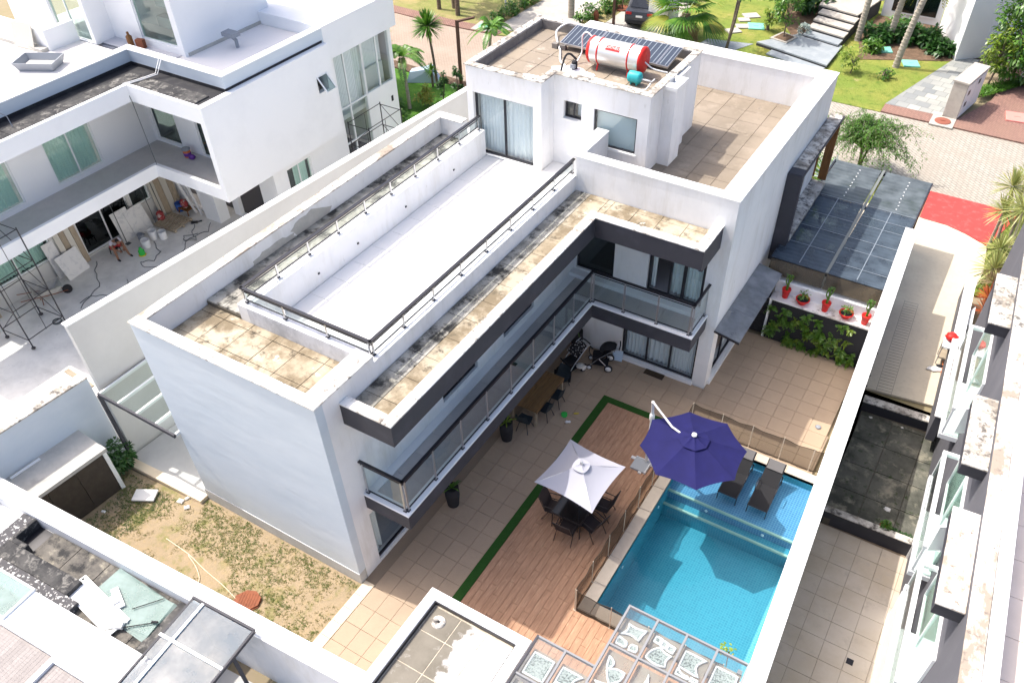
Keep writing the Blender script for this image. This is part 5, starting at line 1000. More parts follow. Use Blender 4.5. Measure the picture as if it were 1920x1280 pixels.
MB().bar((0.02, 0, 2.52), (1.92, 0, 2.52), 0.06, 0.08).bar((1.92, 0, 2.50), (1.92, -2.4, 2.40), 0.05, 0.10).bar((0.04, 0, 2.5), (0.04, -2.4, 2.38), 0.05, 0.06).build('edge_beam', 'graphite', t)
for v in (-0.7, -1.9): MB().bar((1.86, v, 2.40), (1.86, v, 0.0), 0.07, 0.07).build('post', 'graphite', t)
struct(MB().prism([(-1.5, -3.75), (6, -3.2), (6, -9), (-1.5, -9)], -0.1, -0.02).build('side_yard', 'balcony_stone'))
# ---------------------------------------------------------------- annexe roof and patterned glass canopy by the deck
AR = thing('pool_annexe', 'small flat roofed pool annexe with white kerb and paint spilled on its grey roof', 'annexe', (3.06, -0.46, 0))
MB().box(0.04, 2.70, -3.0, -0.04, -0.1, 2.62).build('wall_body', 'white_paint', AR)
MB().box(0.27, 2.46, -3.0, -0.27, 2.622, 2.732).build('roof_bed', 'joint_light', AR)
mat('annexe_roof', (0.21, 0.19, 0.155), 0.85, [(1.2, 8, 0.40, 0.66, (0.155, 0.14, 0.112)), (5, 8, 0.58, 0.72, (0.34, 0.32, 0.29))], (18, 0.2, 0.01))
n = MATS['annexe_roof'].node_tree.nodes; l = MATS['annexe_roof'].node_tree.links
geo = n.new('ShaderNodeNewGeometry'); sp = n.new('ShaderNodeSeparateXYZ'); l.new(geo.outputs['Position'], sp.inputs[0]); t_ = n.new('ShaderNodeTexNoise'); t_.inputs['Scale'].default_value = 2.6; t_.inputs['Detail'].default_value = 8; l.new(geo.outputs['Position'], t_.inputs['Vector'])
ma = n.new('ShaderNodeMath'); ma.operation = 'MULTIPLY_ADD'; ma.inputs[1].default_value = 1.3; l.new(t_.outputs[0], ma.inputs[0]); l.new(sp.outputs['X'], ma.inputs[2])
mr = n.new('ShaderNodeMapRange'); mr.inputs[1].default_value = 5.02; mr.inputs[2].default_value = 5.12; l.new(ma.outputs[0], mr.inputs[0]); mx = n.new('ShaderNodeMix'); mx.data_type = 'RGBA'; l.new(mr.outputs[0], mx.inputs[0])
pb = n['Principled BSDF']; src = pb.inputs['Base Color'].links[0].from_socket; l.new(src, mx.inputs[6]); l.new(mx.outputs[2], pb.inputs['Base Color'])
t3 = n.new('ShaderNodeTexNoise'); t3.inputs['Scale'].default_value = 3.0; t3.inputs['Detail'].default_value = 10; t3.inputs['Roughness'].default_value = 0.7; l.new(geo.outputs['Position'], t3.inputs['Vector']); r3 = n.new('ShaderNodeValToRGB'); r3.color_ramp.elements[0].position = 0.36; r3.color_ramp.elements[0].color = (0.36, 0.35, 0.335, 1); r3.color_ramp.elements[1].position = 0.58; r3.color_ramp.elements[1].color = (0.60, 0.59, 0.57, 1); l.new(t3.outputs[0], r3.inputs[0]); l.new(r3.outputs[0], mx.inputs[7])
tiles('roof_panel', 'annexe_roof', AR, 0.30, 2.44, -3.0, -0.30, 2.74, 0.72, 0.86, 0.03, 0.022, ox=0.0, oy=0.55, jz=0.0006)
for b in [(0, 2.74, -0.25, 0.0), (0, 0.26, -3.0, -0.252), (2.48, 2.74, -3.0, -0.252)]: MB().box(*b, 2.62, 2.90, 0.015).build('kerb', 'cap_clean', AR)
MB().box(0.262, 2.478, -0.275, -0.252, 2.74, 2.86).box(0.262, 0.285, -3.0, -0.277, 2.74, 2.86).box(2.455, 2.478, -3.0, -0.277, 2.74, 2.86).build('flashing', 'black_metal', AR)
MB().lathe([(0.17, 2.742), (0.16, 2.765), (0.05, 2.775), (0.045, 2.76), (0, 2.76)], (0.60, -0.62, 0), 20).build('roof_outlet', 'mould_cap', AR); MB().lathe([(0.03, 2.776), (0.03, 2.79), (0, 2.79)], (0.60, -0.62, 0), 10).build('vent_cap', 'rubber', AR)
# canopy of clear glass over white rimmed frosted relief panels
mat('rim_white', (0.78, 0.78, 0.76), 0.6); mat('bar_grey', (0.24, 0.245, 0.255), 0.5)
m = mat('frosted', (0.40, 0.44, 0.40), 0.45, [(24, 3, 0.49, 0.55, (0.09, 0.105, 0.095)), (4, 5, 0.45, 0.7, (0.46, 0.49, 0.45))], (60, 0.9, 0.02))
glass('canopy_glass', (0.94, 0.965, 0.97), dirt=0.05, dcol=(0.45, 0.46, 0.48))
glass('relief_base', (0.92, 0.88, 0.82), dirt=0.62, dcol=(0.40, 0.35, 0.29))
GCN = thing('patterned_canopy', 'glass canopy over white rimmed frosted relief panels beside the pool', 'canopy', (5.86, 1.38, 0))
zg = 3.0
cells = []
for i in range(4):
    for j in range(4): cells.append((1.46+i*0.715, -1.07*(j+1), 0.715, 1.07))
for i in range(2):
    for j in range(1, 3): cells.append((0.02+i*0.715, -1.72-0.98*j, 0.715, 0.98))
def relief(cx, cy, shapes, par):
    for pts in shapes:
        q = [(cx+x, cy+y) for x, y in pts]; MB().prism(q, zg-0.15, zg-0.118).build('frosted_field', 'frosted', par); MB().tube([(x, y, zg-0.12) for x, y in q]+[(q[0][0], q[0][1], zg-0.12), (q[1][0], q[1][1], zg-0.12)], 0.027, 6, cap=False).build('rim', 'rim_white', par)
def curve(pts, n=5):
    out = []; k = len(pts)
    for i in range(k):
        p, q = Vector(pts[i][:2]), Vector(pts[(i+1) % k][:2]); b = pts[i][2]; nrm = Vector((q.y-p.y, p.x-q.x)).normalized()
        for s in range(n): t0 = s/n; out.append(tuple(p.lerp(q, t0)+nrm*b*math.sin(math.pi*t0)))
    return out
def patt(kind, w_, h_):
    a, b = w_*0.40, h_*0.38
    if kind == 0: return [curve([(-a, -b*0.1, -0.06), (a*0.7, -b*0.05, -0.02), (a, b, -0.04), (-a*0.8, b*0.9, -0.07)]), curve([(-a, -b, 0.0), (-a*0.1, -b, 0.02), (-a*0.2, -b*0.55, 0.0), (-a, -b*0.4, 0.02)]), curve([(a*0.3, -b*1.05, 0), (a*0.95, -b, 0.02), (a*0.8, -b*0.5, 0), (a*0.35, -b*0.55, 0.02)])]
    if kind == 1: return [curve([(-a*0.9, b*0.9, -0.12), (-a*0.5, b*0.1, -0.04), (a, b*0.35, -0.08), (a*0.2, -b*0.7, -0.05), (-a, -b*0.1, 0.03), (-a*0.2, -b*0.35, 0.04)][:4]), curve([(-a, -b*0.9, 0.07), (a*0.9, -b, -0.07), (a*0.2, -b*0.75, -0.02)])]
    if kind == 2: return [curve([(-a, -b*0.9, 0.05), (a*0.9, -b*0.95, -0.05), (a, b*0.05, -0.03), (-a*0.2, b*0.3, 0.05)]), curve([(-a, b*0.55, 0), (-a*0.45, b*0.5, 0), (-a*0.4, b, 0), (-a*0.95, b, 0)]), curve([(-a*0.3, b*0.45, 0), (a*0.2, b*0.4, 0), (a*0.25, b*0.9, 0), (-a*0.25, b*0.95, 0)]), curve([(a*0.35, b*0.35, 0), (a*0.95, b*0.3, 0), (a, b*0.8, 0), (a*0.4, b*0.85, 0)])]
    if kind == 3: return [curve([(-a, -b*0.35, 0.0), (a*0.9, -b*0.5, -0.14), (a, b, 0.0), (-a, b, 0.0)]), curve([(-a, -b, 0), (a*0.2, -b, 0), (a*0.1, -b*0.8, -0.05), (-a, -b*0.45, 0)]), curve([(a*0.35, -b, 0), (a, -b, 0), (a, -b*0.75, 0), (a*0.35, -b*0.75, 0)])]
    if kind == 4: return [curve([(-a, -b, 0), (a, -b, 0), (a, b, 0), (-a, b, 0)])]
    return [curve([(-a, -b*0.2, 0.06), (a, 0, -0.06), (0, b, -0.12)]), curve([(-a, -b, 0.05), (a*0.9, -b, 0.05), (a, -b*0.25, -0.05)])]
kinds = [0, 1, 5, 2, 2, 5, 3, 1, 3, 2, 0, 5, 4, 0, 1, 3, 4, 5, 3, 2]
for (x, y, w_, h_), kd in zip(cells, kinds):
    p = MB().box(x+0.03, x+w_-0.03, y+0.03, y+h_-0.03, zg+0.002, zg+0.014).build('canopy_pane', 'canopy_glass', GCN)
    top = 0.22 if y > -1.2 or (x < 1.4 and y > -2.8) else 0.05
    b = MB().box(x+0.05, x+w_-0.05, y+0.05, y+h_-top, zg-0.165, zg-0.152).build('relief_panel', 'relief_base', GCN)
    relief(x+w_/2, y+(h_-top)/2+0.02, patt(kd, w_-0.1, h_-top-0.06), b)
xs_ = [1.46+0.715*i for i in range(5)]
for x in xs_: MB().bar((x, 0.02, zg-0.03), (x, -4.3, zg-0.03), 0.05, 0.10).build('bar', 'bar_grey', GCN)
for j in range(5): MB().bar((1.485, -1.07*j, zg-0.028), (4.29, -1.07*j, zg-0.028), 0.045, 0.09).build('bar', 'bar_grey', GCN)
for x in (0.02, 0.735): MB().bar((x, -1.70, zg-0.03), (x, -4.3, zg-0.03), 0.05, 0.10).build('bar', 'graphite' if x < 0.1 else 'bar_grey', GCN)
for j in range(3): MB().bar((0.045, -1.72-0.98*j, zg-0.028), (1.435, -1.72-0.98*j, zg-0.028), 0.045, 0.09).build('bar', 'bar_grey', GCN)
for (x, y) in ((1.46, -2.9), (4.2, -0.2)): MB().box(x-0.05, x+0.05, y-0.05, y+0.05, -0.1, zg-0.09).build('post', 'bar_grey', GCN)
# ---------------------------------------------------------------- street, verges and gardens behind the house
def paver(name, c1, c2, mortar, bw, bh, scale_rot=0.6, dirt=(0.4, 0.35, 0.28)):
    m = mat(name, c1, 0.85, bump=None); n = m.node_tree.nodes; l = m.node_tree.links; p = n['Principled BSDF']
    geo = n.new('ShaderNodeNewGeometry'); mp = n.new('ShaderNodeMapping'); mp.inputs['Rotation'].default_value = (0, 0, scale_rot); l.new(geo.outputs['Position'], mp.inputs[0])
    b = n.new('ShaderNodeTexBrick'); b.inputs['Scale'].default_value = 1; b.inputs['Brick Width'].default_value = bw; b.inputs['Row Height'].default_value = bh; b.inputs['Mortar Size'].default_value = 0.014; b.inputs['Mortar Smooth'].default_value = 0.3
    b.inputs['Color1'].default_value = (*c1, 1); b.inputs['Color2'].default_value = (*c2, 1); b.inputs['Mortar'].default_value = (*mortar, 1); l.new(mp.outputs[0], b.inputs['Vector'])
    t = n.new('ShaderNodeTexNoise'); t.inputs['Scale'].default_value = 0.5; t.inputs['Detail'].default_value = 6; l.new(geo.outputs['Position'], t.inputs['Vector'])
    mr = n.new('ShaderNodeMapRange'); mr.inputs[1].default_value = 0.42; mr.inputs[2].default_value = 0.66; mr.inputs[4].default_value = 0.6; l.new(t.outputs[0], mr.inputs[0])
    mx = n.new('ShaderNodeMix'); mx.data_type = 'RGBA'; l.new(mr.outputs[0], mx.inputs[0]); l.new(b.outputs['Color'], mx.inputs[6]); mx.inputs[7].default_value = (*dirt, 1); l.new(mx.outputs[2], p.inputs['Base Color'])
    bp = n.new('ShaderNodeBump'); bp.inputs['Strength'].default_value = 0.6; bp.inputs['Distance'].default_value = 0.02; bp.invert = True; l.new(b.outputs['Fac'], bp.inputs['Height']); l.new(bp.outputs[0], p.inputs['Normal'])
paver('cobble', (0.34, 0.315, 0.27), (0.40, 0.37, 0.315), (0.16, 0.145, 0.12), 0.34, 0.17, 0.75, (0.32, 0.275, 0.225))
paver('cobble_tan', (0.36, 0.285, 0.225), (0.40, 0.32, 0.255), (0.25, 0.195, 0.155), 0.22, 0.11, 0.1, (0.40, 0.32, 0.26))
paver('brick_red', (0.24, 0.135, 0.11), (0.30, 0.17, 0.135), (0.16, 0.10, 0.085), 0.26, 0.13, 0.75, (0.26, 0.16, 0.12))
paver('stone_path', (0.20, 0.215, 0.22), (0.40, 0.40, 0.36), (0.16, 0.165, 0.16), 0.62, 0.62, 0.12, (0.24, 0.25, 0.245))
mat('verge', (0.34, 0.27, 0.13), 0.95, [(0.25, 6, 0.42, 0.6, (0.20, 0.22, 0.06)), (1.4, 8, 0.5, 0.68, (0.16, 0.17, 0.05)), (5, 8, 0.52, 0.7, (0.30, 0.24, 0.12))], (12, 0.6, 0.05))
mat('lawn_green', (0.16, 0.22, 0.035), 0.95, [(0.45, 7, 0.40, 0.62, (0.26, 0.25, 0.055)), (1.8, 8, 0.48, 0.66, (0.09, 0.155, 0.02)), (0.8, 6, 0.62, 0.74, (0.36, 0.29, 0.14))], (14, 0.7, 0.05))
mat('lawn_lush', (0.055, 0.16, 0.015), 0.95, [(1.2, 7, 0.42, 0.64, (0.09, 0.21, 0.022)), (4, 8, 0.5, 0.7, (0.035, 0.11, 0.012))], (16, 0.7, 0.05))
mat('mulch', (0.13, 0.085, 0.055), 0.95, [(3, 9, 0.45, 0.65, (0.22, 0.14, 0.09)), (7, 9, 0.55, 0.7, (0.06, 0.045, 0.035))], (22, 0.9, 0.06))
mat('concrete', (0.44, 0.41, 0.365), 0.85, [(1.5, 7, 0.42, 0.68, (0.36, 0.335, 0.295))], (25, 0.2, 0.01)); mat('blue_stone', (0.26, 0.29, 0.31), 0.7, [(1.6, 7, 0.45, 0.7, (0.33, 0.355, 0.37))])
mat('stone_edge', (0.05, 0.05, 0.055), 0.8); mat('bark', (0.20, 0.16, 0.12), 0.95, [(4, 8, 0.42, 0.66, (0.11, 0.085, 0.065), (1, 1, 3))], (14, 0.6, 0.03)); mat('bark_pale', (0.40, 0.36, 0.30), 0.95, [(4, 8, 0.42, 0.66, (0.27, 0.24, 0.20), (0.4, 0.4, 4))], (14, 0.5, 0.03)); mat('corten', (0.10, 0.055, 0.04), 0.8)
mat('manhole_green', (0.20, 0.46, 0.30), 0.7, [(4, 7, 0.5, 0.7, (0.15, 0.34, 0.22))]); mat('hatch_green', (0.20, 0.55, 0.44), 0.6, [(4, 7, 0.5, 0.7, (0.16, 0.42, 0.34))]); mat('manhole_red', (0.26, 0.09, 0.06), 0.85); mat('hatch_pink', (0.75, 0.26, 0.22), 0.7)
struct(MB().box(-14, 40, 29.4, 36.28, -0.129, -0.02).build('street', 'cobble')); struct(MB().prism([(-60, 29.5), (-22, 28.9), (-14.01, 28.35), (-14.01, 36.28), (-17.8, 35.0), (-22, 34.75), (-60, 36.5)], -0.129, -0.02).build('street', 'cobble_tan'))
struct(MB().prism([(-13.99, 28.35), (9.2, 29.39), (9.2, 27.0), (5.25, 26.92), (5.25, 22.05), (-13.99, 22.6)], -0.129, -0.03).build('front_garden', 'lawn_green'))
struct(MB().prism([(-22, 28.1), (-14.02, 27.6), (-14.02, 28.3), (-22, 28.85)], -0.129, 0.02).build('kerb', 'mulch')); struct(MB().prism([(-22, 20.4), (-5.95, 20.4), (-5.95, 22.2), (-14.0, 22.5), (-14.03, 27.55), (-22, 28.05)], -0.129, -0.01).build('garden_lawn', 'lawn_lush'))
struct(MB().box(-9, -6.0, 12, 20.35, -0.129, -0.02).build('side_path', 'dust_floor')); struct(MB().box(-60, -9.3, -40, 20.3, -0.129, -0.03).build('courtyard', 'dust_floor'))
struct(MB().box(12.5, 60, 22.5, 29.38, -0.129, -0.03).prism([(12.26, 22.3), (12.5, 22.3), (12.5, 29.3), (12.95, 29.3), (12.3, 26.0)], -0.129, -0.031).build('yucca_bed', 'lawn_green'))
# far side of the street
struct(MB().box(5.3, 40, 36.3, 37.3, -0.129, 0.05).prism([(8.95, 37.31), (40, 37.31), (40, 46), (10.7, 46), (10.1, 40.5)], -0.129, 0.045).build('brick_pavement', 'brick_red')); struct(MB().prism([(5.3, 37.31), (8.2, 37.31), (8.65, 45.8), (7.5, 45.8)], -0.129, 0.05).build('stone_path', 'stone_path'))
struct(MB().prism([(-13.0, 36.3), (5.28, 36.3), (5.28, 37.31), (7.4, 45.4), (6.5, 60), (-13.0, 60)], -0.129, 0.0).build('front_lawn', 'lawn_green')); struct(MB().prism([(-70, 36.6), (-22, 34.8), (-17.85, 35.05), (-14.02, 36.32), (-13.01, 36.35), (-13.01, 80), (-70, 80)], -0.129, 0.0).build('verge', 'verge'))
struct(MB().prism([(-70, 36.55), (-22, 34.78), (-17.9, 35.03), (-17.8, 35.9), (-22, 35.75), (-70, 37.5)], -0.129, 0.03).build('kerb', 'brick_red'))
struct(MB().prism([(-18.6, 35.9), (-14.2, 36.4), (-14.6, 43.5), (-18.4, 43.5)], -0.129, 0.035).build('drive_apron', 'concrete')); struct(MB().prism([(-13.0, 36.31), (-8.6, 36.31), (-9.4, 46), (-12.9, 46)], -0.129, 0.012).build('drive_apron', 'concrete'))
for pts in ([(2.4, 42.4), (7.3, 44.9), (5.7, 50), (1.8, 50), (1.7, 45.5), (2.3, 43.5)], [(-2.0, 44.0), (-1.3, 44.7), (-1.3, 50), (-4, 50), (-3.2, 46)]): struct(MB().prism(pts, -0.1, 0.03).build('mulch_bed', 'mulch'))
for pts in ([(-6.3, 41.0), (-5.3, 41.2), (-3.6, 41.6), (-4.5, 39.6), (-6.6, 39.5)],): struct(MB().prism(pts, -0.1, 0.02).build('stone_apron', 'blue_stone'))
# steps up to the house across the street
def slab(name, pts, z0, z1, m, parent): MB().prism(pts, z0, z1-0.08).build(name+'_riser', 'stone_edge', parent); return MB().prism([(x*1.0, y) for x, y in pts], z1-0.079, z1).build(name, m, parent)
ST = thing('garden_steps', 'broad blue grey platforms and pale steps up to the house across the street', 'steps', (0, 0, 0))
slab('platform', [(-3.4, 41.5), (1.25, 40.2), (1.25, 43.4), (-1.4, 44.2)], 0.0, 0.22, 'blue_stone', ST); slab('platform', [(-2.4, 40.4), (1.0, 39.3), (1.2, 40.1), (-2.3, 41.1)], 0.0, 0.10, 'blue_stone', ST)
for k in range(4): slab('step', [(-1.25, 43.7+k*0.92), (1.05+0.05*k, 43.1+k*0.92), (1.1+0.05*k, 43.95+k*0.92), (-1.2, 44.5+k*0.92)], 0.0, 0.36+0.14*k, 'blue_stone' if k == 0 else 'concrete', ST)
slab('landing', [(-1.5, 47.4), (1.1, 46.8), (1.7, 50.4), (-1.6, 50.6)], 0.0, 0.92, 'concrete', ST)
MB().prism([(-2.9, 42.4), (-1.75, 42.1), (-1.45, 43.3), (-2.5, 43.7)], 0.221, 0.27).build('planter_rim', 'concrete', ST); MB().prism([(-2.7, 42.5), (-1.87, 42.27), (-1.62, 43.2), (-2.4, 43.5)], 0.271, 0.285).build('planter_soil', 'mulch', ST)
OH = thing('white_house', 'white house front across the street behind the palms', 'house', (0, 0, 0))
MB().prism([(7.4, 44.95), (8.6, 46.3), (12, 60), (6.2, 60), (5.6, 49.8)], 0, 7).build('wall', 'fresh_white', OH); MB().prism([(1.9, 50.2), (5.55, 50.0), (5.5, 50.4), (1.9, 50.6)], 0, 7).build('wall', 'fresh_white', OH)
MB().box(2.4, 5.3, 49.93, 49.99, 0.4, 3.0).build('window', 'alu_white', OH); MB().box(2.5, 3.85, 49.91, 49.928, 0.5, 2.9).box(3.95, 5.2, 49.91, 49.928, 0.5, 2.9).build('pane', 'dark_glass', OH)
MB().box(-0.2, 1.3, 50.9, 51.0, 0.92, 4).build('door', 'shed_door', OH); MB().box(1.35, 1.85, 50.1, 51.2, 0.9, 5).box(-1.2, -0.25, 50.95, 51.2, 0.9, 5).build('pillar', 'concrete', OH); MB().box(0.52, 0.56, 50.87, 50.898, 0.95, 3.9).build('door_handle', 'steel', OH)
MB().box(-10.2, -8.9, 40.5, 42.3, 0.0, 3.4).build('gate_pier', 'fresh_white', None); tag(bpy.data.objects['gate_pier'], 'white gate pier almost hidden by the big fan palm', 'pier')
tag(MB().lathe([(0.22, 0), (0.34, 0.35), (0.36, 0.7), (0.24, 0.95), (0.30, 1.05), (0.25, 1.05), (0, 0.9)], n=18).build('urn', 'border_stone', None, (-0.75, 49.6, 0.92)), 'tan clay urn on the landing by the dark door', 'urn')
def hatch(nm, lab, x, y, z, m, r=0.45, rz=0.3, rnd=False, base=None):
    t = thing(nm, lab, 'manhole', (x, y, z), rz)
    if base: MB().box(-r*1.45, r*1.45, -r*1.45, r*1.45, -0.05, 0.02, 0.01).build('frame', base, t)
    (MB().lathe([(r, 0.0), (r, 0.045), (r*0.93, 0.05), (0, 0.05)], n=24) if rnd else MB().box(-r, r, -r, r, -0.02, 0.06, 0.02)).build('lid', m, t); MB().box(-r*0.3, r*0.3, -0.03, 0.03, 0.05, 0.075).build('lift_bar', m, t)
hatch('manhole', 'round green manhole lid in a pale square on the far verge', -19.2, 35.8, 0.03, 'manhole_green', 0.5, 0.1, True, 'concrete'); hatch('manhole', 'round rusty manhole lid in the brick edge below the white utility box', 8.35, 36.65, 0.055, 'manhole_red', 0.40, 0, True, 'concrete')
hatch('hatch', 'pink square hatch in the red brick pavement at right', 11.6, 39.0, 0.06, 'hatch_pink', 0.55, 0.15); hatch('hatch', 'green square hatch in the mulch between the palm trunks', 3.5, 44.5, 0.05, 'hatch_green', 0.42, 0.4); hatch('hatch', 'green square hatch on the lawn edge nearest the white house', 5.3, 43.3, 0.02, 'hatch_green', 0.45, 0.4); hatch('hatch', 'green square hatch beside the stepping stones', -4.4, 44.3, 0.02, 'hatch_green', 0.5, 0.4)
for i, (x, y, s_) in enumerate(((-5.15, 43.9, 0.42), (-5.45, 45.0, 0.36), (-5.3, 45.9, 0.5), (-5.4, 42.9, 0.45))): tag(MB().box(-s_, s_, -s_*0.8, s_*0.8, -0.02, 0.05, 0.01).build('stepping_stone', 'concrete', None, (x, y, 0.02), 0.5+0.1*i), ['pale stepping stone second from the street in the row by the fan palm', 'small stepping stone third from the street by the fan palm', 'stepping stone farthest from the street by the fan palm', 'stepping stone nearest the street beside the fan palm'][i], 'stepping stone', 'stepping stones by the fan palm')
# utility box
U = thing('utility_box', 'white utility cabinet wall with pale capstone beside the stone path', 'utility box', (8.2, 37.35, 0.05), rad(-11))
MB().box(0, 0.72, 0, 2.75, 0, 1.82).build('body', 'concrete', U); MB().box(-0.05, 0.78, -0.05, 2.8, 1.82, 1.92, 0.02).build('capstone', 'concrete', U); mb = MB()
for a, b in ((0.1, 1.32), (1.36, 2.65)): MB().box(0.722, 0.745, a, b, 0.08, 1.72).build('cabinet_door', 'alu_white', U)
for y, z in ((0.35, 1.15), (0.35, 0.55), (1.6, 1.35)): MB().box(0.747, 0.752, y, y+0.3, z, z+0.24).build('meter_window', 'black_metal', U)
# ---------------------------------------------------------------- plants
def pinnate(mb, base, az, el, L, m_w=0.5, droop=0.9, n=22, lw=0.085):
    d = Vector((math.cos(az)*math.cos(el), math.sin(az)*math.cos(el), math.sin(el))); prev = base
    for i in range(1, n+1):
        t = i/n; q = base+d*L*t-Vector((0, 0, 1))*droop*L*t*t; tg = (q-prev).normalized(); s = tg.cross(Vector((0, 0, 1))); s = s.normalized() if s.length > 1e-3 else Vector((1, 0, 0))
        up = s.cross(tg); mb.add([prev-s*0.012, prev+s*0.012, q], [(0, 1, 2)])
        ll = m_w*L*0.42*(math.sin(math.pi*min(1, t*0.92+0.08))**0.6)
        for sg in (-1, 1): leaf(mb, q, s*sg*0.9+tg*0.55+up*0.25, ll*R.uniform(0.85, 1.1), lw, up=up, droop=0.35, seg=2)
        prev = q
def palm(label, x, y, h, nf, L, m='palm_leaf', lean=(0, 0), tr=0.12, droop=0.75, nm='palm_tree', bark='bark_pale', group=None, cat='palm'):
    t = thing(nm, label, cat, (x, y, 0), 0, group); mb = MB(); k = 12; pts = [(lean[0]*(i/k)**1.5, lean[1]*(i/k)**1.5, h*i/k-0.05) for i in range(k+1)]
    mb.tube(pts, tr, 9, tr*0.7)
    for i in range(int(h*5)): z = i/5; mb.lathe([(tr*1.05*(1-0.3*z/h), z), (tr*1.05*(1-0.3*z/h)+0.012, z+0.02), (tr*1.0*(1-0.3*z/h), z+0.04)], (lean[0]*(z/h)**1.5, lean[1]*(z/h)**1.5, 0), 9)
    mb.build('trunk', bark, t); mb = MB(); top = Vector((lean[0], lean[1], h))
    for i in range(nf): pinnate(mb, top, 2*math.pi*i/nf*1.618*1.0+R.uniform(-.2, .2), R.uniform(0.15, 1.2), L*R.uniform(0.8, 1.1), droop=droop*R.uniform(0.8, 1.2))
    mb.build('crown', m, t); return t
def spiky(label, x, y, h, r, n, m='palm_leaf', lean=(0, 0), tr=0.07, w=0.055, nm='dracaena', low=-0.5, group=None, bark='bark', droop=0.12, cat='shrub'):
    t = thing(nm, label, cat, (x, y, 0), 0, group); MB().tube([(0, 0, -0.05), (lean[0]*0.4, lean[1]*0.4, h*0.5), (lean[0], lean[1], h)], tr, 7, tr*0.8).build('trunk', bark, t); mb = MB()
    for i in range(n):
        a = R.uniform(0, 2*math.pi); e = R.uniform(low, 1.45); d = Vector((math.cos(a)*math.cos(e), math.sin(a)*math.cos(e), math.sin(e))); leaf(mb, Vector((lean[0], lean[1], h))+d*0.05, d, r*R.uniform(0.75, 1.1), w, droop=droop*(1 if e < 0.8 else 0.4), seg=3)
    mb.build('crown', m, t); return t
def cluster(mb, c, r, n, ls, flat=0.7):
    for i in range(n):
        d = Vector((R.gauss(0, 1), R.gauss(0, 1), R.gauss(0, 1)*flat)).normalized(); p = c+Vector((d.x, d.y, d.z*flat))*r*R.uniform(0.35, 1.0)**0.6
        leaf(mb, p, d+Vector((R.uniform(-.7, .7), R.uniform(-.7, .7), R.uniform(-.5, .7))), ls*R.uniform(0.7, 1.2), ls*0.45, droop=0.3, seg=2)
def tree(label, x, y, h, rx, ry, rz, ncl, per, ls, m, z0=None, nm='tree', trunk_r=0.12, bark='bark', group=None, cat='tree', stems=1, clr=0.33, lean=(0, 0)):
    t = thing(nm, label, cat, (x, y, 0), 0, group); mb = MB(); zc_ = h if z0 is None else z0; cs = []
    for i in range(ncl):
        d = Vector((R.gauss(0, 1), R.gauss(0, 1), R.gauss(0, 1))).normalized()*R.uniform(0.3, 1.0)**0.5; cs.append(Vector((lean[0]+d.x*rx, lean[1]+d.y*ry, zc_+d.z*rz)))
    for s_ in range(stems):
        o = Vector((R.uniform(-.12, .12)*(stems > 1)*3, R.uniform(-.12, .12)*(stems > 1)*3, -0.05)); mid = Vector((lean[0]*0.5+R.uniform(-.1, .1), lean[1]*0.5+R.uniform(-.1, .1), max(0.3, zc_-rz*0.5))); mb.tube([o, (o+mid)/2+Vector((R.uniform(-.08, .08), R.uniform(-.08, .08), 0)), mid], trunk_r, 8, trunk_r*0.65)
        for c in cs[s_::max(1, stems*(ncl//12+1))]: mb.tube([mid, (mid+c)/2+Vector((0, 0, 0.1)), c], trunk_r*0.4, 5, trunk_r*0.12)
    mb.build('trunk', bark, t); mb = MB()
    for c in cs: cluster(mb, c, clr*min(rx, ry, max(rz, 0.3))*R.uniform(0.8, 1.5), per, ls)
    mb.build('crown', m, t); return t
spiky('tall single stemmed spiky palm beside the tan street', -16.9, 27.3, 3.0, 0.95, 300, lean=(-0.55, 0.3), tr=0.08, w=0.06)
spiky('spiky green palm half hidden by the far corner of the white house', -16.3, 22.6, 3.9, 1.05, 220, lean=(-0.9, 0.2), w=0.07)
spiky('spiky palm at the top edge behind the white house roof', -19.4, 25.6, 4.4, 1.1, 200, lean=(-0.2, 0.2), w=0.07)
spiky('small spiky rosette halfway up beside the tall spiky palm', -17.0, 27.0, 0.9, 0.45, 70, w=0.05)
palm('arching feather palm in the green garden by the white house', -16.5, 24.2, 2.6, 15, 1.7, lean=(-0.3, 0.2), tr=0.10)
palm('feather palm with drooping fronds behind the penthouse corner', -14.2, 28.4, 3.2, 16, 1.55, lean=(0.25, 0.1), tr=0.10)
tree('low bushy palm clump at the white house corner', -17.6, 23.6, 0.9, 0.7, 0.9, 0.8, 16, 26, 0.36, 'palm_leaf', nm='shrub', cat='shrub', trunk_r=0.04)
tree('yellow green croton bush in the green garden', -16.0, 24.9, 0.7, 0.42, 0.42, 0.45, 12, 26, 0.20, 'palm_yellow', nm='shrub', cat='shrub', trunk_r=0.04)
tree('dark upright bush left of the lamp post foot', -15.5, 25.9, 1.0, 0.22, 0.22, 0.9, 14, 30, 0.16, 'leaf_dark', nm='shrub', cat='shrub', trunk_r=0.04); tree('dark upright bush wrapped round the lamp post foot', -14.7, 26.2, 1.1, 0.22, 0.22, 0.95, 14, 30, 0.16, 'leaf_dark', nm='shrub', cat='shrub', trunk_r=0.04); tree('bright low bush nearest the scaffold in the green garden', -15.6, 22.4, 0.4, 0.45, 0.45, 0.3, 10, 24, 0.25, 'leaf_mid', nm='shrub', cat='shrub', trunk_r=0.03)
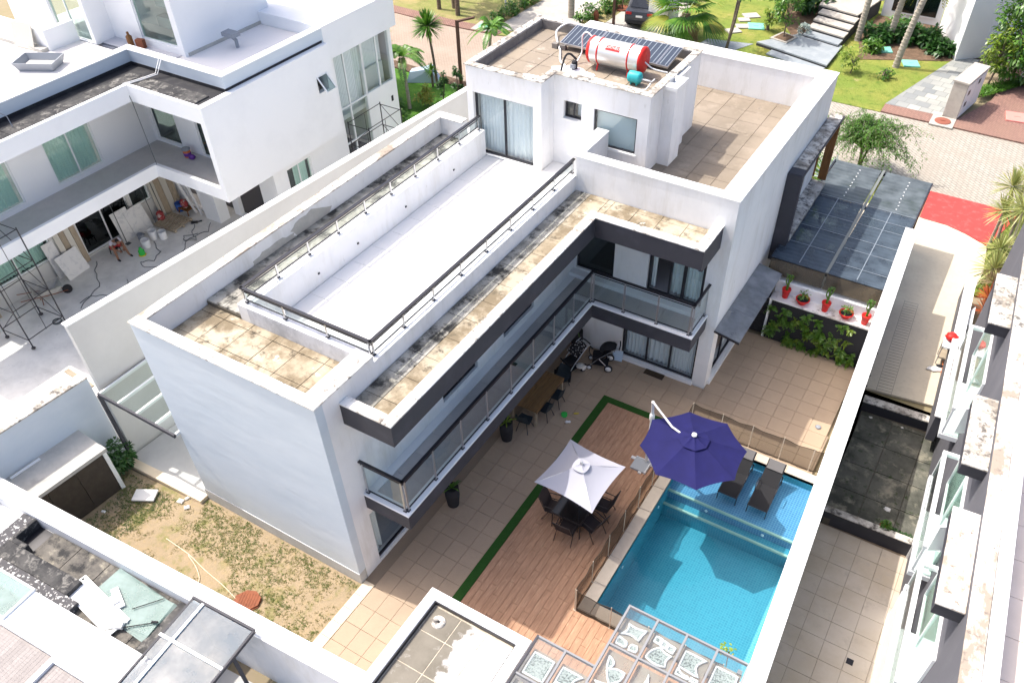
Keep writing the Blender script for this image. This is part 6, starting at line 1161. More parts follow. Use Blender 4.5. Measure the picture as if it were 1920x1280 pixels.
MBX = MB().add([(-0.9, -0.45, 0), (0.9, -0.45, 0), (0.9, 0.45, 0), (-0.9, 0.45, 0), (-0.7, -0.3, 0.55), (0.5, -0.35, 0.75), (0.55, 0.35, 0.72), (-0.65, 0.3, 0.5)], [(3, 2, 1, 0), (4, 5, 6, 7), (0, 1, 5, 4), (1, 2, 6, 5), (2, 3, 7, 6), (3, 0, 4, 7)]); mat('tarp', (0.48, 0.60, 0.72), 0.7); tag(MBX.build('covered_cart', 'tarp', None, (-18.0, 27.5, 0), 0.5), 'pale blue covered bundle on the lawn under the feather palm', 'bundle')
def lamp_post(label, x, y, h, arm):
    t = thing('street_lamp', label, 'street lamp', (x, y, 0)); MB().box(-0.08, 0.08, -0.05, 0.05, -0.05, h).build('post', 'corten', t); MB().bar((0, 0, h-0.05), (arm[0], arm[1], h+0.12), 0.16, 0.08).build('lamp_head', 'corten', t)
lamp_post('slim rust brown lamp post with short arm beside the tan street', -14.75, 26.6, 4.1, (0.75, 0.5)); lamp_post('dark lamp post beyond the solar panels by the parked car', -12.3, 40.0, 4.5, (0.6, 0.4))
for i, (x, y, h, lx, ly, r_) in enumerate(((-23.6, 36.9, 4.5, -0.3, 0.5, 0.14), (-22.8, 37.6, 4.5, -0.6, 0.6, 0.22), (-21.9, 36.6, 4.8, -0.1, 0.3, 0.16), (-24.6, 38.6, 4, 0.2, 0.4, 0.12))):
    tree(['thin dark trunk leftmost on the dry verge', 'thick curved dark trunk on the dry verge', 'straight dark trunk nearest the kerb on the dry verge', 'slender trunk farthest back on the dry verge'][i], x, y, h+3.2, 1.6, 1.6, 1.0, 16, 26, 0.4, 'leaf_mid', trunk_r=r_, lean=(lx, ly), group='trees on the far verge')
tree('pale trunked tree standing on the drive verge', -15.3, 39.9, 6.6, 1.4, 1.4, 1.0, 14, 24, 0.4, 'leaf_mid', trunk_r=0.22, bark='bark_pale'); tag(MB().tube([(0, 0, -0.05), (0, 0, 3.4)], 0.06, 8).lathe([(0.1, 3.4), (0.12, 3.5), (0, 3.6)], n=10).build('white_post', 'plastic_white', None, (-19.6, 38.8, 0)), 'slim white post on the dry verge', 'post')
def hedge(label, p, q, n, h, m, w_=0.4, ls=0.22):
    for i in range(n):
        t_ = (i+0.5)/n; x, y = p[0]+(q[0]-p[0])*t_+R.uniform(-.1, .1), p[1]+(q[1]-p[1])*t_+R.uniform(-.1, .1)
        tree(('nearest the street: ', 'second from the street: ', 'third from the street: ', 'fourth from the street: ', 'fifth from the street: ', 'sixth from the street: ', 'seventh from the street: ', 'eighth from the street: ', 'ninth from the street: ')[i]+label, x, y, h*R.uniform(0.4, 0.6), w_*R.uniform(0.8, 1.2), w_*R.uniform(0.8, 1.2), h*R.uniform(0.4, 0.55), 9, 22, ls, m, nm='hedge_shrub', cat='shrub', trunk_r=0.03, group=label)
hedge('round shrub on the verge side of the drive', (-18.9, 36.2), (-19.0, 42.5), 8, 0.9, 'leaf_mid'); hedge('dense shrub on the lawn side of the drive', (-14.0, 38.9), (-13.6, 45.5), 9, 1.0, 'leaf_mid', 0.5); hedge('dark shrub beyond the ring bed', (-13.0, 45.6), (-9.5, 46.5), 6, 1.2, 'leaf_dark', 0.6)
tag(MB().lathe([(0.16, 0), (0.14, 0.25), (0.2, 0.4), (0.12, 0.62), (0, 0.7)], n=12).build('terracotta_pot', 'rust', None, (-13.6, 40.1, 0.0)), 'rusty brown ornament beside the dark lamp post lawn', 'ornament')
t = thing('young_tree', 'small staked sapling in a ring bed on the lawn by the car', 'tree', (-13.1, 42.9, 0)); MB().lathe([(0.5, 0), (0.5, 0.1), (0.4, 0.1), (0.35, 0.04), (0, 0.05)], n=18).build('ring_bed', 'rust', t); MB().tube([(0, 0, 0), (0.05, 0, 1.2)], 0.04, 6).build('trunk', 'bark', t)
mb = MB(); cluster(mb, Vector((0.05, 0, 1.6)), 0.5, 60, 0.2); mb.build('crown', 'leaf_lime', t)
# big fan palm with its skirt of dead leaves
t = thing('fan_palm', 'big fan palm with yellow green fans and a skirt of dead leaves', 'palm', (-7.3, 39.3, 0)); MB().tube([(0, 0, -0.05), (0, 0, 1.1), (0.05, 0, 1.9)], 0.32, 10, 0.26).build('trunk', 'bark', t)
def fan(mb, c, d, L, n=16, spread=2.2, stalk=0.5):
    d = d.normalized(); s = d.cross(Vector((0, 0, 1))); s = s.normalized() if s.length > 1e-3 else Vector((1, 0, 0)); q = c+d*L*stalk; mb.add([c-s*0.02, c+s*0.02, q], [(0, 1, 2)]); u = s.cross(d)
    for i in range(n):
        a = (i/(n-1)-0.5)*spread; e = d*math.cos(a)+s*math.sin(a); leaf(mb, q, e, L*(0.72-0.1*abs(a)), 0.10, up=u, droop=0.32, seg=3)
mb = MB(); my = MB(); md = MB(); top = Vector((0.05, 0, 1.95))
for i in range(34): a = i*2.4; e = R.uniform(-0.45, 1.2); fan(my if R.random() < 0.45 and e < 0.6 else mb, top, Vector((math.cos(a)*math.cos(e), math.sin(a)*math.cos(e), math.sin(e))), R.uniform(1.9, 2.5))
for i in range(60):
    a = i*2.4; z = R.uniform(0.6, 1.6); d = Vector((math.cos(a), math.sin(a), -1.1)); fan(md, Vector((0, 0, z+0.2))+Vector((math.cos(a), math.sin(a), 0))*0.25, d, R.uniform(0.7, 1.1), 9, 1.2, 0.3)
mb.build('crown', 'palm_leaf', t); my.build('yellow_fans', 'palm_yellow', t); md.build('dead_skirt', 'dry_leaf', t)
tree('tree of two thin dark stems beside the stepping stones', -4.4, 40.0, 3.9, 1.0, 1.0, 0.8, 16, 24, 0.24, 'leaf_mid', stems=2, trunk_r=0.09)
tree('leafy tree in the square planter on the platform', -2.2, 42.9, 2.0, 0.9, 0.9, 1.0, 22, 34, 0.22, 'leaf_mid', trunk_r=0.05); tree('large green tree overhanging the steps at the top edge', -3.4, 46.5, 2.6, 1.7, 1.5, 1.5, 40, 40, 0.26, 'leaf_mid', trunk_r=0.1); tree('lime green shrub beside the blue grey platform', -3.6, 44.2, 0.8, 0.5, 0.5, 0.5, 10, 26, 0.2, 'leaf_lime', nm='shrub', cat='shrub'); tree('pale low shrub at the corner of the planter', -1.3, 44.1, 0.5, 0.45, 0.4, 0.3, 10, 30, 0.14, 'agave_leaf', nm='shrub', cat='shrub')
tree('dark strappy shrub mass behind the landing', -2.2, 48.5, 0.9, 1.3, 1.6, 0.7, 26, 30, 0.4, 'leaf_dark', nm='shrub', cat='shrub')
for i, (x, y, lx, ly, h) in enumerate(((1.7, 45.3, 0.2, 1.0, 9), (3.4, 46.0, 0.6, 1.0, 9.5), (4.64, 42.5, 1.3, 1.3, 9))): palm(['grey palm trunk nearest the steps across the street', 'middle grey palm trunk standing in the mulch bed', 'leaning grey palm trunk on the lawn by the green hatch'][i], x, y, h, 12, 2.2, lean=(lx, ly), tr=0.19, group='tall palms across the street')
t = thing('hanging_frond', 'yellowing palm frond hanging in front of the white house window', 'frond', (4.8, 46.0, 0)); mb = MB()
for a in range(5): pinnate(mb, Vector((0.1*a, 0.1*a, 5.2)), R.uniform(0, 6), -0.9, 2.0, 0.5, 0.8, 26)
mb.build('fronds', 'palm_yellow', t)
for i, (x, y, s_, m, lb) in enumerate(((2.6, 45.8, 0.8, 'leaf_dark', 'dark ground shrub between the first two palm trunks'), (4.4, 46.6, 1.0, 'leaf_dark', 'dark strappy clump under the white house window'), (5.6, 46.6, 0.9, 'leaf_dark', 'strappy clump at the left of the white house corner'), (6.5, 45.6, 0.7, 'leaf_dark', 'grassy clump against the white house corner'), (2.9, 44.0, 0.6, 'leaf_mid', 'low green shrub at the edge of the mulch bed'), (3.5, 47.5, 0.9, 'leaf_mid', 'green shrub behind the middle palm trunk'))):
    tree(lb, x, y, s_*0.6, s_, s_*0.8, s_*0.55, 16, 30, 0.42 if m == 'leaf_dark' else 0.25, m, nm='shrub', cat='shrub', trunk_r=0.03)
tree('young lime green tree on the lawn in front of the steps', 2.6, 40.3, 1.0, 0.65, 0.65, 0.8, 18, 26, 0.17, 'leaf_lime', trunk_r=0.035); tree('small dark bush on the lawn under the leaning palm', 4.4, 40.6, 0.3, 0.45, 0.4, 0.25, 9, 26, 0.15, 'leaf_mid', nm='shrub', cat='shrub')
tree('large bright green bush beside the white utility cabinet', 10.6, 43.6, 2.6, 1.7, 1.7, 2.0, 60, 52, 0.30, 'leaf_mid', nm='large_bush', cat='bush', trunk_r=0.1); tree('lime tips of the bush above the white utility cabinet', 9.6, 42.4, 2.2, 0.8, 0.8, 1.2, 22, 36, 0.24, 'leaf_lime', nm='large_bush', cat='bush', trunk_r=0.06)
mb = MB()
for i in range(950): x = R.uniform(9.45, 11.2); y = 41.0+(x-9.5)*1.6+R.uniform(-0.6, 0.6); a = R.uniform(0, 6.3); leaf(mb, Vector((x, y, 0.05)), Vector((math.cos(a)*0.7, math.sin(a)*0.7, 1)), R.uniform(0.4, 0.75), 0.05, droop=0.5, seg=3)
tag(mb.build('border_grass', 'leaf_mid'), 'strappy border grass along the brick drive under the large bush', 'border grass', kind='stuff')
def weeping(label, x, y, h, reach, n, ls, m):
    t = thing('street_tree', label, 'tree', (x, y, 0)); mb = MB(); lf = MB()
    for k in range(3): a = k*2.1; mb.tube(smooth([(0, 0, -0.05), (0.12*math.cos(a), 0.12*math.sin(a), h*0.45), (0.35*math.cos(a), 0.35*math.sin(a), h*0.85)]), 0.07, 7, 0.03)
    for k in range(n):
        a = R.uniform(0, 6.3); rr = reach*R.uniform(0.25, 1.0)*(1.15 if math.sin(a) < 0.2 else 0.8); z1 = h*R.uniform(0.75, 1.25); z2 = z1-R.uniform(0.3, 1.3)*rr/reach
        pts = smooth([(0.2*math.cos(a), 0.2*math.sin(a), h*0.6), (rr*0.5*math.cos(a)+R.uniform(-.1, .1), rr*0.5*math.sin(a), z1), (rr*math.cos(a), rr*math.sin(a)+R.uniform(-.15, .15), max(0.25, z2))], 7)
        mb.tube(pts, 0.013, 4, 0.004)
        for p in pts[4:]:
            for j in range(7): lf_d = Vector((R.uniform(-1, 1), R.uniform(-1, 1), R.uniform(-0.9, 0.5))); leaf(lf, p+Vector((R.uniform(-.1, .1), R.uniform(-.1, .1), R.uniform(-.07, .07))), lf_d, ls*R.uniform(0.7, 1.3), ls*0.36, droop=0.3, seg=2)
    mb.build('trunk', 'bark', t); lf.build('crown', m, t); return t
weeping('feathery green tree hanging over the street by the house corner', 5.9, 29.4, 2.1, 2.4, 170, 0.11, 'leaf_mid')
t = spiky('blue grey agave beside the timber fins at the carport', 5.4, 25.2, 1.5, 1.1, 60, 'agave_leaf', w=0.10, nm='agave', low=-0.2, tr=0.12)
tree('lush green shrub between house corner and street', 4.4, 26.8, 0.8, 1.0, 1.2, 0.7, 22, 30, 0.24, 'leaf_mid', nm='shrub', cat='shrub', trunk_r=0.03)
# yuccas beside the driveway
yl = ['tall yucca nearest the red pavement with pale spiky head', 'yucca second from the red pavement in the driveway clump', 'yucca at the far end of the clump near the street', 'yucca at the far right of the clump beside the street', 'low yucca in the middle of the driveway clump', 'large pale yucca above the white slab', 'yucca nearest the low garden wall with drooping head', 'small yucca close against the grey house wall', 'broad yucca at the near end of the clump']
for i, (x, y, h, r_) in enumerate(((12.25, 25.9, 1.9, 0.75), (12.5, 26.9, 2.3, 0.85), (12.8, 28.4, 2.2, 0.7), (13.6, 28.3, 2.3, 0.8), (12.9, 26.6, 1.5, 0.7), (13.0, 24.9, 2.5, 1.15), (12.75, 24.2, 1.2, 0.8), (13.6, 26.6, 1.6, 0.7), (12.9, 23.2, 0.9, 0.9))): spiky(yl[i], x, y, h, r_, 130, 'yucca_leaf', lean=(R.uniform(-.3, 0), R.uniform(-.3, .1)), nm='yucca', w=0.045, bark='bark_pale', low=-0.6, group='yuccas by the driveway')
for i, (y, m, lb) in enumerate(((22.3, 'dry_leaf', 'dry brown bromeliad beside the low garden wall end'), (21.2, 'red_leaf', 'orange red bromeliad behind the low garden wall'), (20.3, 'red_leaf', 'reddest bromeliad behind the low garden wall nearest the balcony'), (23.0, 'dry_leaf', 'straw coloured bromeliad under the near yuccas'))): spiky(lb, 12.78+0.02*i, y, 0.7, 0.6, 110, m, w=0.04, nm='bromeliad', low=-0.1, tr=0.05)
tuftfield('grass', 'grass_blade', 900, lambda: (R.uniform(12.3, 13.6), R.uniform(22.6, 28.6)), 0.16, 'green grass under the yuccas by the driveway'); tuftfield('grass', 'leaf_lime', 2600, lambda: (R.uniform(-3.5, 7.0), R.uniform(36.6, 42.5)), 0.14, 'yellow green lawn grass across the street'); tuftfield('grass', 'leaf_mid', 1700, lambda: (R.uniform(-17, -13), R.uniform(21, 27)), 0.15, 'lush green grass in the garden beside the white house')
# parked cars
mat('car_dark', (0.035, 0.04, 0.05), 0.25, spec=0.6); mat('car_glass', (0.012, 0.015, 0.02), 0.08, spec=0.8); mat('car_white', (0.70, 0.71, 0.72), 0.3, spec=0.6); mat('tail_red', (0.45, 0.01, 0.01), 0.3)
def car(label, x, y, rz, paint):
    t = thing('parked_car', label, 'car', (x, y, 0.04), rz); W2 = 0.92
    prof = [(-2.2, 0.35), (-2.25, 0.75), (-2.18, 1.02), (-1.75, 1.10), (-1.35, 1.60), (-0.4, 1.68), (0.45, 1.58), (1.05, 1.12), (1.9, 0.98), (2.2, 0.75), (2.22, 0.35)]
    rows = []
    for yy, s_ in ((0, 1), (0.55, 0.995), (0.80, 0.97), (0.92, 0.93)): rows.append([(px, yy, 0.35+(pz-0.35)*(s_ if pz < 1.15 else 1-(1-s_)*1.6)) for px, pz in prof])
    full = [[(px*(0.985 if abs(yy) > 0.9 else 1), -yy, pz) for px, yy, pz in r_] for r_ in rows[::-1]]+[[(px*(0.985 if yy > 0.9 else 1), yy, pz) for px, yy, pz in r_] for r_ in rows[1:]]
    def taper(p): # tumblehome of the cabin
        return (p[0], p[1]*(1-0.26*max(0, p[2]-1.05)), p[2])
    vs = [taper(p) for r_ in full for p in r_]; k = len(prof); nr = len(full); fs = []
    for i in range(nr-1):
        for j in range(k-1): fs.append((i*k+j, (i+1)*k+j, (i+1)*k+j+1, i*k+j+1))
    fs += [list(range(k)), list(range((nr-1)*k, nr*k))[::-1]]
    body = MB().add(vs, fs, False).build('body', paint, t); bpy.context.view_layer.update()
    MB().add([(-1.72, -0.70, 1.16), (-1.72, 0.70, 1.16), (-1.40, 0.60, 1.55), (-1.40, -0.60, 1.55)], [(0, 1, 2, 3)]).add([(-1.75, -0.70, 1.15), (-1.75, 0.70, 1.15), (-1.43, 0.60, 1.56), (-1.43, -0.60, 1.56)], [(3, 2, 1, 0)]).build('rear_window', 'car_glass', t)
    MB().add([(0.99, -0.70, 1.19), (0.99, 0.70, 1.19), (0.54, 0.62, 1.56), (0.54, -0.62, 1.56)], [(0, 1, 2, 3)]).build('windscreen', 'car_glass', t)
    for s_ in (-1, 1):
        MB().add([(-1.3, s_*0.925, 1.14), (0.8, s_*0.925, 1.14), (0.35, s_*0.82, 1.5), (-1.05, s_*0.80, 1.54)], [(0, 1, 2, 3) if s_ < 0 else (3, 2, 1, 0)]).build('side_window', 'car_glass', t)
        MB().obox((-2.20, s_*0.68, 0.92), (0.10, 0.36, 0.14)).build('tail_light', 'tail_red', t); MB().obox((0.55, s_*1.0, 1.1), (0.16, 0.16, 0.12), ch=0.02).build('mirror', paint, t)
        for px in (-1.35, 1.4):
            w_ = MB().lathe([(0.2, -0.11), (0.33, -0.10), (0.34, 0), (0.33, 0.10), (0.2, 0.11)], n=20, M=Matrix.Translation((px, s_*0.83, 0.30)) @ Matrix.Rotation(rad(90), 4, 'X')).build('wheel', 'rubber', t); MB().lathe([(0, -0.115), (0.2, -0.112), (0.2, 0.112), (0, 0.115)], n=14, M=Matrix.Translation((px, s_*0.83, 0.30)) @ Matrix.Rotation(rad(90), 4, 'X')).build('rim', 'steel', w_)
    MB().obox((-2.255, 0, 0.78), (0.02, 0.42, 0.12)).build('number_plate', 'plastic_white', t); MB().obox((-2.22, 0, 0.42), (0.10, 1.6, 0.18), ch=0.02).build('bumper', 'rubber', t); MB().box(-1.9, 2.0, -0.85, 0.85, 0.2, 0.36).build('underbody', 'rubber', t)
    return t
car('dark grey hatchback parked on the drive beyond the solar panels', -11.05, 42.3, rad(101), 'car_dark'); car('silver car with red tail light entering at the right edge', 12.3, 45.2, rad(80), 'car_white')
tree('dark green bush between the shed and the passage post', -9.15, -0.55, 0.55, 0.42, 0.45, 0.5, 22, 34, 0.15, 'leaf_dark', nm='shrub', cat='shrub', trunk_r=0.04)
# ---------------------------------------------------------------- solar water heating on the penthouse roof
mat('tank_steel', (0.72, 0.71, 0.70), 0.3, metal=0.6); mat('teal_paint', (0.03, 0.36, 0.38), 0.4); mat('collector_glass', (0.035, 0.045, 0.065), 0.18, spec=0.7); mat('block_grey', (0.22, 0.20, 0.18), 0.9); mat('fabric_dark', (0.018, 0.018, 0.020), 0.9)
def group_tilt(o, rx=0, ry=0): o.rotation_euler = (rx, ry, o.rotation_euler[2])
t = thing('solar_tank', 'silver horizontal hot water tank with red end caps on the penthouse roof', 'water tank', (-0.58, 15.75, 8.47))
Ax = Matrix.Translation((0, 0, 0.52)) @ Matrix.Rotation(rad(90), 4, 'Y'); r = 0.40
MB().lathe([(r, -0.93), (r, 0.93)], n=32, M=Ax).build('shell', 'tank_steel', t)
for s_ in (-1, 1): MB().lathe([(r*1.02, s_*0.86), (r*1.025, s_*0.93), (r*0.9, s_*0.98), (0, s_*1.0)], n=32, M=Ax).build('end_cap', 'red_plastic', t)
for x in (-0.58, 0.50):
    MB().lathe([(r+0.004, x-0.025), (r+0.012, x-0.02), (r+0.012, x+0.02), (r+0.004, x+0.025)], n=32, M=Ax).build('strap', 'red_plastic', t); MB().bar((x, -0.3, 0.0), (x, -0.22, 0.2), 0.04, 0.05).bar((x, 0.3, 0.0), (x, 0.22, 0.2), 0.04, 0.05).build('cradle', 'red_plastic', t)
# maker's plate with its lettering
ang = rad(-42); c = Vector((-0.08, math.sin(ang)*-0.0, 0))
def on_tank(x, a, rr): return Vector((x, -math.cos(a)*rr, 0.52+math.sin(a)*rr))
a0, a1 = rad(32), rad(58); n = 5; vs = []; fs = []
for k in range(n+1):
    a = a0+(a1-a0)*k/n; vs += [on_tank(-0.30, a, r+0.006), on_tank(0.20, a, r+0.006)]
for k in range(n): fs.append((2*k, 2*k+1, 2*k+3, 2*k+2))
MB().add(vs, fs).build('maker_plate', 'red_plastic', t)
fc = bpy.data.curves.new('lettering', 'FONT'); fc.body = 'NOXTHECO'; fc.size = 0.115; fc.align_x = 'CENTER'; fc.align_y = 'CENTER'; fc.extrude = 0.002; fc.materials.append(MATS['plastic_white'])
tmp_ = obj('lettering_curve', fc); bpy.context.view_layer.update(); me_ = bpy.data.meshes.new_from_object(tmp_.evaluated_get(bpy.context.evaluated_depsgraph_get())); bpy.data.objects.remove(tmp_); fo = obj('lettering', me_, t); fo['kind'] = 'stuff'; am = (a0+a1)/2; p = on_tank(-0.05, am, r+0.012); fo.location = p; fo.rotation_euler = (math.pi/2-am, 0, 0)
MB().tube(smooth([(0.97, -0.05, 0.5), (1.25, -0.05, 0.35), (1.55, 0.0, 0.30), (1.75, 0.05, 0.28)]), 0.025, 7).build('outlet_pipe', 'plastic_white', t); MB().tube(smooth([(-0.97, 0.1, 0.85), (-1.2, 0.12, 0.95), (-1.35, 0.1, 0.8), (-1.35, 0.1, 0.3), (-1.4, -0.2, 0.02)]), 0.025, 7).build('inlet_pipe', 'plastic_white', t)
t2 = thing('expansion_tank', 'small teal expansion tank beside the red tank end', 'water tank', (0.36, 15.12, 8.47)); Ax = Matrix.Translation((0, 0, 0.22)) @ Matrix.Rotation(rad(90), 4, 'Y')
MB().lathe([(0, -0.24), (0.1, -0.235), (0.17, -0.19), (0.18, -0.15), (0.18, 0.15), (0.17, 0.19), (0.1, 0.235), (0, 0.24)], n=24, M=Ax).build('shell', 'teal_paint', t2); MB().tube([(0.24, 0, 0.2), (0.5, 0, 0.2), (0.55, 0.05, 0.15), (0.55, 0.3, 0.15)], 0.025, 7).build('pipe', 'plastic_white', t2); MB().box(-0.12, -0.08, -0.1, 0.1, 0, 0.08).box(0.08, 0.12, -0.1, 0.1, 0, 0.08).build('foot', 'teal_paint', t2)
for i, (px, lb) in enumerate(((-3.06, 'first solar collector on the penthouse roof, at the cement block end'), (-2.00+0.13, 'second solar collector along, partly behind the silver tank'), (-0.66, 'third solar collector along, behind the silver tank'), (0.0, ''))):
    if not lb: continue
    W2 = 1.17; s_ = thing('solar_collector', lb, 'solar panel', (px, 16.38, 8.62), 0, 'solar collectors on the penthouse roof'); s_.rotation_euler = (rad(9), 0, 0)
    MB().box(0, W2, 0, 1.22, 0, 0.07).build('collector_frame', 'steel', s_); MB().box(0.03, W2-0.03, 0.03, 1.19, 0.071, 0.078).build('collector_glass', 'collector_glass', s_)
    for k in range(6): piece('collector_rib', 'bar_line', s_, 0.12+k*0.186, 0.61, 0.082, 0.026, 1.14, 0.006, 0.0)
s_ = thing('solar_collector', 'last solar collector at the red end of the tank with free end', 'solar panel', (0.53, 16.36, 8.62), 0, 'solar collectors on the penthouse roof'); s_.rotation_euler = (rad(9), 0, 0)
MB().box(0, 0.40, 0, 1.22, 0, 0.07).build('collector_frame', 'steel', s_); MB().box(0.02, 0.38, 0.03, 1.19, 0.071, 0.078).build('collector_glass', 'collector_glass', s_)
for k in range(2): piece('collector_rib', 'bar_line', s_, 0.11+k*0.186, 0.61, 0.082, 0.026, 1.14, 0.006, 0.0)
for i, x in enumerate((-3.25, -2.95, -1.95, -1.7)): tag(MB().box(-0.10, 0.10, -0.09, 0.09, 0, 0.17, 0.01).build('cement_block', 'block_grey', None, (x, 16.42, 8.45), 0.1*i), ['cement block at the free corner of the first solar collector', 'second cement block in the row under the first collector', 'cement block under the joint of the first two collectors', 'cement block nearest the silver tank under the collectors'][i], 'block', 'blocks under the solar collectors')
tag(MB().tube(smooth([(-3.0, 17.7, 8.85), (-3.5, 17.75, 8.80), (-3.75, 17.4, 8.62), (-3.4, 16.8, 8.52), (-2.95, 16.2, 8.50), (-2.55, 15.5, 8.49), (-2.2, 15.2, 8.49)]), 0.035, 8).build('pipe_loop', 'plastic_white'), 'white pipe looping round the first solar collector', 'pipe')
tag(MB().tube([(-1.55, 14.85, 8.50), (-0.6, 14.78, 8.50), (0.75, 14.75, 8.50), (0.9, 14.8, 8.52), (0.92, 15.1, 8.6)], 0.028, 7).build('floor_pipe', 'plastic_white'), 'white pipe along the penthouse roof in front of the tank', 'pipe')
tag(MB().tube(smooth([(-2.05, 14.6, 8.47), (-2.05, 14.9, 8.9), (-1.95, 15.05, 8.98), (-1.75, 15.15, 8.8)]), 0.035, 8).build('black_hose', 'rubber'), 'short black hose arch on the white cement patch', 'hose')
t = thing('pump', 'small black pump beside the black hose arch', 'pump', (-1.85, 15.2, 8.47)); MB().lathe([(0.1, 0), (0.1, 0.22), (0.06, 0.26), (0, 0.26)], n=14).build('motor', 'rubber', t); MB().box(-0.08, 0.08, -0.16, -0.04, 0.05, 0.17).build('pump_head', 'plastic_grey', t)
t = thing('gauge', 'small meter on the duct cap at the penthouse edge', 'gauge', (1.55, 15.3, 8.74)); MB().lathe([(0.09, 0), (0.09, 0.1), (0, 0.12)], n=12).build('body', 'plastic_grey', t); MB().tube([(0, 0, 0.05), (-0.3, 0.25, 0.05)], 0.025, 6).build('pipe', 'plastic_white', t)
# ---------------------------------------------------------------- white parasol, dark table and sling chairs on the deck
mat('canvas_white', (0.40, 0.40, 0.45), 0.85); mat('canvas_purple', (0.0085, 0.0085, 0.070), 0.85, [(2, 5, 0.4, 0.7, (0.011, 0.011, 0.088))]); mat('bar_pale2', (0.42, 0.45, 0.47), 0.6); mat('sling', (0.040, 0.030, 0.030), 0.85); mat('brown_metal', (0.030, 0.022, 0.020), 0.45, spec=0.5); mat('table_glass', (0.012, 0.010, 0.010), 0.12, spec=0.5)
def canopy_mb(rim, hub, sag=0.10, edge_in=0.06, N=12, K=10):
    """fabric canopy: cosine fall from hub to rim between ribs, edges pulled inwards"""
    mb = MB(); k = len(rim); hub = Vector(hub)
    for i in range(k):
        a, b = Vector(rim[i]), Vector(rim[(i+1) % k]); vs = []; fs = []
        for r_ in range(K+1):
            u = r_/K
            for s_ in range(N+1):
                v = s_/N; e = a.lerp(b, v); cen = hub.lerp(e, u); pull = 4*v*(1-v); q = cen.copy(); q.z -= 0; flat = hub-cen; flat.z = 0
                q += flat*edge_in*pull*u*u; q.z -= sag*math.sin(math.pi*u)*0.6; q.z -= 0.05*pull*u*(1-u)*2
                vs.append(q)
        for r_ in range(K):
            for s_ in range(N): q = r_*(N+1)+s_; fs.append((q, q+N+1, q+N+2, q+1))
        mb.add(vs, fs, True)
    return mb
t = thing('parasol', 'square off white parasol over the dark table on the wooden deck', 'parasol', (4.17, 4.92, 0)); rim = [(-0.89, 1.02, 2.10), (0.95, 0.88, 2.10), (0.89, -1.03, 2.10), (-0.99, -0.88, 2.10)]
canopy_mb(rim, (0, 0, 2.58), 0.09, 0.07).build('canopy', 'canvas_white', t); MB().tube([(0, 0, 0), (0, 0, 2.56)], 0.025, 10).build('pole', 'steel', t); MB().lathe([(0.05, 2.57), (0.04, 2.62), (0.02, 2.66), (0, 2.66)], n=14).build('finial', 'steel', t)
v_ = canopy_mb([(x*0.20, y*0.20, 2.485) for x, y, z in rim], (0, 0, 2.595), 0.012, -0.22, 8, 4); v_.build('vent_flap', 'canvas_white', t)
for x, y, z in rim: MB().tube([(0, 0, 2.50), (x*0.5, y*0.5, 2.28), (x*0.98, y*0.98, 2.08)], 0.012, 6).build('rib', 'steel', t)
MB().lathe([(0.26, 0.022), (0.26, 0.07), (0.05, 0.1), (0.05, 0.25), (0, 0.25)], n=20).build('base', 'brown_metal', t)
t = thing('garden_table', 'dark glass topped table under the off white parasol', 'table', (4.05, 4.95, 0)); MB().box(-0.46, 0.46, -0.62, 0.62, 0.70, 0.715).build('tabletop', 'table_glass', t); mb = MB()
for a, b in (((-0.48, -0.64), (0.48, -0.64)), ((-0.48, 0.64), (0.48, 0.64)), ((-0.48, -0.64), (-0.48, 0.64)), ((0.48, -0.64), (0.48, 0.64))): mb.bar((*a, 0.70), (*b, 0.70), 0.035, 0.035)
mb.build('rim', 'brown_metal', t)
for sx in (-1, 1):
    for sy in (-1, 1): MB().tube([(sx*0.44, sy*0.6, 0.69), (sx*0.46, sy*0.62, 0.014)], 0.018, 7).build('leg', 'brown_metal', t)
def sling_chair(label, x, y, rz):
    t = thing('sling_chair', label, 'chair', (x, y, 0.012), rz, 'sling chairs round the dark table')   # faces +x
    seat = [(0.24, 0.44), (0.05, 0.40), (-0.18, 0.38), (-0.24, 0.42)]; back = [(-0.24, 0.42), (-0.30, 0.62), (-0.38, 0.82), (-0.46, 0.98)]
    for nm, pr in (('seat', seat), ('backrest', back)):
        vs = []; fs = []
        for x_, z_ in pr: vs += [(x_, -0.24, z_), (x_, 0.24, z_), (x_-0.008, 0.24, z_-0.012), (x_-0.008, -0.24, z_-0.012)]
        for k in range(3): q = 4*k; fs += [(q, q+1, q+5, q+4), (q+3, q+7, q+6, q+2), (q, q+4, q+7, q+3), (q+1, q+2, q+6, q+5)]
        MB().add(vs, fs).build(nm, 'sling', t)
    for s_ in (-0.26, 0.26):
        MB().tube([(-0.46, s_, 0.99), (-0.25, s_, 0.42), (0.22, s_, 0.44), (0.27, s_, 0.42)], 0.014, 6).build('frame', 'brown_metal', t); MB().tube([(-0.32, s_, 0.64), (0.0, s_*1.06, 0.66), (0.20, s_*1.06, 0.63)], 0.016, 6).build('armrest', 'brown_metal', t)
        MB().tube([(0.20, s_*1.06, 0.63), (0.28, s_*1.08, 0.0)], 0.013, 6).build('leg', 'brown_metal', t); MB().tube([(-0.16, s_, 0.40), (-0.36, s_*1.05, 0.0)], 0.013, 6).build('leg', 'brown_metal', t)
    MB().tube([(-0.46, -0.26, 0.99), (-0.46, 0.26, 0.99)], 0.014, 6).build('top_rail', 'brown_metal', t); return t
sling_chair('brown sling chair at the turf side of the dark table', 3.52, 4.72, rad(8)); sling_chair('brown sling chair at the near end of the dark table with its back to us', 4.15, 4.28, rad(92)); sling_chair('brown sling chair tucked at the near pool side corner of the table', 4.68, 4.72, rad(165)); sling_chair('brown sling chair at the far pool side corner with its back showing past the parasol', 4.62, 5.5, rad(185))
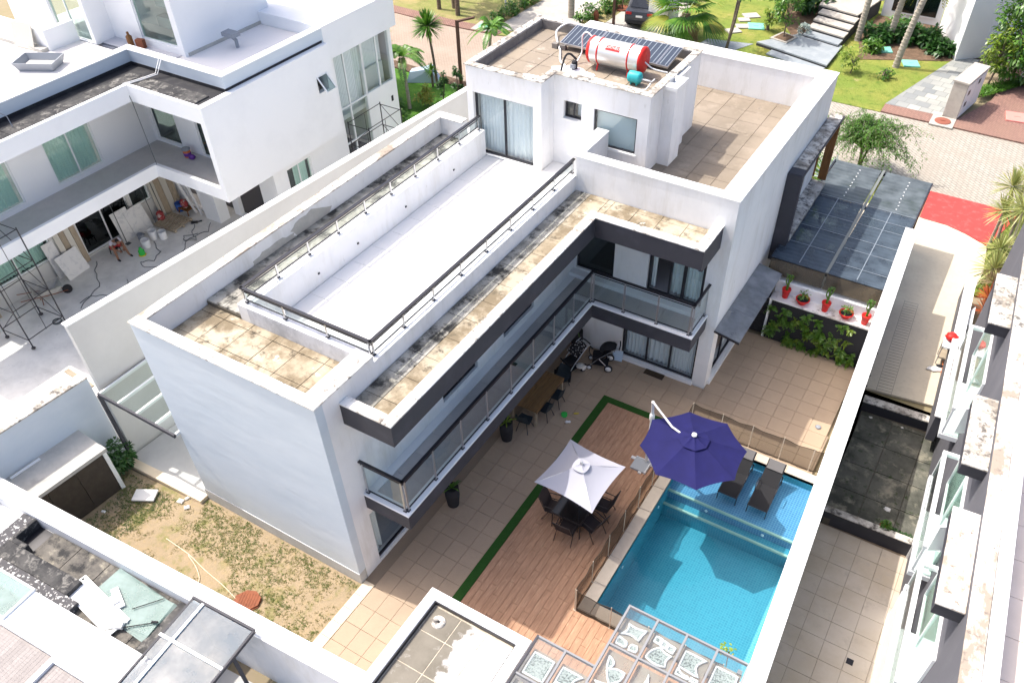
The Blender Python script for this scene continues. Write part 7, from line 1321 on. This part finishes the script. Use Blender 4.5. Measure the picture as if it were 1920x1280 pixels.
# ---------------------------------------------------------------- purple cantilever parasol and loungers by the pool
t = thing('cantilever_parasol', 'large purple octagonal parasol hung from a white cantilever mast', 'parasol', (6.50, 7.20, 0)); cx_, cy_ = 6.50, 7.20
rim = [(x-cx_, y-cy_, 2.35) for x, y in ((5.89, 8.46), (7.03, 8.57), (7.90, 7.83), (7.97, 6.68), (7.19, 5.82), (6.02, 5.77), (5.19, 6.52), (5.07, 7.62))]
canopy_mb(rim, (0, 0, 2.85), 0.04, 0.035).build('canopy', 'canvas_purple', t)
canopy_mb([(x*0.30, y*0.30, 2.715) for x, y, z in rim], (0, 0, 2.87), 0.01, 0.0, 6, 4).build('vent_flap', 'canvas_purple', t); MB().lathe([(0.075, 2.855), (0.07, 2.90), (0, 2.91)], n=18).build('top_cap', 'plastic_white', t)
for x, y, z in rim: MB().tube([(0, 0, 2.72), (x*0.5, y*0.5, 2.53), (x*0.97, y*0.97, 2.33)], 0.014, 6).build('rib', 'plastic_white', t)
mx_, my_ = 4.95-cx_, 7.93-cy_
MB().tube([(mx_, my_, 0.05), (mx_, my_, 2.30), (mx_+0.06, my_-0.26, 3.0)], 0.045, 10).build('mast', 'plastic_white', t); MB().tube([(mx_+0.06, my_-0.26, 3.0), (-0.72, 0.16, 2.66), (-0.2, 0.02, 2.62)], 0.032, 8).build('arm', 'plastic_white', t); MB().lathe([(0.07, 2.0), (0.08, 2.05), (0.08, 2.2), (0.06, 2.25)], (mx_, my_, 0), 12).build('crank', 'plastic_white', t)
MB().box(mx_-0.5, mx_+0.5, my_-0.05, my_+0.05, 0.012, 0.06).box(mx_-0.05, mx_+0.05, my_-0.5, my_-0.052, 0.012, 0.06).box(mx_-0.05, mx_+0.05, my_+0.052, my_+0.5, 0.012, 0.06).build('cross_base', 'plastic_white', t)
t = thing('floor_tray', 'grey flat tray with white rim lying on the deck by the purple parasol', 'tray', (4.84, 7.74, 0.012)); MB().box(-0.24, 0.24, -0.24, 0.24, 0, 0.07, 0.006).build('pad', 'bar_pale2', t); MB().box(-0.245, 0.25, 0.241, 0.275, 0, 0.09, 0.005).box(0.241, 0.285, -0.25, 0.24, 0, 0.09, 0.005).build('rim', 'alu_white', t)
def lounger(label, x, y):
    t = thing('sun_lounger', label, 'sun lounger', (x, y, -0.38), 0, 'sun loungers on the pool shelf')   # foot at y 0, head towards +y
    MB().box(-0.28, 0.28, 0.02, 0.98, 0.36, 0.385).build('seat', 'fabric_dark', t); b = MB().box(-0.28, 0.28, 0.0, 0.82, -0.012, 0.012).build('backrest', 'fabric_dark', t, (0, 0.99, 0.375)); b.rotation_euler = (rad(38), 0, 0)
    p = MB().box(-0.25, 0.25, 0.50, 0.82, 0.013, 0.06, 0.015).build('pillow', 'sling_grey', b)
    for s_ in (-0.295, 0.295):
        MB().tube([(s_, 0.0, 0.37), (s_, 1.55, 0.37)], 0.017, 7).build('side_rail', 'black_metal', t); MB().tube([(s_, 0.62, 0.37), (s_*1.05, 0.66, 0.56), (s_*1.05, 1.0, 0.58), (s_, 1.12, 0.38)], 0.014, 6).build('armrest', 'black_metal', t)
        for y_ in (0.06, 1.5): MB().tube([(s_, y_, 0.37), (s_, y_-0.03 if y_ < 1 else y_+0.05, 0.0)], 0.016, 6).build('leg', 'black_metal', t)
    for y_ in (0.0, 1.55): MB().tube([(-0.295, y_, 0.37), (0.295, y_, 0.37)], 0.016, 6).build('cross_rail', 'black_metal', t)
    return t
mat('sling_grey', (0.13, 0.125, 0.125), 0.9)
lounger('black sun lounger half under the purple parasol on the pool shelf', 7.62, 8.05); lounger('black sun lounger nearer the white boundary wall on the pool shelf', 8.58, 8.02)
# ---------------------------------------------------------------- under the balcony: table, chairs, pots, prams, toys
t = thing('dining_table', 'long timber dining table half hidden under the balcony', 'table', (0.70, 8.42, 0))
for k in range(5): piece('plank', 'timber_table', t, -0.42+k*0.206, 0, 0.745, 0.20, 1.86, 0.04, 0.004)
MB().box(-0.50, -0.47, -0.9, 0.9, 0.64, 0.724).box(0.47, 0.50, -0.9, 0.9, 0.64, 0.724).build('apron', 'timber_table', t)
for sx in (-0.45, 0.45):
    for sy in (-0.84, 0.84): MB().bar((sx, sy, 0.72), (sx*1.0, sy*1.02, 0), 0.07, 0.07).build('leg', 'raw_wood', t)
def shell_chair(label, x, y, rz):
    t = thing('shell_chair', label, 'chair', (x, y, 0), rz, 'dark chairs round the timber table')
    prof = [(0.22, 0.45, 0.20), (0.05, 0.43, 0.24), (-0.15, 0.44, 0.25), (-0.22, 0.52, 0.25), (-0.26, 0.68, 0.23), (-0.29, 0.82, 0.18)]; vs = []; fs = []; M_ = 6
    for x_, z_, w_ in prof:
        for k in range(M_+1): q = (k/M_-0.5)*2; vs.append((x_+0.05*q*q*(1 if z_ > 0.5 else 0), q*w_, z_+0.03*q*q))
    for i in range(5):
        for k in range(M_): q = i*(M_+1)+k; fs.append((q, q+1, q+M_+2, q+M_+1))
    vs2 = [(a, b, c_-0.02) for a, b, c_ in vs]; n_ = len(vs); MB().add(vs+vs2, fs+[tuple(j+n_ for j in f[::-1]) for f in fs]).build('seat_shell', 'chair_teal', t)
    for sx, sy in ((0.16, 0.17), (0.16, -0.17), (-0.14, 0.17), (-0.14, -0.17)): MB().tube([(sx*0.7, sy*0.7, 0.42), (sx*1.5, sy*1.25, 0.0)], 0.013, 6).build('leg', 'black_metal', t)
    return t
mat('chair_teal', (0.025, 0.035, 0.042), 0.6)
shell_chair('dark shell chair at the near end of the timber table', 0.88, 7.28, rad(95)); shell_chair('dark shell chair pulled out at the near side of the timber table', 1.20, 8.10, rad(178)); shell_chair('dark shell chair on the deck side near the far table leg', 1.22, 8.82, rad(182)); shell_chair('dark shell chair at the far end of the timber table', 0.95, 9.62, rad(268))
def tall_pot(label, x, y, lime=False, r=0.22, h=0.80):
    t = thing('potted_plant', label, 'potted plant', (x, y, 0)); MB().lathe([(r*0.78, 0), (r, h*0.55), (r*0.97, h), (r*0.85, h), (r*0.82, h-0.06), (0, h-0.06)], n=18).build('pot', 'rubber', t); mb = MB()
    for k in range(16 if lime else 12):
        a = R.uniform(0, 6.3); e = R.uniform(0.5, 1.45); leaf(mb, Vector((0, 0, h-0.05)), Vector((math.cos(a)*math.cos(e), math.sin(a)*math.cos(e), math.sin(e))), R.uniform(0.30, 0.62), 0.045, droop=0.45, seg=4)
    mb.build('leaves', 'leaf_lime' if lime else 'leaf_mid', t); return t
tall_pot('black pot with bright strappy plant at the near end of the timber table', 0.60, 6.62, True); tall_pot('black pot with small plant under the near end of the balcony', 0.62, 3.55); tall_pot('black pot with tall plant in the inner corner behind the prams', 0.42, 11.7)
def pram(label, x, y, rz, dots=False):
    t = thing('pram', label, 'pram', (x, y, 0), rz)
    for sx, sy, rr in ((0.38, 0.26, 0.10), (0.38, -0.26, 0.10), (-0.30, 0.30, 0.15), (-0.30, -0.30, 0.15)):
        Mx = Matrix.Translation((sx, sy, rr)) @ Matrix.Rotation(rad(90), 4, 'X'); w_ = MB().lathe([(rr*0.72, -0.03), (rr, -0.025), (rr, 0.025), (rr*0.72, 0.03)], n=18, M=Mx).build('wheel', 'rubber', t); MB().lathe([(0, -0.034), (rr*0.70, -0.036), (rr*0.70, 0.036), (0, 0.034)], n=14, M=Mx).build('rim', 'plastic_white', w_)
    for s_ in (-0.24, 0.24):
        MB().tube([(0.40, s_, 0.12), (0.1, s_, 0.48), (-0.45, s_, 0.98), (-0.62, s_, 1.02)], 0.015, 6).build('frame_tube', 'steel', t); MB().tube([(-0.30, s_*1.2, 0.15), (0.05, s_, 0.50)], 0.015, 6).build('frame_tube', 'steel', t)
    MB().tube([(-0.62, -0.24, 1.02), (-0.64, 0, 1.03), (-0.62, 0.24, 1.02)], 0.022, 8).build('handle', 'rubber', t)
    MB().box(-0.28, 0.30, -0.2, 0.2, 0.17, 0.20).build('basket', 'fabric_dark', t)
    MB().add([(-0.1, -0.2, 0.48), (0.3, -0.2, 0.46), (0.3, 0.2, 0.46), (-0.1, 0.2, 0.48), (-0.36, -0.2, 0.88), (-0.36, 0.2, 0.88), (-0.1, -0.2, 0.54), (0.3, -0.2, 0.52), (0.3, 0.2, 0.52), (-0.1, 0.2, 0.54), (-0.31, -0.2, 0.90), (-0.31, 0.2, 0.90)], [(3, 2, 1, 0), (6, 7, 8, 9), (1, 2, 8, 7), (0, 1, 7, 6), (2, 3, 9, 8), (0, 4, 5, 3), (6, 9, 11, 10), (4, 10, 11, 5), (0, 6, 10, 4), (3, 5, 11, 9)]).build('seat', 'fabric_dark', t)
    vs = []; fs = []
    for i in range(7):
        a = math.pi*0.08+i*math.pi*0.62/6
        for k in range(7): q = (k/6-0.5)*2; vs.append((-0.30+0.42*math.cos(a)*(1-0.2*q*q)*(0.9), q*0.23, 0.72+0.36*math.sin(a)*(1-0.35*abs(q)**3)))
    for i in range(6):
        for k in range(6): q = i*7+k; fs.append((q, q+1, q+8, q+7))
    hd = MB().add(vs, fs, True).build('hood', 'fabric_dark', t)
    if dots:
        mb = MB()
        for i in range(70):
            q = Vector(vs[R.randrange(len(vs))])+Vector((R.uniform(-.04, .04), R.uniform(-.05, .05), 0.012)); mb.blob((q.x, q.y, q.z), 0.016, 0.016, 0.006, 7, 3)
        o = mb.build('dot', 'plastic_white', hd); o['kind'] = 'stuff'
    MB().tube([(0.32, -0.2, 0.55), (0.42, -0.15, 0.72), (0.42, 0.15, 0.72), (0.32, 0.2, 0.55)], 0.018, 7).build('bumper_bar', 'rubber', t); return t
pram('black pram with white rimmed wheels facing the sliding doors', 1.62, 11.28, rad(200)); pram('black pram with white polka dot hood beside the timber table', 0.85, 10.55, rad(250), True)
tag(MB().box(-0.3, 0.3, -0.16, 0.16, 0, 0.30, 0.04).box(-0.22, 0.22, -0.12, 0.12, 0.301, 0.42, 0.04).build('bag', 'fabric_dark', None, (0.78, 10.0, 0.0), 0.4), 'black bag on the floor between the prams and the timber table', 'bag')
tag(MB().lathe([(0, 0), (0.14, 0.01), (0.16, 0.05), (0.1, 0.09), (0, 0.1)], n=18).build('cushion', 'yellow_pale', None, (1.18, 10.55, 0.3)) if 'yellow_pale' in MATS else MB().lathe([(0, 0), (0.14, 0.01), (0.16, 0.05), (0.1, 0.09), (0, 0.1)], n=18).build('cushion', 'board_pale', None, (1.18, 10.55, 0.32)), 'round pale yellow cushion hung on the polka dot pram', 'cushion')
tag(MB().obox((0, 0, 0.2), (0.36, 0.02, 0.4), (rad(-20), 0, 0)).build('cloth', 'tarp', None, (2.0, 11.85, 0), 0.2), 'pale blue cloth propped at the sliding door by the pram', 'cloth')
mat('coir', (0.075, 0.05, 0.03), 0.95, [(20, 5, 0.4, 0.7, (0.04, 0.027, 0.017))], (120, 0.8, 0.02)); t = thing('doormat', 'dark brown coir doormat in front of the sliding doors', 'doormat', (3.46, 11.85, 0)); MB().box(-0.36, 0.36, -0.16, 0.16, 0, 0.02, 0.005).build('mat', 'coir', t); MB().box(-0.37, 0.37, -0.17, -0.161, 0, 0.016).box(-0.37, 0.37, 0.161, 0.17, 0, 0.016).build('edging', 'rubber', t)
tag(MB().box(-0.10, 0.10, -0.06, 0.06, 0, 0.10, 0.02).tube([(-0.06, 0.08, 0.03), (0.06, 0.08, 0.03)], 0.045, 8).tube([(-0.06, -0.08, 0.03), (0.06, -0.08, 0.03)], 0.045, 8).build('toy', 'green_plastic', None, (1.70, 8.48, 0), 0.6), 'bright green toy on the patio tiles', 'toy')
tag(MB().blob((0, 0, 0.05), 0.08, 0.05, 0.05, 10, 5, 0.1).blob((0.08, 0.02, 0.04), 0.05, 0.05, 0.04, 9, 5, 0.1).build('toy', 'plastic_white', None, (1.95, 8.22, 0), 0.5), 'small white and grey toy on the patio tiles', 'toy'); tag(MB().blob((0, 0, 0.02), 0.10, 0.03, 0.02, 10, 4, 0.2).build('toy', 'yellow_paint', None, (2.02, 8.74, 0), 0.6), 'little yellow toy on the patio tiles near the turf strip', 'toy')
tag(MB().lathe([(0.08, 0), (0.10, 0.03), (0.06, 0.06), (0, 0.06)], n=12).build('floor_light', 'plastic_grey', None, (9.18, 12.2, 0.0)), 'small grey fitting on the patio close to the boundary wall', 'fitting')
t = thing('young_plant', 'green and yellow seedling leaves beside the patterned canopy and pool', 'plant', (9.72, 2.16, 0)); mb = MB()
for k in range(30): a = R.uniform(0, 6.3); leaf(mb, Vector((R.uniform(-.32, .02), R.uniform(-.08, .08), R.uniform(1.6, 2.0))), Vector((math.cos(a), math.sin(a), R.uniform(-.2, .8))), 0.09, 0.055)
MB().tube([(0, 0, 0), (-0.05, 0.03, 1.0), (-0.1, 0, 1.8)], 0.012, 6).build('stem', 'bark', t); mb.build('leaves', 'leaf_lime', t)
# ---------------------------------------------------------------- building works in the courtyard next door
def scaffold(label, x, y, rz, a, b, h, lifts):
    t = thing('scaffold_tower', label, 'scaffold', (x, y, 0), rz)
    for sx in (0, a):
        for sy in (0, b): MB().tube([(sx, sy, 0.1), (sx, sy, h)], 0.024, 6).lathe([(0.06, 0.02), (0.08, 0.06), (0.05, 0.1), (0.03, 0.12)], (sx, sy, 0), 10).build('standard', 'scaffold_steel', t)
    for i in range(lifts):
        z = 0.4+i*(h-0.5)/max(1, lifts-1)
        for sy in (0, b): MB().tube([(0, sy, z), (a, sy, z)], 0.017, 5).build('ledger', 'scaffold_steel', t)
        for sx in (0, a): MB().tube([(sx, 0, z+0.04), (sx, b, z+0.04)], 0.017, 5).build('ledger', 'scaffold_steel', t)
        if i < lifts-1:
            z2 = 0.4+(i+1)*(h-0.5)/max(1, lifts-1)
            MB().tube([(0.0, 0, z), (a, 0, z2)], 0.014, 5).build('brace', 'scaffold_steel', t); MB().tube([(a, b, z), (0, b, z2)], 0.014, 5).build('brace', 'scaffold_steel', t)
            for sx in (0, a): MB().tube([(sx, b/2, z), (sx, b/2, z2)], 0.012, 5).build('rung_post', 'scaffold_steel', t)
    return t
mat('scaffold_steel', (0.045, 0.042, 0.045), 0.6)
scaffold('dark scaffold tower on castors at the left edge of the courtyard', -18.05, 1.55, rad(4), 1.4, 1.5, 4.3, 4); scaffold('dark scaffold tower in front of the tall glass stair wall', -13.35, 16.2, 0, 1.15, 2.2, 3.4, 4)
# the worker sits bent forward on a low stool
def skinned(name, m, joints, edges, radii, parent, sub=2, root=0):
    me = bpy.data.meshes.new(name); me.from_pydata(joints, edges, []); o = obj(name, me, parent); me.materials.append(MATS[m])
    md = o.modifiers.new('skin', 'SKIN'); md.use_smooth_shade = True
    for i, q in enumerate(me.skin_vertices[0].data): q.radius = (radii[i], radii[i]); q.use_root = (i == root)
    s_ = o.modifiers.new('sub', 'SUBSURF'); s_.levels = sub; s_.render_levels = sub; return o
mat('skin', (0.26, 0.13, 0.08), 0.6); mat('shirt', (0.50, 0.49, 0.55), 0.9); mat('shorts', (0.50, 0.05, 0.06), 0.9); mat('hair', (0.012, 0.012, 0.014), 0.8)
PP = thing('person', 'worker in grey shirt and red shorts sitting bent forward on a low stool', 'person', (-19.05, 7.28, -0.03), rad(-8))
J = [(0, 0, 0.42), (0.08, 0, 0.58), (0.22, 0, 0.74), (0.36, 0, 0.82), (0.47, 0, 0.80),   # pelvis, waist, chest, neck, head base
     (0.0, 0.12, 0.40), (0.40, 0.22, 0.46), (0.52, 0.25, 0.06), (0.66, 0.27, 0.03),        # left leg
     (0.0, -0.12, 0.40), (0.40, -0.20, 0.46), (0.46, -0.22, 0.06), (0.60, -0.24, 0.03),     # right leg
     (0.25, 0.19, 0.74), (0.40, 0.24, 0.50), (0.56, 0.10, 0.40),                          # left arm
     (0.25, -0.19, 0.74), (0.40, -0.24, 0.50), (0.56, -0.06, 0.38)]
E_ = [(0, 1), (1, 2), (2, 3), (3, 4), (0, 5), (5, 6), (6, 7), (7, 8), (0, 9), (9, 10), (10, 11), (11, 12), (2, 13), (13, 14), (14, 15), (2, 16), (16, 17), (17, 18)]
RR_ = [0.13, 0.125, 0.15, 0.062, 0.07, 0.095, 0.062, 0.042, 0.034, 0.095, 0.062, 0.042, 0.034, 0.06, 0.043, 0.030, 0.06, 0.043, 0.030]
skinned('body', 'skin', J, E_, RR_, PP)
mb = MB(); mb.blob((0.55, 0, 0.80), 0.115, 0.078, 0.10, 14, 9).blob((0.665, 0, 0.77), 0.018, 0.014, 0.018, 8, 5).blob((0.56, 0.08, 0.79), 0.02, 0.012, 0.03, 8, 5).blob((0.56, -0.08, 0.79), 0.02, 0.012, 0.03, 8, 5)
mb.build('head', 'skin', PP); MB().blob((0.53, 0, 0.835), 0.112, 0.084, 0.085, 14, 8).build('hair', 'hair', PP)
skinned('shirt', 'shirt', [(0.03, 0, 0.48), (0.10, 0, 0.60), (0.22, 0, 0.745), (0.31, 0, 0.79), (0.25, 0.19, 0.745), (0.33, 0.225, 0.62), (0.25, -0.19, 0.745), (0.33, -0.225, 0.62)], [(0, 1), (1, 2), (2, 3), (2, 4), (4, 5), (2, 6), (6, 7)], [0.145, 0.14, 0.165, 0.09, 0.078, 0.068, 0.078, 0.068], PP)
skinned('shorts', 'shorts', [(0, 0, 0.43), (0.0, 0.12, 0.41), (0.34, 0.205, 0.455), (0.0, -0.12, 0.41), (0.34, -0.19, 0.455), (0.04, 0, 0.5)], [(0, 1), (1, 2), (0, 3), (3, 4), (0, 5)], [0.145, 0.112, 0.085, 0.112, 0.085, 0.14], PP)
mb = MB()
for sx, sy, sg in ((0.56, 0.10, 1), (0.56, -0.06, -1)):
    for k in range(4): mb.tube([(sx+0.0, sy+(k-1.5)*0.018, 0.39), (sx+0.05, sy+(k-1.5)*0.019, 0.375), (sx+0.08-0.008*abs(k-1.5), sy+(k-1.5)*0.018, 0.345)], 0.009, 6)
    mb.tube([(sx, sy-sg*0.03, 0.39), (sx+0.03, sy-sg*0.055, 0.375)], 0.010, 6); mb.blob((sx, sy, 0.39), 0.035, 0.036, 0.018, 9, 5)
o = mb.build('hands', 'skin', PP)
for s_, y0, x0 in ((1, 0.27, 0.64), (-1, -0.24, 0.58)): MB().blob((x0-0.01, y0, 0.035), 0.13, 0.048, 0.035, 12, 6).build('shoe', 'rubber', PP)
t = thing('stool', 'low dark stool under the seated worker', 'stool', (-19.08, 7.28, -0.03)); MB().box(-0.16, 0.16, -0.17, 0.17, 0.27, 0.30).build('seat', 'rubber', t)
for sx in (-0.13, 0.13):
    for sy in (-0.14, 0.14): MB().bar((sx, sy, 0.27), (sx*1.15, sy*1.15, 0), 0.03, 0.03).build('leg', 'rubber', t)
Z0 = -0.03
def lean(label, nm, cat, m, x, y, w_, h, th, tilt, rz=0.0, group=None): return tag(MB().obox((math.sin(rad(tilt))*h/2, 0, math.cos(rad(tilt))*h/2+0.005), (th, w_, h), (0, rad(tilt), 0)).build(nm, m, None, (x, y, Z0), rz), label, cat, group)
lean('pale square marble slab leaning in front of the boarded pier', 'marble_slab', 'slab', 'marble', -19.15, 5.55, 1.05, 1.0, 0.03, -22, rad(6)); lean('tall marble offcut leaning left of the boards', 'marble_slab', 'slab', 'marble', -19.55, 5.15, 0.5, 1.5, 0.03, -10); lean('second marble sheet leaning under the small green window', 'marble_slab', 'slab', 'marble', -19.35, 9.0, 0.95, 1.15, 0.03, -16, rad(4)); lean('large marble sheet leaning beside the white buckets', 'marble_slab', 'slab', 'marble', -19.4, 8.35, 0.8, 1.3, 0.03, -13)
for i in range(4): lean(['pale board left of the dark glass door', 'next pale board left of the dark glass door', 'pale board by the marble slab', 'outermost pale board by the marble slab'][i], 'board', 'board', 'board_pale' if i % 2 else 'raw_wood', -19.6+0.02*i, 6.3-0.24*i, 0.22, 2.6-0.1*i, 0.04, -5-i, group='boards leaning on the courtyard pier')
for i in range(4): lean(['pale board right of the small green window', 'board with dark edge right of the small green window', 'pale board nearest the corner of the courtyard wall', 'brown board in the corner of the courtyard wall'][i], 'board', 'board', ('board_pale', 'raw_wood', 'board_pale', 'raw_wood')[i], -19.58, 10.25+0.3*i, 0.28, 2.5, 0.04, -6, group='boards leaning by the courtyard corner')
for i in range(3): lean(['white timber frame leaning at the dark opening', 'second white frame leaning at the dark opening', 'third white frame leaning near the white pier'][i], 'frame_timber', 'timber', 'fresh_white', -18.6+0.35*i, 11.2, 0.08, 2.1, 0.08, 16-6*i, rad(-80)); 
lean('wooden plank leaning by the green window left of the scaffold', 'plank', 'plank', 'raw_wood', -19.4, 2.1, 0.25, 2.3, 0.05, -12); lean('brown plank leaning beside the pale plank', 'plank', 'plank', 'wood', -19.3, 1.75, 0.22, 2.1, 0.05, -14)
for i, (x, y, h, tl) in enumerate(((-19.3, 8.0, 1.9, -12), (-19.35, 8.75, 1.5, -16), (-19.3, 9.6, 1.9, -14), (-19.3, 10.1, 1.7, -15))): tag(MB().tube([(0, 0, 0), (-math.sin(rad(-tl))*h, 0.15, math.cos(rad(tl))*h)], 0.018, 6).box(-0.02, 0.16, -0.1, 0.1, 0.0, 0.02).build('shovel', 'cable', None, (x, y, Z0)), ['long handled tool leaning by the dark glass door', 'short handled tool between the marble sheets', 'long handled tool beside the red sack', 'tool with thin handle beside the boards'][i], 'tool', 'tools leaning on the courtyard wall')
P1 = thing('pallet', 'grey wooden pallet lying on the courtyard floor', 'pallet', (-18.75, 10.05, Z0), rad(4))
for k in range(7): piece('slat', 'raw_wood', P1, -0.55+k*0.18, 0, 0.12, 0.13, 1.1, 0.022, 0.003)
for y_ in (-0.48, 0, 0.48): piece('bearer', 'raw_wood', P1, 0, y_, 0.055, 1.22, 0.09, 0.10, 0.003)
def bucket(label, x, y, m, r=0.15, h=0.34, lid=None):
    t = thing('bucket', label, 'bucket', (x, y, Z0)); MB().lathe([(r*0.85, 0), (r, h), (r*0.93, h), (r*0.8, 0.05), (0, 0.05)], n=16).build('pail', m, t); MB().tube([(-r, 0, h), (-r*0.7, 0.08, h+0.1), (0, 0.12, h+0.14), (r*0.7, 0.08, h+0.1), (r, 0, h)], 0.006, 5).build('handle', 'steel', t)
    if lid: MB().lathe([(r*1.03, h), (r*1.03, h+0.03), (0, h+0.035)], n=16).build('lid', lid, t)
bucket('white bucket with mortar nearest the green spray can', -18.35, 8.25, 'plastic_white', 0.19, 0.36); bucket('white bucket in the middle of the courtyard tools', -18.6, 8.85, 'plastic_white', 0.19, 0.4); bucket('white bucket nearest the wooden pallet', -18.25, 9.05, 'plastic_white', 0.18, 0.36); bucket('blue bucket in the courtyard corner', -19.35, 11.0, 'blue_plastic', 0.2, 0.36); bucket('grey bucket behind the white buckets', -18.95, 8.5, 'plastic_grey', 0.15, 0.3)
tag(MB().blob((0, 0, 0.24), 0.15, 0.17, 0.27, 11, 8, 0.28).build('sack', 'rust_red', None, (-19.35, 9.95, Z0)), 'red sack standing among the tools by the wall', 'sack'); tag(MB().blob((0, 0, 0.2), 0.2, 0.16, 0.2, 11, 8, 0.28).build('sack', 'rust_red', None, (-18.95, 11.0, Z0+0.25)), 'red and white cement sack on the wooden trestle in the corner', 'sack')
t = thing('trestle', 'small wooden trestle in the courtyard corner', 'trestle', (-18.95, 11.0, Z0)); MB().box(-0.3, 0.3, -0.2, 0.2, 0.22, 0.25).build('top', 'wood', t)
for sx in (-0.25, 0.25):
    for sy in (-0.15, 0.15): MB().bar((sx, sy, 0.22), (sx*1.2, sy*1.3, 0), 0.04, 0.04).build('leg', 'wood', t)
t = thing('spray_can', 'bright green plastic jug with yellow base beside the worker', 'jug', (-18.05, 7.75, Z0)); MB().lathe([(0.16, 0), (0.16, 0.02), (0, 0.021)], n=14).build('tray', 'yellow_paint', t); MB().lathe([(0.12, 0.022), (0.13, 0.2), (0.06, 0.3), (0.05, 0.36), (0, 0.36)], n=14).build('jug_body', 'green_plastic', t)
t = thing('wheelbarrow', 'grey wheelbarrow behind the scaffold in the courtyard', 'wheelbarrow', (-18.75, 3.85, Z0), rad(70))
MB().add([(-0.3, -0.2, 0.32), (0.35, -0.2, 0.32), (0.35, 0.2, 0.32), (-0.3, 0.2, 0.32), (-0.45, -0.33, 0.58), (0.6, -0.33, 0.58), (0.6, 0.33, 0.58), (-0.45, 0.33, 0.58)], [(0, 1, 2, 3), (0, 4, 5, 1), (1, 5, 6, 2), (2, 6, 7, 3), (3, 7, 4, 0)]).build('tray', 'plaster_grey', t); MB().lathe([(0.1, -0.04), (0.18, -0.035), (0.18, 0.035), (0.1, 0.04)], n=16, M=Matrix.Translation((0.72, 0, 0.18)) @ Matrix.Rotation(rad(90), 4, 'X')).build('wheel', 'rubber', t)
for s_ in (-0.22, 0.22): MB().tube([(0.72, s_*0.4, 0.18), (0.2, s_, 0.3), (-0.95, s_*1.3, 0.52)], 0.016, 6).build('handle', 'rust', t); MB().tube([(-0.25, s_, 0.32), (-0.3, s_, 0.0)], 0.016, 6).build('leg', 'rust', t)
cab = [[(-19.3, 6.4), (-18.6, 5.9), (-17.8, 5.4), (-17.5, 4.6), (-17.2, 4.0)], [(-18.4, 8.6), (-17.6, 8.3), (-17.3, 7.7), (-17.7, 7.3), (-17.2, 7.2), (-16.6, 7.7), (-16.7, 8.6), (-17.3, 9.6), (-17.0, 10.4), (-17.5, 11.0)], [(-17.2, 6.2), (-16.6, 5.9), (-16.9, 5.2), (-17.5, 4.8), (-17.6, 4.2)], [(-17.9, 10.4), (-17.4, 9.9), (-17.0, 9.7), (-17.3, 9.3), (-17.6, 9.6), (-17.2, 10.1)]]
for i, pts in enumerate(cab):
    sm = []
    for j in range(len(pts)-1):
        for k in range(5): u = k/5; sm.append((pts[j][0]+(pts[j+1][0]-pts[j][0])*u+0.05*math.sin(j+u*6), pts[j][1]+(pts[j+1][1]-pts[j][1])*u+0.05*math.cos(j*2+u*5), Z0+0.015))
    tag(MB().tube(sm, 0.014, 5).build('cable', 'cable'), ['grey cable from the boarded pier towards the scaffold', 'long grey cable looping round the green jug to the pier', 'short loop of grey cable in the middle of the courtyard', 'tangled dark cable beside the pallet'][i], 'cable')
t = thing('cable_coil', 'coil of dark cable on the floor by the scaffold', 'cable', (-17.3, 3.1, Z0))
for k in range(3): MB().tube([(0.17*math.cos(a*0.4)*(1-0.06*k), 0.17*math.sin(a*0.4)*(1-0.06*k), 0.02+0.022*k) for a in range(17)], 0.014, 5).build('turn', 'cable', t)
tag(MB().box(-0.14, 0.14, -0.05, 0.05, 0, 0.09, 0.01).tube([(0.14, 0, 0.05), (0.32, 0.04, 0.05)], 0.03, 7).build('grinder', 'rubber', None, (-18.0, 10.55, Z0), 0.8), 'dark power tool lying near the white pier', 'power tool'); tag(MB().box(-0.3, 0.3, -0.03, 0.03, 0, 0.02).build('level', 'plaster_grey', None, (-17.15, 9.5, Z0), 0.5), 'thin grey spirit level lying on the courtyard floor', 'tool')
tag(MB().box(-0.75, 0.75, -0.09, 0.09, 0, 0.05).build('timber_beam', 'raw_wood', None, (-13.9, 1.45, Z0), rad(-4)), 'timber beam lying on the sunlit courtyard floor by the wall', 'timber'); tag(MB().tube(smooth([(-13.2, 0.3, 0.02), (-13.0, 0.7, 0.03), (-12.6, 0.9, 0.02), (-12.3, 0.6, 0.03), (-12.7, 0.35, 0.02), (-13.1, 0.6, 0.03), (-12.5, 1.0, 0.03)]), 0.02, 5).build('hose', 'board_pale'), 'tangle of pale hose on top of the courtyard corner by the low wall', 'hose')
tag(MB().lathe([(0.42, 0), (0.5, 0.06), (0.35, 0.05), (0, 0.02)], n=22).build('mud_pan', 'rubber', None, (-17.6, 0.05, Z0)), 'dark round pan at the left edge of the courtyard', 'pan')
